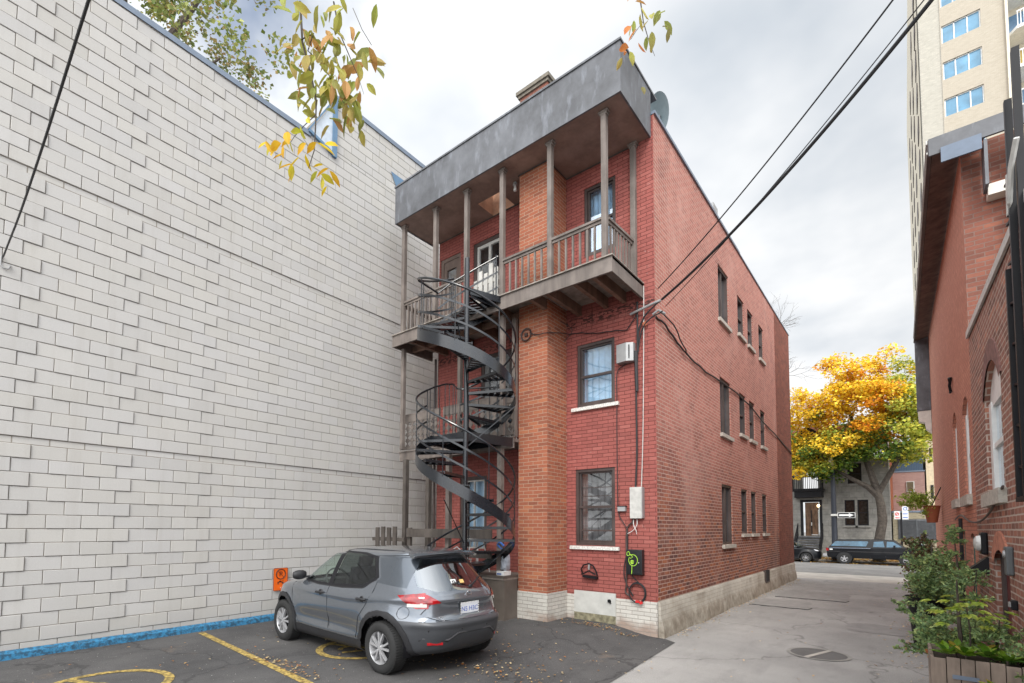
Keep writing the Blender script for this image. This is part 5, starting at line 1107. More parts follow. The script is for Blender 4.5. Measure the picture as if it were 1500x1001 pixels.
    for k in range(12):
        for zz in (-.08, .08): mb.lathe([(0, -.005), (.010, -.004), (.010, 0)], p+Vector((-.009, -.15+.3*k/11, zz)), 8, 'x')
    for k in range(5):
        for yy_ in (-.157, .157): mb.lathe([(0, -.005), (.009, -.004), (.009, 0)], p+Vector((-.009, yy_, -.06+.03*k)), 8, 'x')
    mb.build('plate_studs', plain('stud_white', (0.75, 0.75, 0.75), .4), pl)
    blue = plain('plate_blue', (0.03, 0.10, 0.42), .5); FM = lambda q: frame_mat(q, (0, -1, 0), (0, 0, 1))
    text_mesh('N5 H3C', .085, FM(p+Vector((-.0095, 0, 0))), blue, pl, 'plate_number', .0008)
    chrome = plain('chrome', (0.7, 0.7, 0.72), .12, .9, .03)
    q_ = on_rear(0, 1.0, .010); mb = MB(); mb.tube([q_+Vector((0, .045*cos(a), .038*sin(a))) for a in np.linspace(0, 2*pi, 25)[:-1]], .007, 6, closed=True); mb.bar(q_+Vector((-.004, -.055, 0)), q_+Vector((-.004, .055, 0)), .006, .014); mb.build('emblem', chrome, root)
    q_ = on_rear(.47, .745, .010); text_mesh('KICKS', .052, FM(q_), chrome, root, 'badge', .003); q_ = on_rear(.45, .715, .007); text_mesh('SV', .036, FM(q_), chrome, root, 'badge', .003)
    for y in (-.62, -.22, .22, .62):
        q_ = on_rear(y, .60, .007); mb = MB(); mb.lathe([(0, -.004), (.011, -.003), (.013, 0)], q_, 12, 'x'); mb.build('parking_sensor', black, root)
    mb = MB()
    pts = [(-.66, .52), (-.40, .50), (-.28, .575), (.28, .575), (.40, .50), (.66, .52)]
    for a, b in zip(pts, pts[1:]): mb.bar(on_rear(a[0], a[1]-.02, .010), on_rear(b[0], b[1]-.02, .010), .016, .016)
    mb.build('bumper_trim', plain('trim_grey', (0.07, 0.07, 0.075), .4), root)
    vs = []; NN = 40
    for k in range(NN+1):
        y = -.80+1.6*k/NN; zt = np.interp(abs(y), [0, .27, .39, .68, .80], [.555, .555, .475, .495, .40]); a = on_rear(y, zt-.01, .008); b = on_rear(y, .33, .006); vs += [a, (a+b)/2-Vector((.004, 0, 0)), b]
    mb = MB(); mb.add(vs, [(3*k, 3*k+1, 3*k+4, 3*k+3) for k in range(NN)]+[(3*k+1, 3*k+2, 3*k+5, 3*k+4) for k in range(NN)], 0, True); mb.build('rear_diffuser', black, root)
    for s_ in (1, -1):
        a, b = on_rear(s_*.62, .435, .014), on_rear(s_*.46, .435, .014); mb = MB(); mb.bar(a, b, .008, .034); mb.build('reflector', red, root)
        # clear strip in each lamp
        a = on_side(-1.75, .90, s_, .013); q1 = [on_side(x, z, s_, .014) for x, z in ((-1.70, .925), (-1.80, .915), (-1.90, .90))]; 
        cl_ = []; m_ = Vf[(Vf[:, 1]*s_ > .35) & (Vf[:, 0] < -1.6)]
        for (x, z) in ((-1.72, .93), (-1.80, .915), (-1.87, .905)): cl_.append(on_side(x, z, s_, .012))
        for yv in (.74, .68, .60): cl_.append(on_rear(s_*yv, .895, .016))
        mb = MB()
        for a, b in zip(cl_[2:], cl_[3:]): mb.bar(a, b, .008, .038)
        mb.build('reversing_lamp', plain('lamp_clear2', (0.62, 0.60, 0.56), .12), objs['tail_light_l' if s_ > 0 else 'tail_light_r'])
    a, b = on_rear(-.10, 1.10, .022), on_rear(-.42, 1.20, .020); mb = MB(); mb.bar(a, a.lerp(b, .5)-Vector((.008, 0, 0)), .012, .022); mb.bar(a.lerp(b, .45)-Vector((.008, 0, 0)), b, .008, .018); mb.lathe([(0, -.03), (.022, -.02), (.026, 0)], on_rear(-.10, 1.09, 0), 12, 'x'); mb.build('rear_wiper', black, root)
    q_ = on_rear(.14, 1.145, .004); qa = on_rear(.14, 1.20, .004); up = (qa-q_).normalized()
    mb = MB(); mb.obox(q_, (.0015, 0, 0), (0, .045, 0), up*.050); st1 = mb.build('window_sticker', plain('sticker_white', (0.72, 0.74, 0.74), .5), root)
    mb = MB(); mb.tube([q_+Vector((-.003, .028*cos(a), 0))+up*(.032*sin(a)) for a in np.linspace(0, 2*pi, 9)[:-1]], .005, 4, closed=True); mb.bar(q_+Vector((-.003, -.03, 0)), q_+Vector((-.003, .03, 0))+up*.02, .003, .008); mb.build('sticker_print', black, st1)
    q_ = on_rear(.0, 1.15, .004); mb = MB(); mb.obox(q_, (.0015, 0, 0), (0, .035, 0), up*.034); mb.build('window_sticker', plain('sticker_yellow', (0.70, 0.45, 0.16), .5), root)
    return root
g = G('car_paint'); fl = g.noise(900, 1); c = g.mix(g.ramp(fl, [(.4, 0.), (.6, 1.)]), (0.125, 0.138, 0.156), (0.185, 0.205, 0.235)); dirt = g.noise(5, 5, .7)
pz = g.N.new('ShaderNodeSeparateXYZ'); g.link(g.co(), pz.inputs[0]); lowd = g.ramp(g.math('ADD', pz.outputs[2], g.math('MULTIPLY', dirt, .3)), [(.40, 1.), (.75, 0.)])
c = g.mix(g.math('MULTIPLY', lowd, .35), c, (0.12, 0.115, 0.105)); g.set(col=c, rough=.22, metal=.62, coat=1.0, coatr=.03); car_paint = g.m
paint_dark = plain('paint_dark', (0.075, 0.088, 0.105), .22, .5, .05, coat=1.0)
car = make_car('parked_car', 'dark grey hatchback crossover parked in the lot in front of the spiral staircase', car_paint)
hd = radians(177.17)
dx, dy = cos(hd), sin(hd); wl = Vector((-dy, dx, 0))           # left of the car
mid = Vector(((-4.906-7.528)/2, (3.982+4.111)/2, 0))+Vector((dx, dy, 0))*.0225-wl*.87
car.location = (mid.x-.13, mid.y-.03, 0.0); car.rotation_euler = (0, 0, hd); car.scale = (1, 1, .972)
blackp = plain('black_car_paint', (0.005, 0.006, 0.008), .35, .0, .05, spec=.25, coat=.12); paint_dark = blackp
car2 = make_car('parked_car', 'black car at the far kerb, only its front showing past the brick corner', blackp, full=False)
# ================================================================== RIGHT HAND BUILDINGS
XR = 0.85
rt = thing('tall_brick_house', 'tall salmon painted brick house on the right with an overhanging dark eave', 'building', (3, 17, 0))
def arch_pts(y0, y1, zs, rise, n=10):
    c = (y0+y1)/2; h = (y1-y0)/2; R = (h*h+rise*rise)/(2*rise); cz = zs+rise-R; a = math.asin(h/R)
    return [(c+R*sin(t), cz+R*cos(t)) for t in np.linspace(-a, a, n+1)]
def arched_wall(name, X, Ya, Yb, za, zb_fn, opens, mat, parent, depth=.13, reveal=1):
    """wall in the plane x=X from Ya to Yb; opens = (y0,y1,z0,zspring,rise)"""
    mb = MB(); ys = sorted({Ya, Yb} | {p for o in opens for p in np.linspace(o[0], o[1], 11)})
    for a, b in zip(ys, ys[1:]):
        cs = [o for o in opens if o[0] < (a+b)/2 < o[1]]; segs = []; lo = [(a, za), (b, za)]
        for o in sorted(cs, key=lambda o: o[2]):
            segs.append((lo, [(a, o[2]), (b, o[2])])); ap = arch_pts(o[0], o[1], o[3], o[4]); f = lambda y: np.interp(y, [q[0] for q in ap], [q[1] for q in ap]); lo = [(a, f(a)), (b, f(b))]
        segs.append((lo, [(a, zb_fn(a)), (b, zb_fn(b))]))
        for l, h in segs: mb.add([(X, *l[0]), (X, *h[0]), (X, *h[1]), (X, *l[1])], [(0, 1, 2, 3)])
    for y0, y1, z0, zs, rise in opens:
        pts = [(y0, z0)]+arch_pts(y0, y1, zs, rise)+[(y1, z0)]; n = len(pts)
        mb.add([(X, *p) for p in pts]+[(X+depth, *p) for p in pts], [(i, n+i, n+(i+1) % n, (i+1) % n) for i in range(n)])
    return mb.build(name, mat, parent, recalc=False)
def arched_window(par, X, o, mat='white_paint', w_=.06):
    y0, y1, z0, zs, rise = o; Xf = X+.055; ap = arch_pts(y0, y1, zs, rise); mb = MB()
    mb.prism(ap+[(y1, zs-.04), (y0, zs-.04)], 'x', Xf, Xf+.05); mb.box(Xf-.01, y0, z0, Xf+.05, y0+w_, zs-.04); mb.box(Xf-.015, y1-w_*1.6, z0, Xf+.05, y1, zs-.04); zm = (z0+zs)/2
    mb.box(Xf, y0+w_, zm-.03, Xf+.04, y1-w_, zm+.03); mb.box(Xf, y0+w_, z0, Xf+.04, y1-w_, z0+.06); mb.box(Xf, y0+w_, zs-.10, Xf+.04, y1-w_, zs-.04)
    f = mb.build('arched_window', MT[mat], par); mb = MB(); mb.quad((Xf+.03, y0, z0), (Xf+.03, y1, z0), (Xf+.03, y1, zs), (Xf+.03, y0, zs)); mb.build('pane', MT['glass'], f)
    mb = MB(); mb.quad((Xf+.2, y0-.1, z0-.1), (Xf+.2, y1+.1, z0-.1), (Xf+.2, y1+.1, zs+.1), (Xf+.2, y0-.1, zs+.1)); mb.build('backing', MT['dark_inside'], f)
    mb = MB(); mb.box(X-.07, y0-.08, z0-.17, X+.10, y1+.08, z0-.003); mb.build('sill', MT['concrete_sill'], f); return f
ztop = lambda y: 7.90+(y-10.6)*.075 if y < 24 else 8.905
OB = [(11.35, 12.45, 2.42, 3.92, .22), (13.75, 14.75, 2.46, 4.05, .24)]
OB2 = [(11.25, 11.85, .70, 1.72, .06), (12.9, 13.5, .75, 1.78, .06)]
arched_wall('side_wall', XR, 10.79, 24.4, -.4, ztop, OB+OB2, MT['salmon_brick'], rt)
mb = MB(); mb.quad((XR, 10.79, -.4), (3.6, 10.79, -.4), (3.6, 10.79, 7.97), (XR, 10.79, 7.97)); mb.build('end_wall', MT['end_brick'], rt, recalc=False); mb = MB(); mb.quad((XR, 24.4, -.6), (9, 24.4, -.6), (9, 24.4, 8.9), (XR, 24.4, 8.9)); mb.build('street_wall', MT['old_brown_brick'], rt, recalc=False)
mb = MB(); mb.box(1.42, 10.45, 4.3, 3.6, 10.785, 7.79); mb.build('plastered_annex', plain('old_plaster', (0.45, 0.38, 0.25), .95, var=.35, scale=9, bump=.6), rt)
for o in OB: arched_window(rt, XR, o, w_=.11)
for o in OB2:
    y0, y1, z0, zs, r_ = o; mb = MB()
    for a in ((y0, y0+.06), (y1-.06, y1), ((y0+y1)/2-.02, (y0+y1)/2+.02)): mb.box(XR+.03, a[0], z0, XR+.09, a[1], zs)
    mb.box(XR+.03, y0, zs-.06, XR+.09, y1, zs+.06); w_ = mb.build('low_window', plain('teal_frame', (0.03, 0.13, 0.11), .5), rt)
    mb = MB(); mb.quad((XR+.08, y0, z0), (XR+.08, y1, z0), (XR+.08, y1, zs), (XR+.08, y0, zs)); mb.build('pane', MT['curtain'], w_)
mb = MB()                                       # eave: sloped soffit, fascia board, gutter, end return
Ex = .50
for (a, b) in ((10.45, 24.4),):
    za, zb = ztop(a)-.0, ztop(b)
    mb.add([(Ex, a, za-.06), (XR+.01, a, za+.02), (XR+.01, b, zb+.02), (Ex, b, zb-.06), (Ex, a, za+.16), (XR+.3, a, za+.18), (XR+.3, b, zb+.18), (Ex, b, zb+.16)], [(0, 1, 2, 3), (4, 7, 6, 5), (0, 3, 7, 4), (0, 4, 5, 1), (2, 6, 7, 3)])
mb.build('eave', wood('eave_wood', (0.13, 0.085, 0.07), .5), rt)
mb = MB(); mb.bar((Ex-.03, 10.42, ztop(10.42)+.06), (Ex-.03, 24.45, ztop(24.45)+.06), .05, .24); mb.build('fascia_board', MT['frame_wood'], rt)
mb = MB(); mb.bar((Ex-.06, 10.40, ztop(10.4)+.15), (Ex-.06, 24.45, ztop(24.45)+.15), .02, .06); mb.bar((Ex-.06, 10.40, ztop(10.4)-.03), (Ex-.06, 24.45, ztop(24.45)-.03), .015, .03); mb.build('gutter_edge', MT['light_box'], rt)
mb = MB(); mb.box(Ex-.04, 10.40, 7.80, 3.6, 10.44, 8.08); mb.build('end_fascia', MT['fascia'], rt); mb = MB(); mb.box(.60, 10.37, 7.62, 1.06, 10.398, 7.86); mb.build('flashing', plain('blue_grey_sheet', (0.10, 0.135, 0.19), .4), rt)
mb = MB(); mb.box(1.08, 10.385, 7.05, 1.12, 10.70, 7.75); mb.build('bracket', MT['fascia'], rt); mb = MB(); mb.box(1.12, 10.55, 6.95, 1.34, 10.78, 7.12); mb.build('vent_box', MT['cream_metal'], rt)
mb = MB(); mb.box(Ex-.04, 24.1, 6.2, XR-.005, 24.5, 9.0); mb.build('corner_board', MT['fascia'], rt); mb = MB(); mb.prism([(.48, 6.18), (.84, 6.18), (.84, 5.35), (.70, 5.5), (.66, 5.75), (.50, 5.80)], 'y', 24.12, 24.45); mb.build('cornice_bracket', MT['cream_metal'], rt)
mb = MB(); pts = [(XR-.03, 14.4, 4.95), (XR-.05, 14.3, 5.05), (XR-.03, 14.15, 5.02), (XR-.05, 14.25, 4.88), (XR-.03, 14.3, 4.75), (XR-.05, 14.1, 4.70)]; mb.tube(pts, .025, 6); mb.build('wall_anchor', MT['black_metal'], rt)
# nearer, lower brown brick house
rn = thing('brown_brick_house', 'low brown brick house at the right edge with white arched window and red door', 'building', (3, 5, 0))
OA = [(7.78, 9.25, 2.30, 3.52, .36)]; DA = (7.80, 8.95, -.1, 1.50, .22)
arched_wall('side_wall', XR, 1.0, 10.788, -.4, lambda y: 4.18+(y-1)*.0693, OA+[DA], MT['old_brown_brick'], rn)
arched_window(rn, XR, OA[0], w_=.13)
ap = arch_pts(7.70, 9.05, 1.52, .30); ai = arch_pts(7.82, 8.93, 1.42, .18); mb = MB(); n = len(ap)
mb.add([(XR-.02, *p) for p in ap]+[(XR-.02, *p) for p in ai], [(i, i+1, n+i+1, n+i) for i in range(n-1)]); mb.add([(XR-.02, *p) for p in ap]+[(XR+.03, *p) for p in ap], [(i, i+1, n+i+1, n+i) for i in range(n-1)])
mb.build('door_arch', plain('arch_brick', (0.42, 0.17, 0.11), .9, var=.3, scale=14), rn)
ap2 = arch_pts(7.66, 9.37, 3.56, .58); ai2 = arch_pts(7.78, 9.25, 3.52, .36); mb = MB(); n = len(ap2); mb.add([(XR-.015, *p) for p in ap2]+[(XR-.015, *p) for p in ai2], [(i, i+1, n+i+1, n+i) for i in range(n-1)]); mb.add([(XR-.015, *p) for p in ap2]+[(XR+.03, *p) for p in ap2], [(i, i+1, n+i+1, n+i) for i in range(n-1)]); mb.build('window_arch', plain('arch_brick2', (0.20, 0.10, 0.085), .9, var=.35, scale=14), rn)
mb = MB(); mb.box(XR+.09, 7.80, -.1, XR+.12, 8.95, 1.72); d_ = mb.build('door', MT['door_red'], rn); mb = MB(); mb.box(XR+.05, 8.87, -.1, XR+.089, 8.95, 1.6); mb.build('frame', MT['frame_wood'], d_)
mb = MB(); mb.bar((XR+.12, 1, 4.20), (XR+.12, 10.78, 4.88), .24, .07); mb.build('roof_edge', MT['frame_wood'], rn); mb = MB(); mb.bar((XR-.02, 1, 4.22), (XR-.02, 10.79, 4.90), .025, .10); mb.build('gutter', MT['light_box'], rn)
mb = MB(); mb.box(XR+.25, 1, 4.15, 3.6, 10.2, 4.18); mb.build('roof', MT['roofing'], rn)
# wall lamp, meter boxes, telecom lines on the brown house
t = thing('wall_lamp', 'black wall floodlight with ribbed glass above a black bracket, between window and red door', 'lamp', (XR, 9.65, 1.6))
mb = MB(); mb.box(XR-.07, 9.52, 1.50, XR, 9.76, 1.80); mb.build('housing', MT['black_metal'], t, bevel=.02); mb = MB(); mb.lathe([(.11, 0), (.10, -.04), (.06, -.065), (0, -.07)], (XR-.07, 9.64, 1.65), 20, 'x', caps=False); mb.build('lens', plain('ribbed_glass', (0.62, 0.62, 0.60), .15), t)
mb = MB(); mb.prism([(XR, 1.46), (XR-.02, 1.46), (XR-.19, 1.30), (XR-.19, 1.22), (XR, 1.24)], 'y', 9.52, 9.76); mb.build('bracket', MT['black_metal'], t)
t = thing('meter_box', 'grey electric box on the brown brick beside the red door', 'box', (XR, 7.55, 1.5)); mb = MB(); mb.box(XR-.06, 7.46, 1.36, XR, 7.62, 1.66); mb.build('case', plain('dark_grey_box', (0.09, 0.10, 0.105), .5), t, bevel=.015); mb = MB(); mb.lathe([(0, -.02), (.035, -.015), (.04, 0)], (XR-.06, 7.53, 1.58), 12, 'x'); mb.build('dial', MT['grey_metal'], t)
t = thing('tap_box', 'little dark grey box low on the brown wall, below the electric box', 'box', (XR, 7.4, 1.1)); mb = MB(); mb.box(XR-.05, 7.34, 1.02, XR, 7.44, 1.12); mb.build('case', MT['black_metal'], t, bevel=.01); mb = MB(); mb.box(XR-.065, 7.36, 1.05, XR-.051, 7.42, 1.10); mb.build('knob', MT['grey_metal'], t)
cable('wall_cable', [(XR-.03, 14.6, 2.05), (XR-.03, 13.2, 2.12), (XR-.03, 11.6, 1.98), (XR-.04, 10.0, 1.95), (XR-.04, 8.8, 2.05), (XR-.04, 8.0, 2.22), (XR-.04, 7.6, 2.3)], .013, 'reddish cable sagging across both right hand houses under the window sills', 'frame_wood')
cable('drain_pipe', [(XR-.05, 13.0, 2.05), (XR-.05, 13.0, 1.2), (XR-.05, 13.0, .1)], .03, 'black vertical pipe on the salmon wall behind the shrubs', cat='pipe')
# steel ladder frame at the right edge
t = thing('fire_escape', 'black steel fire escape frame with short rungs standing against the right edge wall', 'fire escape', (.7, 7.0, 0))
for (y, w_, z0, z1, x) in ((6.30, .05, 2.12, 4.15, .775), (6.05, .05, 2.12, 5.55, .785), (5.85, .06, 2.12, 5.85, .815)):
    mb = MB(); mb.box(x-.024, y-w_/2, z0, x+.024, y+w_/2, z1); mb.build('upright', MT['black_metal'], t)
for k in range(8): mb = MB(); z = 2.35+k*.36; mb.bar((.775, 6.28, z+.04), (.785, 6.05, z), .02, .02); mb.build('rung', MT['black_metal'], t)
mb = MB(); mb.box(.75, 5.5, 2.08, .845, 6.35, 2.118); mb.build('foot_plate', MT['black_metal'], t)
mb = MB(); mb.tube([(.78, 5.7, 5.0), (.76, 5.85, 4.85), (.76, 6.0, 4.62), (.77, 6.1, 4.55), (.77, 6.06, 4.9)], .02, 6); mb.build('rope', MT['light_box'], t)

# ================================================================== HIGH RISE
hr = thing('apartment_tower', 'cream brick apartment tower with blue glazed windows and white balconies beyond the right houses', 'building', (8, 60, 0))
mb = MB(); HX, HY = 1.95, 51
mb.box(HX, HY, 0, 3.20, 96, 62); mb.build('corner_bay', MT['grey_cream_brick'], hr)
mb = MB(); TW = [(3.28, 5.45, 39.7-2.98*k, 41.12-2.98*k) for k in range(-6, 9)]
wall_grid(mb, (0, HY-.05, 0), (1, 0, 0), (0, 0, 1), (0, -1, 0), (3.20, 6.75), (0, 62), TW, .18); mb.build('front_wall', MT['cream_brick'], hr, recalc=False)
mb = MB(); mb.quad((HX-.04, HY+1.1, 0), (HX-.04, 96, 0), (HX-.04, 96, 62), (HX-.04, HY+1.1, 62)); mb.box(6.75, HY+1.6, 0, 16, 90, 62); mb.box(6.70, HY-.25, 0, 6.85, HY+1.6, 62); mb.build('side_wall', plain('cream_render', (0.66, 0.60, 0.48), .9, var=.06), hr)
gl_b = plain('blue_glass', (0.10, 0.24, 0.36), .08, var=.35, scale=.8)
for (a, b, c_, d_) in TW:
    mb = MB(); Y = HY+.06
    for x in (a, a+.68, a+1.42, b-.06): mb.box(x, Y, c_, x+.07, Y+.06, d_)
    mb.box(a+.07, Y, c_, b-.06, Y+.05, c_+.05); mb.box(a+.07, Y, d_-.06, b-.06, Y+.05, d_); wd = mb.build('window', MT['white_paint'], hr)
    mb = MB(); mb.quad((a, Y+.05, c_), (b, Y+.05, c_), (b, Y+.05, d_), (a, Y+.05, d_)); mb.build('pane', gl_b, wd)
for k in range(-6, 7):
    z = 38.1-2.98*k
    if z < 22: continue
    mb = MB(); mb.prism([(6.9, HY+1.6), (6.9, HY+.2), (7.25, HY-.35), (12, HY-.35), (12, HY+1.6)], 'z', z, z+.22); bl = mb.build('balcony', MT['white_paint'], hr)
    mb = MB(); mb.box(7.25, HY-.35, z+1.25, 12, HY-.30, z+1.32)
    for i in range(20): x = 7.27+i*.16; mb.box(x, HY-.34, z+.22, x+.045, HY-.31, z+1.25)
    mb.build('guard_rail', MT['white_paint'], bl)
    mb = MB(); mb.box(7.0, HY+1.45, z+.22, 9.5, HY+1.59, z+2.4); mb.build('balcony_door', plain('ochre', (0.5, 0.36, 0.10), .7) if k % 2 else MT['blue_frame'], bl)
for k in range(12):
    for j in range(4):
        mb = MB(); y = HY+4+j*9; z = 18+k*2.98; mb.box(HX-.10, y, z, HX-.045, y+2.2, z+1.4); mb.build('side_window', MT['frame_wood'], hr)

# ================================================================== FAR SIDE OF THE STREET
SZ = -.37
gh = thing('stone_house', 'grey stone row house with black porch balcony and steps across the street', 'building', (-4, 50, 0))
g = G('grey_stone'); vec, p = g.wallvec(); rnd, fac = g.brick(vec, 0.9, 0.42, 0.02); a = g.noise(2.2, 6, .65); c = g.mix(g.ramp(a, [(.3, 0.), (.7, 1.)]), (0.155, 0.148, 0.135), (0.31, 0.30, 0.275)); c = g.mix(g.math('MULTIPLY', rnd, .25), c, (0.36, 0.34, 0.30)); c = g.mix(g.math('MULTIPLY', fac, .35), c, (0.13, 0.125, 0.115)); g.set(col=c, rough=.9).bump(a, .5, .02); MT['grey_stone'] = g.m
GW = [(-3.46, -2.84, 2.12, 4.02), (-2.68, -2.04, 2.12, 4.02), (-3.22, -2.38, 5.24, 6.75), (-6.20, -4.98, 1.30, 3.98), (-6.1, -5.1, 4.95, 7.0), (-3.3, -1.9, .80, 1.02), (-1.7, -.95, 7.0, 7.75), (-9.6, -8.7, 2.1, 4.0), (-9.6, -8.7, 5.2, 7.0)]
mb = MB(); wall_grid(mb, (0, 46, 0), (1, 0, 0), (0, 0, 1), (0, -1, 0), (-14, -.80), (-.5, 8.2), GW, .2); mb.quad((-.80, 46, -.5), (-.80, 58, -.5), (-.80, 58, 8.2), (-.80, 46, 8.2)); mb.build('front_wall', MT['grey_stone'], gh, recalc=False)
mb = MB(); mb.prism([(-14.1, 8.2), (-.75, 8.2), (-.75, 8.32), (-14.1, 8.32)], 'y', 45.75, 46.2); mb.build('cornice', MT['frame_wood'], gh)
mb = MB(); mb.add([(-14, 46.1, 8.32), (-.8, 46.1, 8.32), (-.8, 47.2, 10.0), (-14, 47.2, 10.0), (-14, 58, 10.0), (-.8, 58, 10.0), (-.8, 58, 8.3)], [(0, 1, 2, 3), (3, 2, 5, 4), (1, 6, 5, 2)]); mb.build('roof', plain('red_slate', (0.17, 0.055, 0.05), .8), gh)
mb = MB(); mb.box(-6.4, 45.7, 7.3, -4.9, 47.4, 9.0); mb.prism([(-6.6, 9.0), (-4.7, 9.0), (-5.65, 9.9)], 'y', 45.5, 47.5); dm = mb.build('dormer', MT['black_metal'], gh)
for i, q in enumerate(GW[:3]+GW[7:]):
    mb = MB(); f = .07
    for a in ((q[0], q[0]+f, q[2], q[3]), (q[1]-f, q[1], q[2], q[3]), (q[0]+f, q[1]-f, q[3]-f, q[3]), (q[0]+f, q[1]-f, q[2], q[2]+f), (q[0]+f, q[1]-f, (q[2]+q[3])/2-.03, (q[2]+q[3])/2+.03)): mb.box(a[0], 46.08, a[2], a[1], 46.15, a[3])
    w_ = mb.build('window', MT['black_metal'], gh); mb = MB(); mb.quad((q[0], 46.13, q[2]), (q[1], 46.13, q[2]), (q[1], 46.13, q[3]), (q[0], 46.13, q[3])); mb.build('pane', plain('dark_glass', (0.03, 0.025, 0.02), .06, var=.5) if 'dark_glass' not in MT else MT['dark_glass'], w_)
    mb = MB(); mb.box(q[0]-.15, 45.88, q[2]-.15, q[1]+.15, 46.05, q[2]-.02); mb.build('sill', MT['grey_stone'], w_)
mb = MB(); mb.box(-6.3, 45.98, 1.3, -6.12, 46.1, 4.1); mb.box(-5.05, 45.98, 1.3, -4.87, 46.1, 4.1); mb.box(-6.12, 45.98, 3.92, -5.05, 46.1, 4.1); d_ = mb.build('door_surround', MT['black_metal'], gh)
mb = MB(); mb.box(-6.0, 46.1, 1.3, -5.1, 46.14, 3.9); mb.build('door', wood('oak_door', (0.16, 0.09, 0.05), .4, .3), d_)
mb = MB(); mb.box(-5.62, 46.05, 1.35, -5.56, 46.11, 3.3); mb.box(-5.15, 46.03, 1.35, -5.10, 46.1, 3.3, 1); mb.box(-5.6, 46.03, 1.35, -5.1, 46.1, 1.42, 1); mb.box(-5.62, 46.02, 2.1, -5.55, 46.05, 2.35, 1); mb.build('door_trim', [MT['black_metal'], MT['light_box']], d_)
em = bpy.data.materials.new('porch_light'); em.use_nodes = True; em.node_tree.nodes['Principled BSDF'].inputs['Emission Color'].default_value = (1, .75, .4, 1); em.node_tree.nodes['Principled BSDF'].inputs['Emission Strength'].default_value = 6
mb = MB(); mb.lathe([(0, -.1), (.07, -.07), (.09, 0), (.07, .07), (0, .1)], (-5.10, 45.9, 3.62), 12); mb.build('porch_lamp', em, gh)
mb = MB(); mb.box(-6.65, 44.9, 4.72, -4.65, 46, 4.92); mb.box(-6.55, 45.0, 4.25, -4.75, 46, 4.72); bb = mb.build('balcony', MT['black_metal'], gh)
mb = MB(); mb.box(-6.65, 44.9, 5.78, -4.65, 44.98, 5.86)
for k in range(17): x = -6.63+k*.12; mb.box(x, 44.92, 4.92, x+.04, 44.96, 5.78)
mb.box(-6.68, 44.88, 4.9, -6.56, 45.0, 7.4); mb.box(-4.76, 44.88, 4.9, -4.64, 45.0, 7.4); mb.build('railing', MT['black_metal'], bb)
for k in range(9): mb = MB(); mb.box(-6.5, 43.6+k*.27, SZ+.06+k*.185, -4.9, 43.6+(k+1)*.27+.04, SZ+.14+k*.185); mb.build('step', MT['fascia'], gh)
for x in (-6.5, -4.86):
    mb = MB(); mb.bar((x, 43.6, SZ+.1), (x, 46, 1.35), .06, .22); mb.bar((x, 43.6, SZ+1.0), (x, 46, 2.2), .05, .06)
    for k in range(8): y = 43.65+k*.33; zz = SZ+.1+(y-43.6)*.70; mb.box(x-.02, y, zz, x+.02, y+.04, zz+.9)
    mb.build('stair_rail', MT['black_metal'], gh)
nb = thing('modern_building', 'modern building with blue metal top, mauve brick middle and tan brick garage level', 'building', (1, 52, 0))
mb = MB(); mb.box(-.72, 49.0, -.5, 1.30, 60, 3.12); mb.box(1.30, 49.0, -.5, 6, 60, 3.12); mb.build('garage_wall', MT['tan_brick'], nb)
mb = MB(); mb.box(-.76, 48.95, 3.121, 6, 49.3, 3.25); mb.build('ledge', MT['coping'], nb)
mb = MB(); mb.box(-.66, 50, 3.251, 1.22, 60, 6.25); mb.build('middle_wall', MT['mauve_brick'], nb); mb = MB(); mb.box(-.80, 48.9, 3.25, -.67, 60, 9.4); mb.build('party_wall', plain('orange_tile', (0.40, 0.13, 0.07), .8), nb)
g = G('blue_metal'); vec, p = g.wallvec(); wv = g.N.new('ShaderNodeTexWave'); wv.inputs['Scale'].default_value = 3.2; g.link(vec, wv.inputs[0]); c = g.mix(g.ramp(wv.outputs['Fac'], [(.05, 1.), (.15, 0.)]), (0.055, 0.09, 0.14), (0.03, 0.05, 0.08)); g.set(col=c, rough=.45, metal=.2)
mb = MB(); mb.box(-.62, 50.1, 6.35, 1.15, 60, 8.1); mb.box(-.3, 52, 8.1, .6, 56, 8.9); mb.build('upper_storey', g.m, nb); mb = MB(); mb.box(-.7, 49.95, 6.251, 1.25, 50.2, 6.35); mb.build('parapet', MT['coping'], nb)
mb = MB(); mb.box(.15, 49.9, 4.72, .62, 49.99, 5.52); w_ = mb.build('window', MT['light_box'], nb); mb = MB(); mb.box(.19, 49.88, 4.76, .56, 49.898, 5.48); mb.build('pane', plain('brown_glass', (0.10, 0.075, 0.04), .3), w_)
mb = MB(); mb.box(-.42, 48.93, 1.12, 2.6, 48.995, 2.62); 
lv = mb.build('louvre', MT['fascia'], nb); mb = MB()
for k in range(14): z = 1.18+k*.10; mb.bar((-.38, 48.90, z), (2.56, 48.90, z), .05, .03)
mb.box(.62, 48.86, 1.12, .68, 48.93, 2.62); mb.build('slats', plain('slat_grey', (0.10, 0.11, 0.12), .5), lv)
cb_ = thing('cream_building', 'cream rendered building at the far end, half hidden by the salmon brick house', 'building', (3, 55, 0)); mb = MB(); mb.box(1.32, 50.2, 3.25, 8, 60, 10.6); mb.build('wall', plain('cream_wall', (0.62, 0.52, 0.36), .9), cb_)
for (x, z) in ((1.55, 7.0), (1.95, 7.0), (1.55, 4.2), (2.1, 4.0), (1.6, 9.0)): mb = MB(); mb.box(x, 50.14, z, x+.16, 50.198, z+1.0); mb.build('window', MT['dark_inside'], cb_)
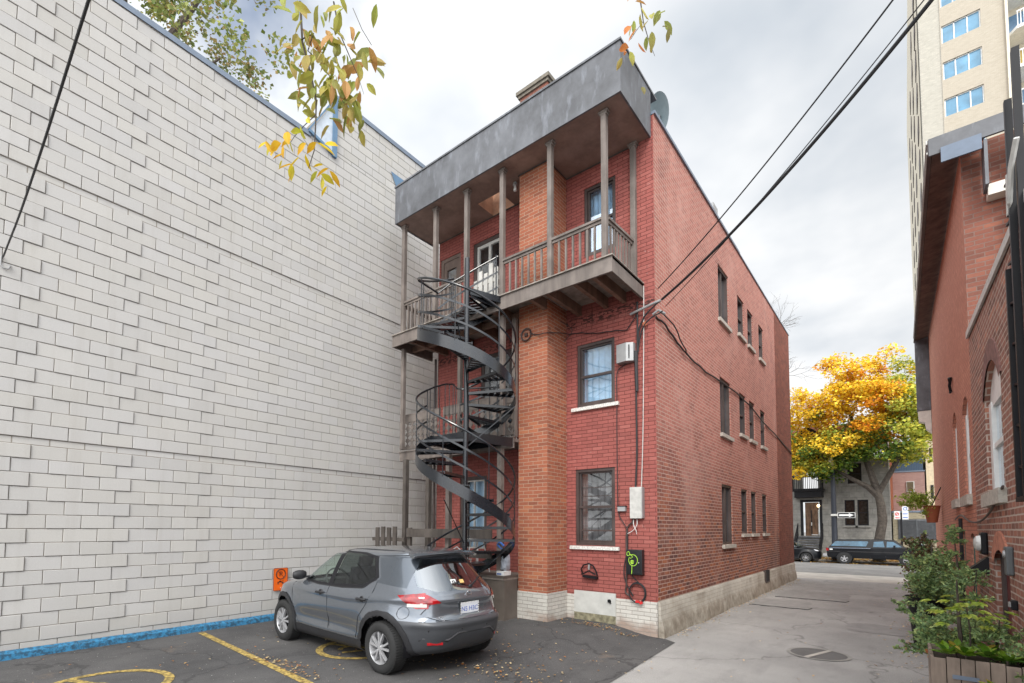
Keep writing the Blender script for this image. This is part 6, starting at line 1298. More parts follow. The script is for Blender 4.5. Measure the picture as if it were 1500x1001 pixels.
# street furniture
t = thing('street_lamp', 'dark street lamp post with cream globe in front of the grey stone house', 'street lamp', (-3.85, 42.9, SZ)); mb = MB(); mb.lathe([(.24, SZ), (.24, .2), (.19, .35), (.17, 2.5), (.13, 6.0)], (-3.85, 42.9, 0), 14); mb.build('post', plain('post_blue', (0.010, 0.013, 0.022), .5), t); mb = MB(); mb.lathe([(.05, 6.0), (.13, 6.05), (.24, 6.35), (.16, 6.45), (.13, 6.9), (0, 7.0)], (-3.95, 42.9, 0), 14); mb.build('globe', plain('globe', (0.62, 0.56, 0.38), .4), t)
t = thing('one_way_sign', 'black one way sign with a white arrow pointing right, on the lamp post', 'sign', (-3.3, 42.8, 2.8)); mb = MB(); mb.box(-3.62, 42.66, 2.62, -2.62, 42.68, 3.0); mb.build('plate', MT['white_paint'], t); mb = MB(); mb.box(-3.59, 42.645, 2.65, -2.65, 42.658, 2.97); mb.build('face', MT['black_metal'], t)
mb = MB(); mb.prism([(-3.54, 2.75), (-2.98, 2.75), (-2.98, 2.67), (-2.70, 2.81), (-2.98, 2.95), (-2.98, 2.87), (-3.54, 2.87)], 'y', 42.63, 42.643); mb.build('arrow', MT['white_paint'], t)
mb = MB(); mb.box(-4.02, 42.64, 2.76, -3.60, 42.72, 2.90); mb.build('clamp', MT['light_box'], t)
t = thing('parking_sign', 'black sign pole with red and blue white parking plates by the louvred garage', 'sign', (-.2, 42.8, SZ)); mb = MB(); mb.box(-.26, 42.78, SZ, -.15, 42.86, 2.95); mb.build('pole', MT['black_metal'], t)
mb = MB(); mb.box(-.55, 42.74, 2.52, -.24, 42.76, 3.05); a_ = mb.build('plate', MT['white_paint'], t); mb = MB(); mb.tube([(-.40+.09*cos(q), 42.73, 2.86+.09*sin(q)) for q in np.linspace(0, 2*pi, 17)[:-1]], .02, 5, closed=True); mb.bar((-.46, 42.73, 2.80), (-.34, 42.73, 2.92), .02, .03); mb.box(-.5, 42.73, 2.58, -.28, 42.738, 2.64); mb.build('red_symbol', plain('sign_red', (0.6, 0.03, 0.04), .5), a_)
mb = MB(); mb.box(-.14, 42.74, 2.50, .18, 42.76, 3.38); a_ = mb.build('plate', MT['white_paint'], t); mb = MB(); mb.tube([(.02+.09*cos(q), 42.73, 3.2+.09*sin(q)) for q in np.linspace(0, 2*pi, 17)[:-1]], .02, 5, closed=True); mb.box(-.10, 42.73, 2.60, .14, 42.738, 2.66); mb.box(-.10, 42.73, 2.84, .14, 42.738, 2.90); mb.build('blue_symbol', plain('sign_blue', (0.10, 0.2, 0.55), .5), a_)
t = thing('wall_sign', 'small white and blue parking plate low on the tan garage wall', 'sign', (1.0, 48.9, .7)); mb = MB(); mb.box(.62, 48.95, .42, 1.06, 48.99, .82); mb.build('plate', MT['white_paint'], t); mb = MB(); mb.tube([(.84+.11*cos(q), 48.94, .62+.11*sin(q)) for q in np.linspace(0, 2*pi, 17)[:-1]], .025, 5, closed=True); mb.box(.80, 48.93, .56, .88, 48.945, .68); mb.build('symbol', MT['blue_frame'], t)
t = thing('plant_pot', 'brown square planter on the far pavement below the stone house steps', 'plant pot', (-5.05, 43.1, SZ)); mb = MB(); mb.prism([(-5.2, SZ+.0), (-4.9, SZ), (-4.84, SZ+.62), (-5.26, SZ+.62)], 'y', 42.9, 43.25); mb.build('pot', MT['frame_wood'], t); mb = MB(); mb.box(-5.22, 42.92, SZ+.58, -4.88, 43.23, SZ+.60); mb.build('soil', MT['soil'], t)
car2.location = (-6.62, 41.55, -.47); car2.rotation_euler = (0, 0, 0)
# ---- black pickup with cap
tk = thing('pickup_truck', 'black pickup truck with a glazed bed cap parked across the street', 'truck')
TZ = 0
prof = [(-2.50, .55), (-2.52, .95), (-2.47, 1.02), (-2.05, 1.55), (-1.98, 1.62), (-.20, 1.64), (-.16, 1.62), (-.10, 1.66), (1.02, 1.62), (1.10, 1.59), (1.58, 1.16), (2.45, 1.06), (2.62, .98), (2.70, .80), (2.68, .50), (2.60, .38), (-2.45, .42)]
def loft_side(mb, prof, hw, zb, top_in, mi=0):
    n = len(prof); w = lambda z: hw if z < zb else hw-top_in*(z-zb)/.6
    L_ = [(x, w(z), z) for x, z in prof]; R_ = [(x, -w(z), z) for x, z in prof]
    mb.add(L_+R_, [tuple(range(n)), tuple(range(2*n-1, n-1, -1))]+[(i, (i+1) % n, n+(i+1) % n, n+i) for i in range(n)], mi)
mb = MB(); loft_side(mb, prof, .86, 1.05, .20); mb.build('body', blackp, tk, bevel=.03)
def side_panel(nm, poly, mat, extra=.006, par=None):
    w = lambda z: .86 if z < 1.05 else .86-.20*(z-1.05)/.6
    for s_ in (1, -1):
        mb = MB(); n = len(poly); mb.add([(x, s_*(w(z)+extra), z) for x, z in poly]+[(x, s_*(w(z)-.02), z) for x, z in poly], [tuple(range(n))]+[(i, (i+1) % n, n+(i+1) % n, n+i) for i in range(n)]); mb.build(nm, mat, par or tk)
bg_ = plain('truck_glass', (0.035, 0.10, 0.16), .05, var=.5, scale=2)
side_panel('cap_window', [(-2.28, 1.20), (-2.02, 1.50), (-.30, 1.53), (-.26, 1.48), (-.38, 1.20)], bg_); side_panel('door_window', [(-.02, 1.17), (.02, 1.50), (.50, 1.54), (.56, 1.17)], bg_); side_panel('door_window', [(.66, 1.17), (.68, 1.53), (1.00, 1.51), (1.42, 1.20)], bg_)
side_panel('side_moulding', [(-2.48, .80), (2.3, .80), (2.3, .86), (-2.48, .86)], MT['car_plastic'], .012); side_panel('cap_seam', [(-2.42, 1.03), (-.16, 1.05), (-.16, 1.09), (-2.40, 1.075)], plain('cap_edge', (0.10, 0.12, 0.16), .3), .010)
side_panel('door_seam', [(.595, .55), (.61, .55), (.61, 1.55), (.595, 1.55)], MT['fascia'], .005); side_panel('door_seam', [(-.16, .5), (-.145, .5), (-.12, 1.6), (-.135, 1.6)], MT['fascia'], .006)
mb = MB(); mb.box(-2.55, -.86, .86, -2.40, -.74, 1.05); mb.box(-2.55, .74, .86, -2.40, .86, 1.05); mb.build('tail_light', MT['lamp_red'], tk); mb = MB(); mb.box(-2.72, -.84, .50, -2.50, .84, .66); mb.build('rear_bumper', MT['alloy'], tk); mb = MB(); mb.box(-2.35, -.885, 1.00-.08, -2.18, -.87, 1.0); mb.build('badge', MT['white_paint'], tk)
mb = MB(); mb.obox((1.05, -1.0, 1.22), (.05, 0, 0), (0, .10, 0), (0, 0, .08)); mb.obox((1.05, 1.0, 1.22), (.05, 0, 0), (0, .10, 0), (0, 0, .08)); mb.build('wing_mirror', MT['black_metal'], tk)
for xw in (-1.55, 1.65):
    for s_ in (1, -1):
        mb = MB(); mb.lathe([(0, s_*.87), (.42, s_*.87), (.42, s_*.5)], (xw, 0, .42), 26, 'y', caps=False); mb.build('wheel_well', MT['dark_inside'], tk)
        mb = MB(); mb.lathe([(.21, .11), (.30, .12), (.35, .10), (.365, .05), (.365, -.05), (.35, -.10), (.2, -.11)], (xw, s_*.79, .365), 30, 'y', caps=False); ty_ = mb.build('tyre', MT['tyre'], tk)
        mb = MB(); yo = s_*.79; mb.lathe([(.215, .11*s_), (.19, .09*s_), (.18, 0)], (xw, yo, .365), 24, 'y', caps=False); mb.lathe([(0, .11*s_), (.07, .11*s_), (.08, .06*s_)], (xw, yo, .365), 14, 'y', caps=False)
        for k in range(5): q = 2*pi*k/5+.3; mb.bar((xw+.03*cos(q), yo+.09*s_, .365+.03*sin(q)), (xw+.2*cos(q), yo+.09*s_, .365+.2*sin(q)), .07, .03, up=(0, 1, 0))
        mb.build('rim', MT['alloy'], ty_)
        mb = MB(); mb.tube([(xw+.45*cos(q), s_*.865, .40+.45*sin(q)) for q in np.linspace(-.1, pi+.1, 16)], .03, 6); mb.build('wheel_arch', blackp, tk)
tk.location = (-1.62, 42.0-.62+.3, -.475)

# ================================================================== TREES
def tree(name, label, group, base, trunk, limbs, clusters, palette_fn, lsize, r, n_per, mat=None, cat='tree', bark='bark'):
    t = thing(name, label, cat, base, group); mb = MB(); mb.tube(*trunk, n=10); mb.build('trunk', MT[bark], t, recalc=False)
    if limbs:
        for pts, rr in limbs: mb = MB(); mb.tube(pts, rr, 7); mb.build('limb', MT[bark], t, recalc=False)
    P_ = []; C_ = []
    for (c, rad, m_) in clusters:
        q = rng.normal(size=(m_, 3)); q /= np.linalg.norm(q, axis=1, keepdims=True); q *= (rng.random((m_, 1))**.45)*rad; q[:, 2] *= .62; p = np.array(c)+q; P_.append(p); C_.append(palette_fn(p))
    P_ = np.vstack(P_); C_ = np.vstack(C_)
    leaf_mesh('crown', P_, None if not cat == 'tree' else np.tile([0, -.3, .8], (len(P_), 1)), lsize, C_, mat or M_leaf, t, aspect=.85, fold=.35); return t
# maple on the far pavement
T0 = Vector((-1.36, 43.3, 0)); tr = [(-1.42, 43.3, SZ-.1), (-1.46, 43.3, .1), (-1.38, 43.3, 1.2), (-1.18, 43.3, 2.4), (-1.22, 43.3, 3.4), (-1.38, 43.3, 4.4), (-1.55, 43.3, 5.0)]
cen = []
def crown_ok(x, z):     # outline seen from the alley: wide dome
    return ((x+2.4)/4.6)**2+((z-9.2)/4.4)**2 < 1
tries = 0
while len(cen) < 300 and tries < 9000:
    tries += 1; x = random.uniform(-7.4, 2.4); z = random.uniform(5.3, 14.2); y = 43.3+random.uniform(-3.0, 3.2)
    e = ((x+2.5)/4.9)**2+((z-9.1)/(4.9 if z > 9 else 4.0))**2+((y-43.3)/3.8)**2
    if e > 1 or e < .12: continue
    if z < 6.6 and x > -2.9 and x < -.4: continue
    if z > 11.5 and x < -4.2: continue
    cen.append(((x, y, z), random.uniform(.6, 1.05), 110))
for q in ((1.0, 42.6, 8.4), (1.2, 43, 9.6), (.6, 42.6, 7.6), (.8, 43, 11.2), (.2, 42.5, 12.6), (-.4, 43, 13.9), (-5.8, 42.8, 6.6), (-6.0, 42.4, 5.9), (-4.2, 42.2, 6.2), (-3.1, 42.2, 6.3), (-5.2, 42.3, 7.4), (-2.6, 42, 6.9), (-1.9, 41.9, 7.2), (-6.3, 42.2, 8.2), (-6.5, 42.4, 9.5)): cen.append((q, .8, 150))
def maple_cols(p):
    n = len(p); c0 = p.mean(0); h = (c0[2]-5.5)/8.5+random.gauss(0, .10); rgt = (c0[0]+.2)/1.6
    orange = [((0.66, 0.25, 0.022), 3), ((0.78, 0.40, 0.025), 5), ((0.50, 0.14, 0.02), 1)]; yellow = [((0.82, 0.54, 0.03), 6), ((0.78, 0.60, 0.06), 4), ((0.70, 0.38, 0.03), 1)]
    green = [((0.075, 0.13, 0.020), 5), ((0.13, 0.20, 0.03), 4), ((0.50, 0.46, 0.05), 1)]; lime = [((0.42, 0.46, 0.07), 4), ((0.60, 0.54, 0.08), 4), ((0.25, 0.32, 0.05), 2)]
    if rgt > 0 and h < .95: pal = lime
    elif h < .20 and c0[0] > -5.2: pal = green
    elif h < .32: pal = random.choice([green, yellow, lime])
    elif h < .66: pal = random.choice([yellow, yellow, yellow, yellow, orange])
    else: pal = random.choice([orange, yellow, yellow])
    return pick(pal, n, .16)
lb = [([(-1.30, 43.3, 4.0), (-1.9, 43.2, 4.75), (-2.7, 43.1, 5.3), (-3.5, 43, 5.9), (-4.6, 42.9, 7.2)], [.22, .19, .14, .10, .04]), ([(-1.45, 43.3, 4.6), (-1.8, 43.3, 6.0), (-2.3, 43.4, 8.0), (-2.9, 43.3, 10.5), (-3.0, 43.3, 12)], [.24, .20, .15, .09, .03]),
      ([(-1.30, 43.3, 4.4), (-.85, 43.2, 5.3), (-.45, 43.1, 6.1), (-.05, 43, 7.0), (.15, 43, 7.6), (-.02, 43, 8.6), (.3, 43, 9.6)], [.18, .17, .15, .13, .12, .09, .03]), ([(-2.1, 43.3, 7.2), (-3.4, 43.2, 8.7), (-4.6, 43, 10)], [.11, .08, .03]), ([(-1.9, 43.3, 6.6), (-1.0, 43.2, 8.4), (-.7, 43.2, 10.6)], [.13, .08, .03])]
tree('maple_tree', 'maple with leaning trunk and orange, yellow and green autumn crown across the street', None, (-1.4, 43.3, SZ), (tr, [.40, .34, .28, .27, .25, .21, .16]), lb, cen, maple_cols, .20, None, None, bark='grey_bark')
# tree behind the block building (upper left)
cen = []; 
for k in range(120):
    u = random.random(); y = 2.0+u*4.6+random.gauss(0, .25); x = -15.5+random.gauss(0, 1.4); top = 22.5-u*6.2; z = random.uniform(13.0, top); 
    if random.random() < .22 and u > .5: continue
    cen.append(((x, y, z), random.uniform(.35, .75), 100))
tree('ash_tree', 'thin leaved green and yellow tree rising behind the block building', None, (-15.5, 3, 0), ([(-15.5, 3.5, 0), (-15.4, 3.4, 8), (-15.3, 3.2, 15), (-15.4, 3.0, 20)], [.4, .32, .2, .05]),
     [([(-15.4, 3.3, 11), (-15.5, 4.6, 14.2), (-15.4, 5.8, 16)], [.15, .1, .02]), ([(-15.4, 3.3, 13), (-15.6, 5.0, 17), (-15.5, 5.7, 19)], [.13, .07, .02])], cen,
     lambda p: pick(random.choice([[((0.20, 0.25, 0.08), 4), ((0.34, 0.36, 0.11), 3), ((0.42, 0.30, 0.12), 1)], [((0.32, 0.24, 0.11), 2), ((0.30, 0.31, 0.12), 3), ((0.17, 0.21, 0.07), 3)]]), len(p), .2), .115, None, None)
# bare tree beyond the brick building
def twig(mb, p, d, l, r, depth):
    q = p+d*l; m_ = (p+q)/2+Vector((random.gauss(0, .06), random.gauss(0, .06), random.gauss(0, .06)))*l; mb.tube([p, m_, q], [r, r*.85, r*.7], 5)
    if depth == 0: return
    for k in range(random.choice((2, 3))):
        dd = (d+Vector((random.gauss(0, .5), random.gauss(0, .4), random.gauss(.05, .4)))).normalized(); twig(mb, q if k else m_, dd, l*random.uniform(.6, .85), r*.62, depth-1)
t = thing('bare_tree', 'leafless tree whose twigs reach past the far corner of the brick building', 'tree', (-8.6, 36, -.3))
mb = MB(); mb.tube([(-9.0, 36, -.3), (-8.8, 36, 6), (-8.6, 36, 11)], [.35, .28, .18], 9); mb.build('trunk', MT['bark'], t); mb = MB()
random.seed(21)
for z0, dx_ in ((9, .55), (10, .4), (11, .3), (11, .5), (8, .75), (12.0, .4), (11.5, .1)): twig(mb, Vector((-8.9, 36, z0)), Vector((dx_, random.gauss(0, .2), .80)).normalized(), 2.0, .05, 5)
mb.build('crown', MT['bark'], t, recalc=False)
random.seed(11)

# ================================================================== NEAR BRANCHES
def leaflet(mb, cols, p, d, n, L_, Wd, col):
    d = d.normalized(); s_ = d.cross(n).normalized(); n = s_.cross(d); pr_ = [(0, 0), (.18, .30), (.45, .5), (.72, .38), (1, 0)]; o = len(mb.v); vs = []
    for t_, w_ in pr_:
        c = p+d*L_*t_-Vector((0, 0, 1))*L_*.12*t_*t_
        if w_ == 0: vs.append(c)
        else: vs += [c+s_*Wd*w_+n*Wd*.18, c, c-s_*Wd*w_+n*Wd*.18]
    mb.add(vs, [(0, 2, 1), (0, 3, 2), (1, 2, 5, 4), (2, 3, 6, 5), (4, 5, 8, 7), (5, 6, 9, 8), (7, 8, 10), (8, 9, 10)], 0, True)
    tipc = (col[0]*.75, col[1]*.55, col[2]*.6)
    for k in range(len(vs)): c = col if k < 7 else tuple(.6*a+.4*b for a, b in zip(col, tipc)); cols.append((*c, 1))
def hanging_branch(label, stems, leaves):
    t = thing('hanging_branch', label, 'branch', stems[0][0][0])
    mb = MB()
    for pts, r in stems: mb.tube(pts, r, 6)
    mb.build('stem', MT['grey_bark'], t, recalc=False)
    mb = MB(); cols = []
    for p, d, L_, col in leaves: leaflet(mb, cols, Vector(p), Vector(d), Vector((random.gauss(0, .6), random.gauss(0, .6)-.4, random.gauss(0, .5)+.5)), L_, L_*random.uniform(.38, .55), col)
    mb.col = cols; mb.build('leaves', M_leaf, t, recalc=False); return t
# branch anchor frame: a vertical sheet of air about 2.4 m in front of the camera position
BO = Vector((-2.262, 2.032, 1.83)); BX = Vector((.740, .672, 0)); BD = 2.75
def BP(px, py, dep=0.0):       # coordinates in a hanging frame, metres: px right, py up from eye height
    q = Vector((0, 0, 1.83))+Vector((-.643, .766, 0))*(BD+dep)+Vector((.766, .643, 0))*px+Vector((0, 0, 1))*py; return q
S_ = BD/730.13
def F(px, py, dep=0.0): return BP((px-712.5)*S_, (771-py)*S_, dep)
olive = [(0.40, 0.40, 0.08), (0.32, 0.36, 0.07), (0.48, 0.43, 0.10), (0.42, 0.34, 0.10), (0.50, 0.28, 0.09), (0.26, 0.28, 0.07), (0.24, 0.27, 0.06), (0.33, 0.32, 0.08)]; yel = [(0.74, 0.56, 0.03), (0.62, 0.56, 0.05), (0.72, 0.44, 0.03), (0.50, 0.50, 0.06)]
stem_a = [F(418, -40), F(421, 20, .02), F(436, 75, .03), F(447, 120, .0), F(449, 160, -.02), F(446, 200), F(438, 228)]
stems = [(stem_a, [.007, .006, .0052, .0045, .004, .003, .002]), ([F(447, 143), F(430, 160), F(415, 178), F(408, 190)], [.003, .0025, .002, .0015]), ([F(421, 22), F(440, 12), F(432, 40), F(455, 62), F(478, 100), F(492, 130)], [.004, .004, .0035, .003, .002, .001]),
         ([F(470, -40), F(480, 10), F(495, 45), F(510, 80), F(520, 110)], [.005, .004, .003, .002, .001]), ([F(425, 175), F(435, 190), F(437, 200)], .0012), ([F(500, -30), F(515, 5), F(530, 30)], .002)]
lv_ = []; LS, NS = .98, 1.5
def scatter(cx, cy, sx, sy, n, pal, down=1.0, L0=(.07, .115)):
    for k in range(int(n*NS)):
        x, y = random.gauss(cx, sx), random.gauss(cy, sy); x = min(max(x, cx-1.7*sx), cx+1.7*sx); y = min(max(y, cy-1.7*sy), cy+1.7*sy); lv_.append((F(x, y, random.gauss(0, .12)), Vector((.766, .643, 0))*random.gauss(0, .65)+Vector((-.643, .766, 0))*random.gauss(0, .4)+Vector((0, 0, -down+random.gauss(0, .3))), random.uniform(*L0)*LS, random.choice(pal)))
scatter(425, 12, 14, 14, 11, olive); scatter(470, 15, 26, 20, 16, olive, .8); scatter(455, 62, 20, 18, 18, olive); scatter(495, 50, 18, 24, 16, olive); scatter(485, 100, 18, 16, 14, olive); scatter(500, 125, 12, 12, 11, olive); scatter(425, 88, 16, 12, 10, olive, .6); scatter(412, 50, 6, 10, 5, olive, .2, (.05, .07)); scatter(455, 100, 12, 14, 8, olive)
scatter(528, 18, 12, 14, 5, olive, .6, (.08, .14)); scatter(410, 200, 14, 10, 9, yel, .8, (.06, .1)); scatter(445, 205, 10, 14, 8, yel, .8, (.07, .10)); scatter(460, 192, 6, 5, 2, yel, .3); scatter(385, 205, 5, 6, 3, yel, .7, (.05, .09))
hanging_branch('leafy branch with olive and bright yellow leaves hanging down at the upper left', stems, lv_)
lv_ = []; LS, NS = 1.3, 1.0; scatter(940, -8, 12, 9, 12, olive, .8, (.045, .07)); scatter(932, 22, 8, 8, 5, [(0.6, .22, .06), (0.35, .3, .06)], .9, (.05, .07)); scatter(968, 10, 9, 12, 7, olive, .8, (.04, .07)); scatter(966, 42, 5, 6, 3, [(0.22, .2, .06)], .9, (.03, .05))
hanging_branch('small twig of reddish olive leaves at the top of the view over the brick building', [([F(945, -50), F(950, -10), F(958, 20), F(967, 45)], [.004, .003, .002, .001]), ([F(950, -12), F(938, 5), F(930, 18)], .0015)], lv_)

# ================================================================== PLANTERS AND SHRUBS (right)
def planter(label, x0, x1, y0, y1, h, slats=9):
    t = thing('wooden_planter', label, 'planter', ((x0+x1)/2, (y0+y1)/2, 0)); fl = .05
    for i, (A, B) in enumerate((((x0, y0), (x1, y0)), ((x0, y1), (x0, y0)), ((x1, y0), (x1, y1)), ((x1, y1), (x0, y1)))):
        A, B = Vector((*A, 0)), Vector((*B, 0)); d = (B-A); L_ = d.length; d.normalize(); n_ = max(3, int(round(L_/.088))); out = Vector((d.y, -d.x, 0)); mb = MB()
        for k in range(n_):
            c = A+d*L_*(k+.5)/n_; hh = h+random.uniform(-.012, .012); j = random.uniform(-.004, .004)
            mb.obox(c+out*(j)+Vector((0, 0, hh/2)), d*(L_/n_/2-.0035), out*.011, (0, 0, hh/2))
        sd = mb.build('side', wood('planter_wood', (0.25, 0.195, 0.155), .42, .85) if 'planter_wood' not in MT else MT['planter_wood'], t)
        if i == 0:
            mb = MB()
            for z in (h*.42, h*.78): mb.bar(A+d*.13+out*.02+Vector((0, 0, z)), A+d*.30+out*.02+Vector((0, 0, z)), .006, .035)
            mb.build('metal_strap', MT['coping'], sd)
    mb = MB(); mb.box(x0+.02, y0+.02, .05, x1-.02, y1-.02, h-.05); mb.build('soil', MT['soil'], t); return t
planter('weathered slatted wooden planter with a metal strap, front one of the alley planters', .15, .80, 6.10, 6.75, .69)
planter('weathered wooden planter nearest the camera at the lower right corner', .36, .84, 4.45, 5.15, .66)
t = thing('black_planter', 'tall black tapered planter half hidden under the shrubs along the alley', 'planter', (.35, 10.4, 0)); mb = MB(); mb.lathe([(.17, 0), (.24, .75), (.27, .78), (.23, .76), (.2, .7), (0, .7)], (.22, 10.5, 0), 16); mb.build('pot', MT['black_metal'], t); mb = MB(); mb.lathe([(0, .72), (.21, .72)], (.22, 10.5, 0), 16, caps=False); mb.build('soil', MT['soil'], t)
def sprays(blobs, pal_fn, size, droop=.3, aspect=.5):
    P_ = []; C_ = []; T_ = []
    for (c, r, m_) in blobs:
        c = np.array(c, float); k = max(4, m_//28)                    # little fronds radiating from the blob centre
        for i in range(k):
            d = rng.normal(size=3); d[2] = abs(d[2])*.6-.1; d /= np.linalg.norm(d); L_ = r*(.55+.55*rng.random()); n_ = m_//k; s_ = rng.random(n_)**.7
            p = c+np.outer(s_*L_, d)+rng.normal(size=(n_, 3))*r*.10; p[:, 2] -= droop*(s_*L_)**2*1.5; P_.append(p); C_.append(pal_fn(n_, s_)); T_.append(np.tile(d, (n_, 1)))
    return np.vstack(P_), np.vstack(C_), np.vstack(T_)
def shrub(name, label, cat, base, stems, blobs, pal_fn, size, aspect=.5, droop=.3, group=None):
    t = thing(name, label, cat, base, group); mb = MB()
    for pts, r in stems: mb.tube(pts, r, 6)
    mb.build('stem', MT['bark'], t, recalc=False); p, c, d = sprays(blobs, pal_fn, size, droop); leaf_mesh('foliage', p, None, size, c, M_leaf, t, aspect=aspect, fold=.3, tip=d); return t
def ced(n, s_): return pick([((0.17, 0.26, 0.11), 5), ((0.26, 0.37, 0.16), 4), ((0.38, 0.47, 0.18), 2.5), ((0.22, 0.15, 0.07), .5)], n, .2)
def brn(n, s_): return pick([((0.13, 0.075, 0.045), 3), ((0.18, 0.11, 0.06), 2), ((0.08, 0.07, 0.035), 2)], n, .2)
def lim(n, s_): return pick([((0.30, 0.42, 0.06), 4), ((0.42, 0.50, 0.09), 3), ((0.22, 0.30, 0.05), 2), ((0.48, 0.30, 0.07), .4)], n, .12)
def blobs(n, x, y, z, r, m_): return [((random.uniform(*x), random.uniform(*y), random.uniform(*z)), random.uniform(*r), m_) for _ in range(n)]
shrub('cedar_shrub', 'dark browning cedar shrub at the far end of the alley planting', 'shrub', (.25, 12.0, 0), [([(.3, 12, 0), (.28, 12, .8), (.2, 12, 1.6)], [.03, .02, .01])], blobs(24, (.10, .48), (11.6, 12.4), (.4, 1.62), (.20, .32), 240), lambda n, s: np.where(rng.random((n, 1)) < .6, brn(n, s), ced(n, s)), .06)
shrub('cedar_shrub', 'dense green cedar shrub spilling from the black planter', 'shrub', (.3, 10.4, .7), [([(.25, 10.4, .7), (.3, 10.4, 1.2), (.3, 10.3, 1.6)], [.03, .02, .01])], blobs(38, (.10, .60), (9.8, 10.9), (.55, 1.42), (.2, .32), 170), ced, .055)
shrub('cedar_shrub', 'feathery cedar with long side branches reaching over the alley, behind the front planter', 'shrub', (.3, 7.2, .2), [([(.45, 7.2, .1), (.40, 7.2, .8), (.40, 7.3, 1.3)], [.025, .018, .006]), ([(.40, 7.3, .55), (.1, 7.6, .80), (-.16, 7.9, .98)], [.01, .007, .003]), ([(.40, 7.2, .4), (.15, 7.2, .5), (-.05, 7.3, .58)], [.01, .006, .003])],
      blobs(26, (.08, .58), (6.7, 7.9), (.45, .88), (.15, .26), 170)+[((-.10+.08*k, 7.85-.1*k, .93-.05*k), .11, 60) for k in range(5)]+[((-.02+.08*k, 7.3-.03*k, .52), .13, 80) for k in range(4)], ced, .045)
shrub('juniper_shrub', 'wispy tall juniper stems in front of the green windows and lamp', 'shrub', (.6, 9.3, 0), [([(.55, 9.4, 0), (.55, 9.4, 1.0), (.50, 9.4, 1.85)], [.022, .016, .005]), ([(.6, 8.6, 0), (.6, 8.6, .9), (.65, 8.5, 1.35)], [.018, .01, .004])], blobs(8, (.40, .62), (9.1, 9.7), (1.35, 2.0), (.12, .22), 70)+blobs(12, (.45, .72), (8.2, 9.2), (.85, 1.35), (.14, .22), 90), ced, .045)
shrub('juniper_shrub', 'dark juniper mass between the front planter and the red door', 'shrub', (.6, 6.9, 0), [([(.62, 6.8, 0), (.62, 6.8, .6), (.66, 6.8, 1.0)], [.02, .014, .005])], blobs(22, (.50, .78), (6.35, 7.3), (.35, .86), (.12, .22), 170), ced, .042)
shrub('cedar_shrub', 'drooping cedar at the right edge over the nearest planter', 'shrub', (.7, 5.6, .5), [([(.72, 5.7, .5), (.72, 5.7, .8), (.70, 5.6, 1.1)], [.014, .01, .004])], blobs(12, (.64, .82), (5.3, 6.2), (.55, .92), (.10, .17), 140), ced, .036)
# broad-leaved sapling
t = thing('maple_sapling', 'lime green broad leaved sapling growing from the front planter', 'sapling', (.42, 6.62, .6))
mb = MB(); mb.tube([(.44, 6.62, .6), (.44, 6.62, .9), (.42, 6.62, 1.13)], [.008, .006, .003], 6); lf = []
for k in range(26):
    q = 2*pi*k/26*3.1; r_ = random.uniform(.08, .30); z = random.uniform(.92, 1.18); p = Vector((.43+r_*cos(q)*.9, 6.62+r_*sin(q), z)); mb.tube([(.43, 6.62, z-.05), tuple(p)], .0015, 4); lf.append((p, Vector((cos(q), sin(q), -.15))))
mb.build('stem', MT['bark'], t, recalc=False); mb = MB(); cols = []
for p, d in lf:
    for a in (-.9, -.45, 0, .45, .9):
        dd = Matrix.Rotation(a, 3, 'Z') @ d; c = pick([((0.34, 0.46, 0.07), 4), ((0.45, 0.52, 0.10), 3), ((0.22, 0.34, 0.05), 1)], 1)[0]; leaflet(mb, cols, p, dd, Vector((random.gauss(0, .2), random.gauss(0, .2), 1)), .105-.03*abs(a), .05, tuple(c))
mb.col = cols; mb.build('leaves', M_leaf, t, recalc=False)
def rosette(label, spots, L0):
    t = thing('leafy_perennial', label, 'plant', spots[0]); mb = MB(); cols = []
    for (x, y, z) in spots:
        for k in range(15):
            q = 2.4*k+random.random(); el = .25+.9*(k/15); d = Vector((cos(q)*cos(el), sin(q)*cos(el), sin(el))); c = pick([((0.13, 0.26, 0.03), 4), ((0.22, 0.36, 0.05), 3), ((0.48, 0.42, 0.06), 1), ((0.07, 0.15, 0.02), 2)], 1)[0]
            leaflet(mb, cols, Vector((x, y, z))+d*.02, d, Vector((0, 0, 1)) if el < 1.1 else Vector((cos(q), sin(q), .3)), random.uniform(*L0), .06, tuple(c))
    mb.col = cols; mb.build('leaves', M_leaf, t, recalc=False); mb = MB()
    for (x, y, z) in spots: mb.tube([(x, y, z-.08), (x, y, z+.02)], .008, 6)
    mb.build('stem', MT['bark'], t, recalc=False)
rosette('glossy green broad strap leaves filling the front wooden planter', [(.26, 6.26, .69), (.38, 6.22, .70), (.52, 6.28, .70), (.64, 6.24, .69), (.33, 6.45, .69), (.55, 6.5, .69), (.72, 6.4, .69)], (.10, .16))
rosette('glossy yellow green strap leaves in the planter nearest the camera', [(.46, 5.0, .68), (.56, 4.9, .69), (.66, 5.0, .68), (.55, 4.7, .68), (.72, 4.8, .68), (.74, 5.05, .69)], (.09, .14))
# hanging pot at the far end of the salmon wall
t = thing('hanging_pot', 'terracotta pot with trailing green plant hung on the far end of the salmon house', 'plant pot', (.60, 20.5, 2.3)); mb = MB(); mb.lathe([(.12, 2.05), (.20, 2.55), (.22, 2.55), (.19, 2.5), (0, 2.5)], (.62, 20.0, 0), 16); mb.build('pot', MT['terracotta'], t)
p, c, d = sprays(blobs(16, (.0, .6), (19.6, 20.2), (2.30, 2.85), (.25, .4), 110), lim, .06); leaf_mesh('foliage', p, None, .07, c, M_leaf, t, aspect=.4, tip=d); mb = MB(); mb.tube([(.62, 20, 2.55), (.84, 20, 3.1)], .015, 5); mb.build('hanger', MT['black_metal'], t)
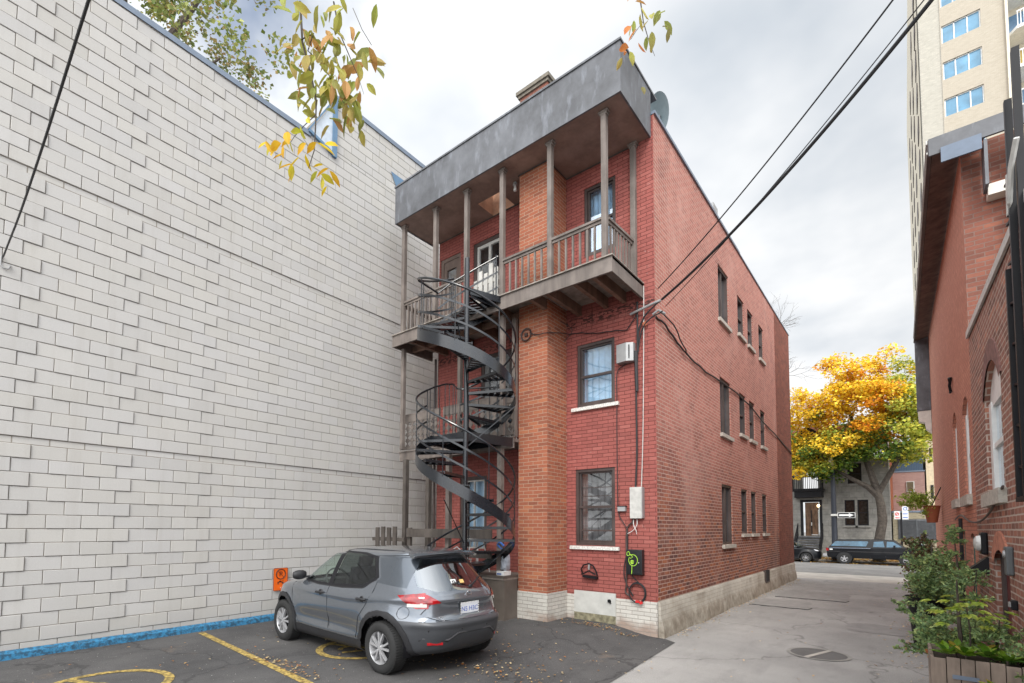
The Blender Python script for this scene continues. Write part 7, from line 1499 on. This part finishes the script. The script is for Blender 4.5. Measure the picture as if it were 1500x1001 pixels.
# small orange plant low in the shrubs
shrub('flowering_plant', 'small orange tinged plant at the foot of the cedar behind the front planter', 'plant', (.2, 6.9, .3), [([(.2, 6.9, .1), (.2, 6.9, .6)], .006)], blobs(5, (.12, .30), (6.7, 7.0), (.55, .66), (.08, .12), 50), lambda n, s: pick([((0.50, 0.22, 0.08), 3), ((0.40, 0.14, 0.06), 2), ((0.2, .2, .06), 1)], n), .04)

# ================================================================== LITTER
def litter(name, spots, size, pal):
    P_ = np.array([(x, y, gz(x, y)+.022+abs(random.gauss(0, .006))) for x, y in spots]); c = pick(pal, len(P_), .2); n_ = np.tile([0, 0, 1.], (len(P_), 1)); o = leaf_mesh(name, P_, n_*3, size, c, M_leaf, None, aspect=.6, fold=.25); o['kind'] = 'stuff'; return o
pal = [((0.50, 0.31, 0.12), 4), ((0.60, 0.47, 0.26), 3), ((0.46, 0.19, 0.06), 2), ((0.28, 0.15, 0.07), 3)]
sp_ = [(random.uniform(-9.2, -2.8), random.uniform(.8, 8.0)) for _ in range(150)]+[(random.gauss(-6.2, .5), random.gauss(3.35, .10)) for _ in range(110)]+[(random.gauss(-3.9, .45), random.gauss(4.9, .3)) for _ in range(120)]+[(random.gauss(-4.1, .35), random.gauss(7.9, .09)) for _ in range(110)]+[(random.gauss(-4.4, .7), random.gauss(6.0, .6)) for _ in range(60)]
sp_ = [(x, y) for x, y in sp_ if y < 8.15 and x > -9.2]; litter('fallen_leaves', sp_, .042, pal)
sp_ = [(X0+.14+abs(random.gauss(0, .10)), random.uniform(8.6, 21)) for _ in range(260)]+[(random.uniform(-2.9, .4), random.uniform(5, 20)) for _ in range(50)]+[(.12-abs(random.gauss(0, .22)), random.uniform(5.5, 18)) for _ in range(170)]; litter('fallen_leaves', sp_, .045, [((0.50, 0.34, 0.18), 4), ((0.62, 0.50, 0.32), 3), ((0.35, 0.18, 0.09), 2)])
sp_ = [(random.uniform(-9.2, -2.9), random.uniform(.8, 8.0)) for _ in range(1500)]; litter('grit', sp_, .013, [((0.50, 0.48, 0.44), 3), ((0.30, 0.28, 0.25), 3), ((0.12, 0.11, 0.10), 3)])
sp_ = [(random.uniform(-9, 3), 42.2-abs(random.gauss(0, .55))) for _ in range(2400)]; litter('kerb_leaves', sp_, .14, [((0.50, 0.27, 0.06), 4), ((0.62, 0.40, 0.10), 3), ((0.30, 0.15, 0.05), 3)])
P_ = [(random.uniform(-9, 3), random.uniform(42.4, 45.5)) for _ in range(2200)]; pts = np.array([(x, y, -.33+random.random()*.04) for x, y in P_]); o = leaf_mesh('pavement_leaves', pts, np.tile([0, 0, 3.], (len(pts), 1)), .16, pick([((0.50, 0.27, 0.06), 4), ((0.62, 0.40, 0.10), 3), ((0.30, 0.15, 0.05), 3)], len(pts)), M_leaf); o['kind'] = 'stuff'

GRP = {'overhead_line': 'overhead power lines', 'wall_cable': 'cables fixed along the walls', 'junction_box': 'metal boxes on the rear wall', 'cedar_shrub': 'cedar shrubs along the alley', 'juniper_shrub': 'juniper shrubs by the right hand wall',
       'wooden_planter': 'wooden planters along the alley', 'hanging_branch': 'leafy branches hanging into the view', 'leafy_perennial': 'strap leaved plants in the planters'}
for o in COL.objects:
    b_ = o.name.split('.')[0]
    if o.parent is None and b_ in GRP: o['group'] = GRP[b_]
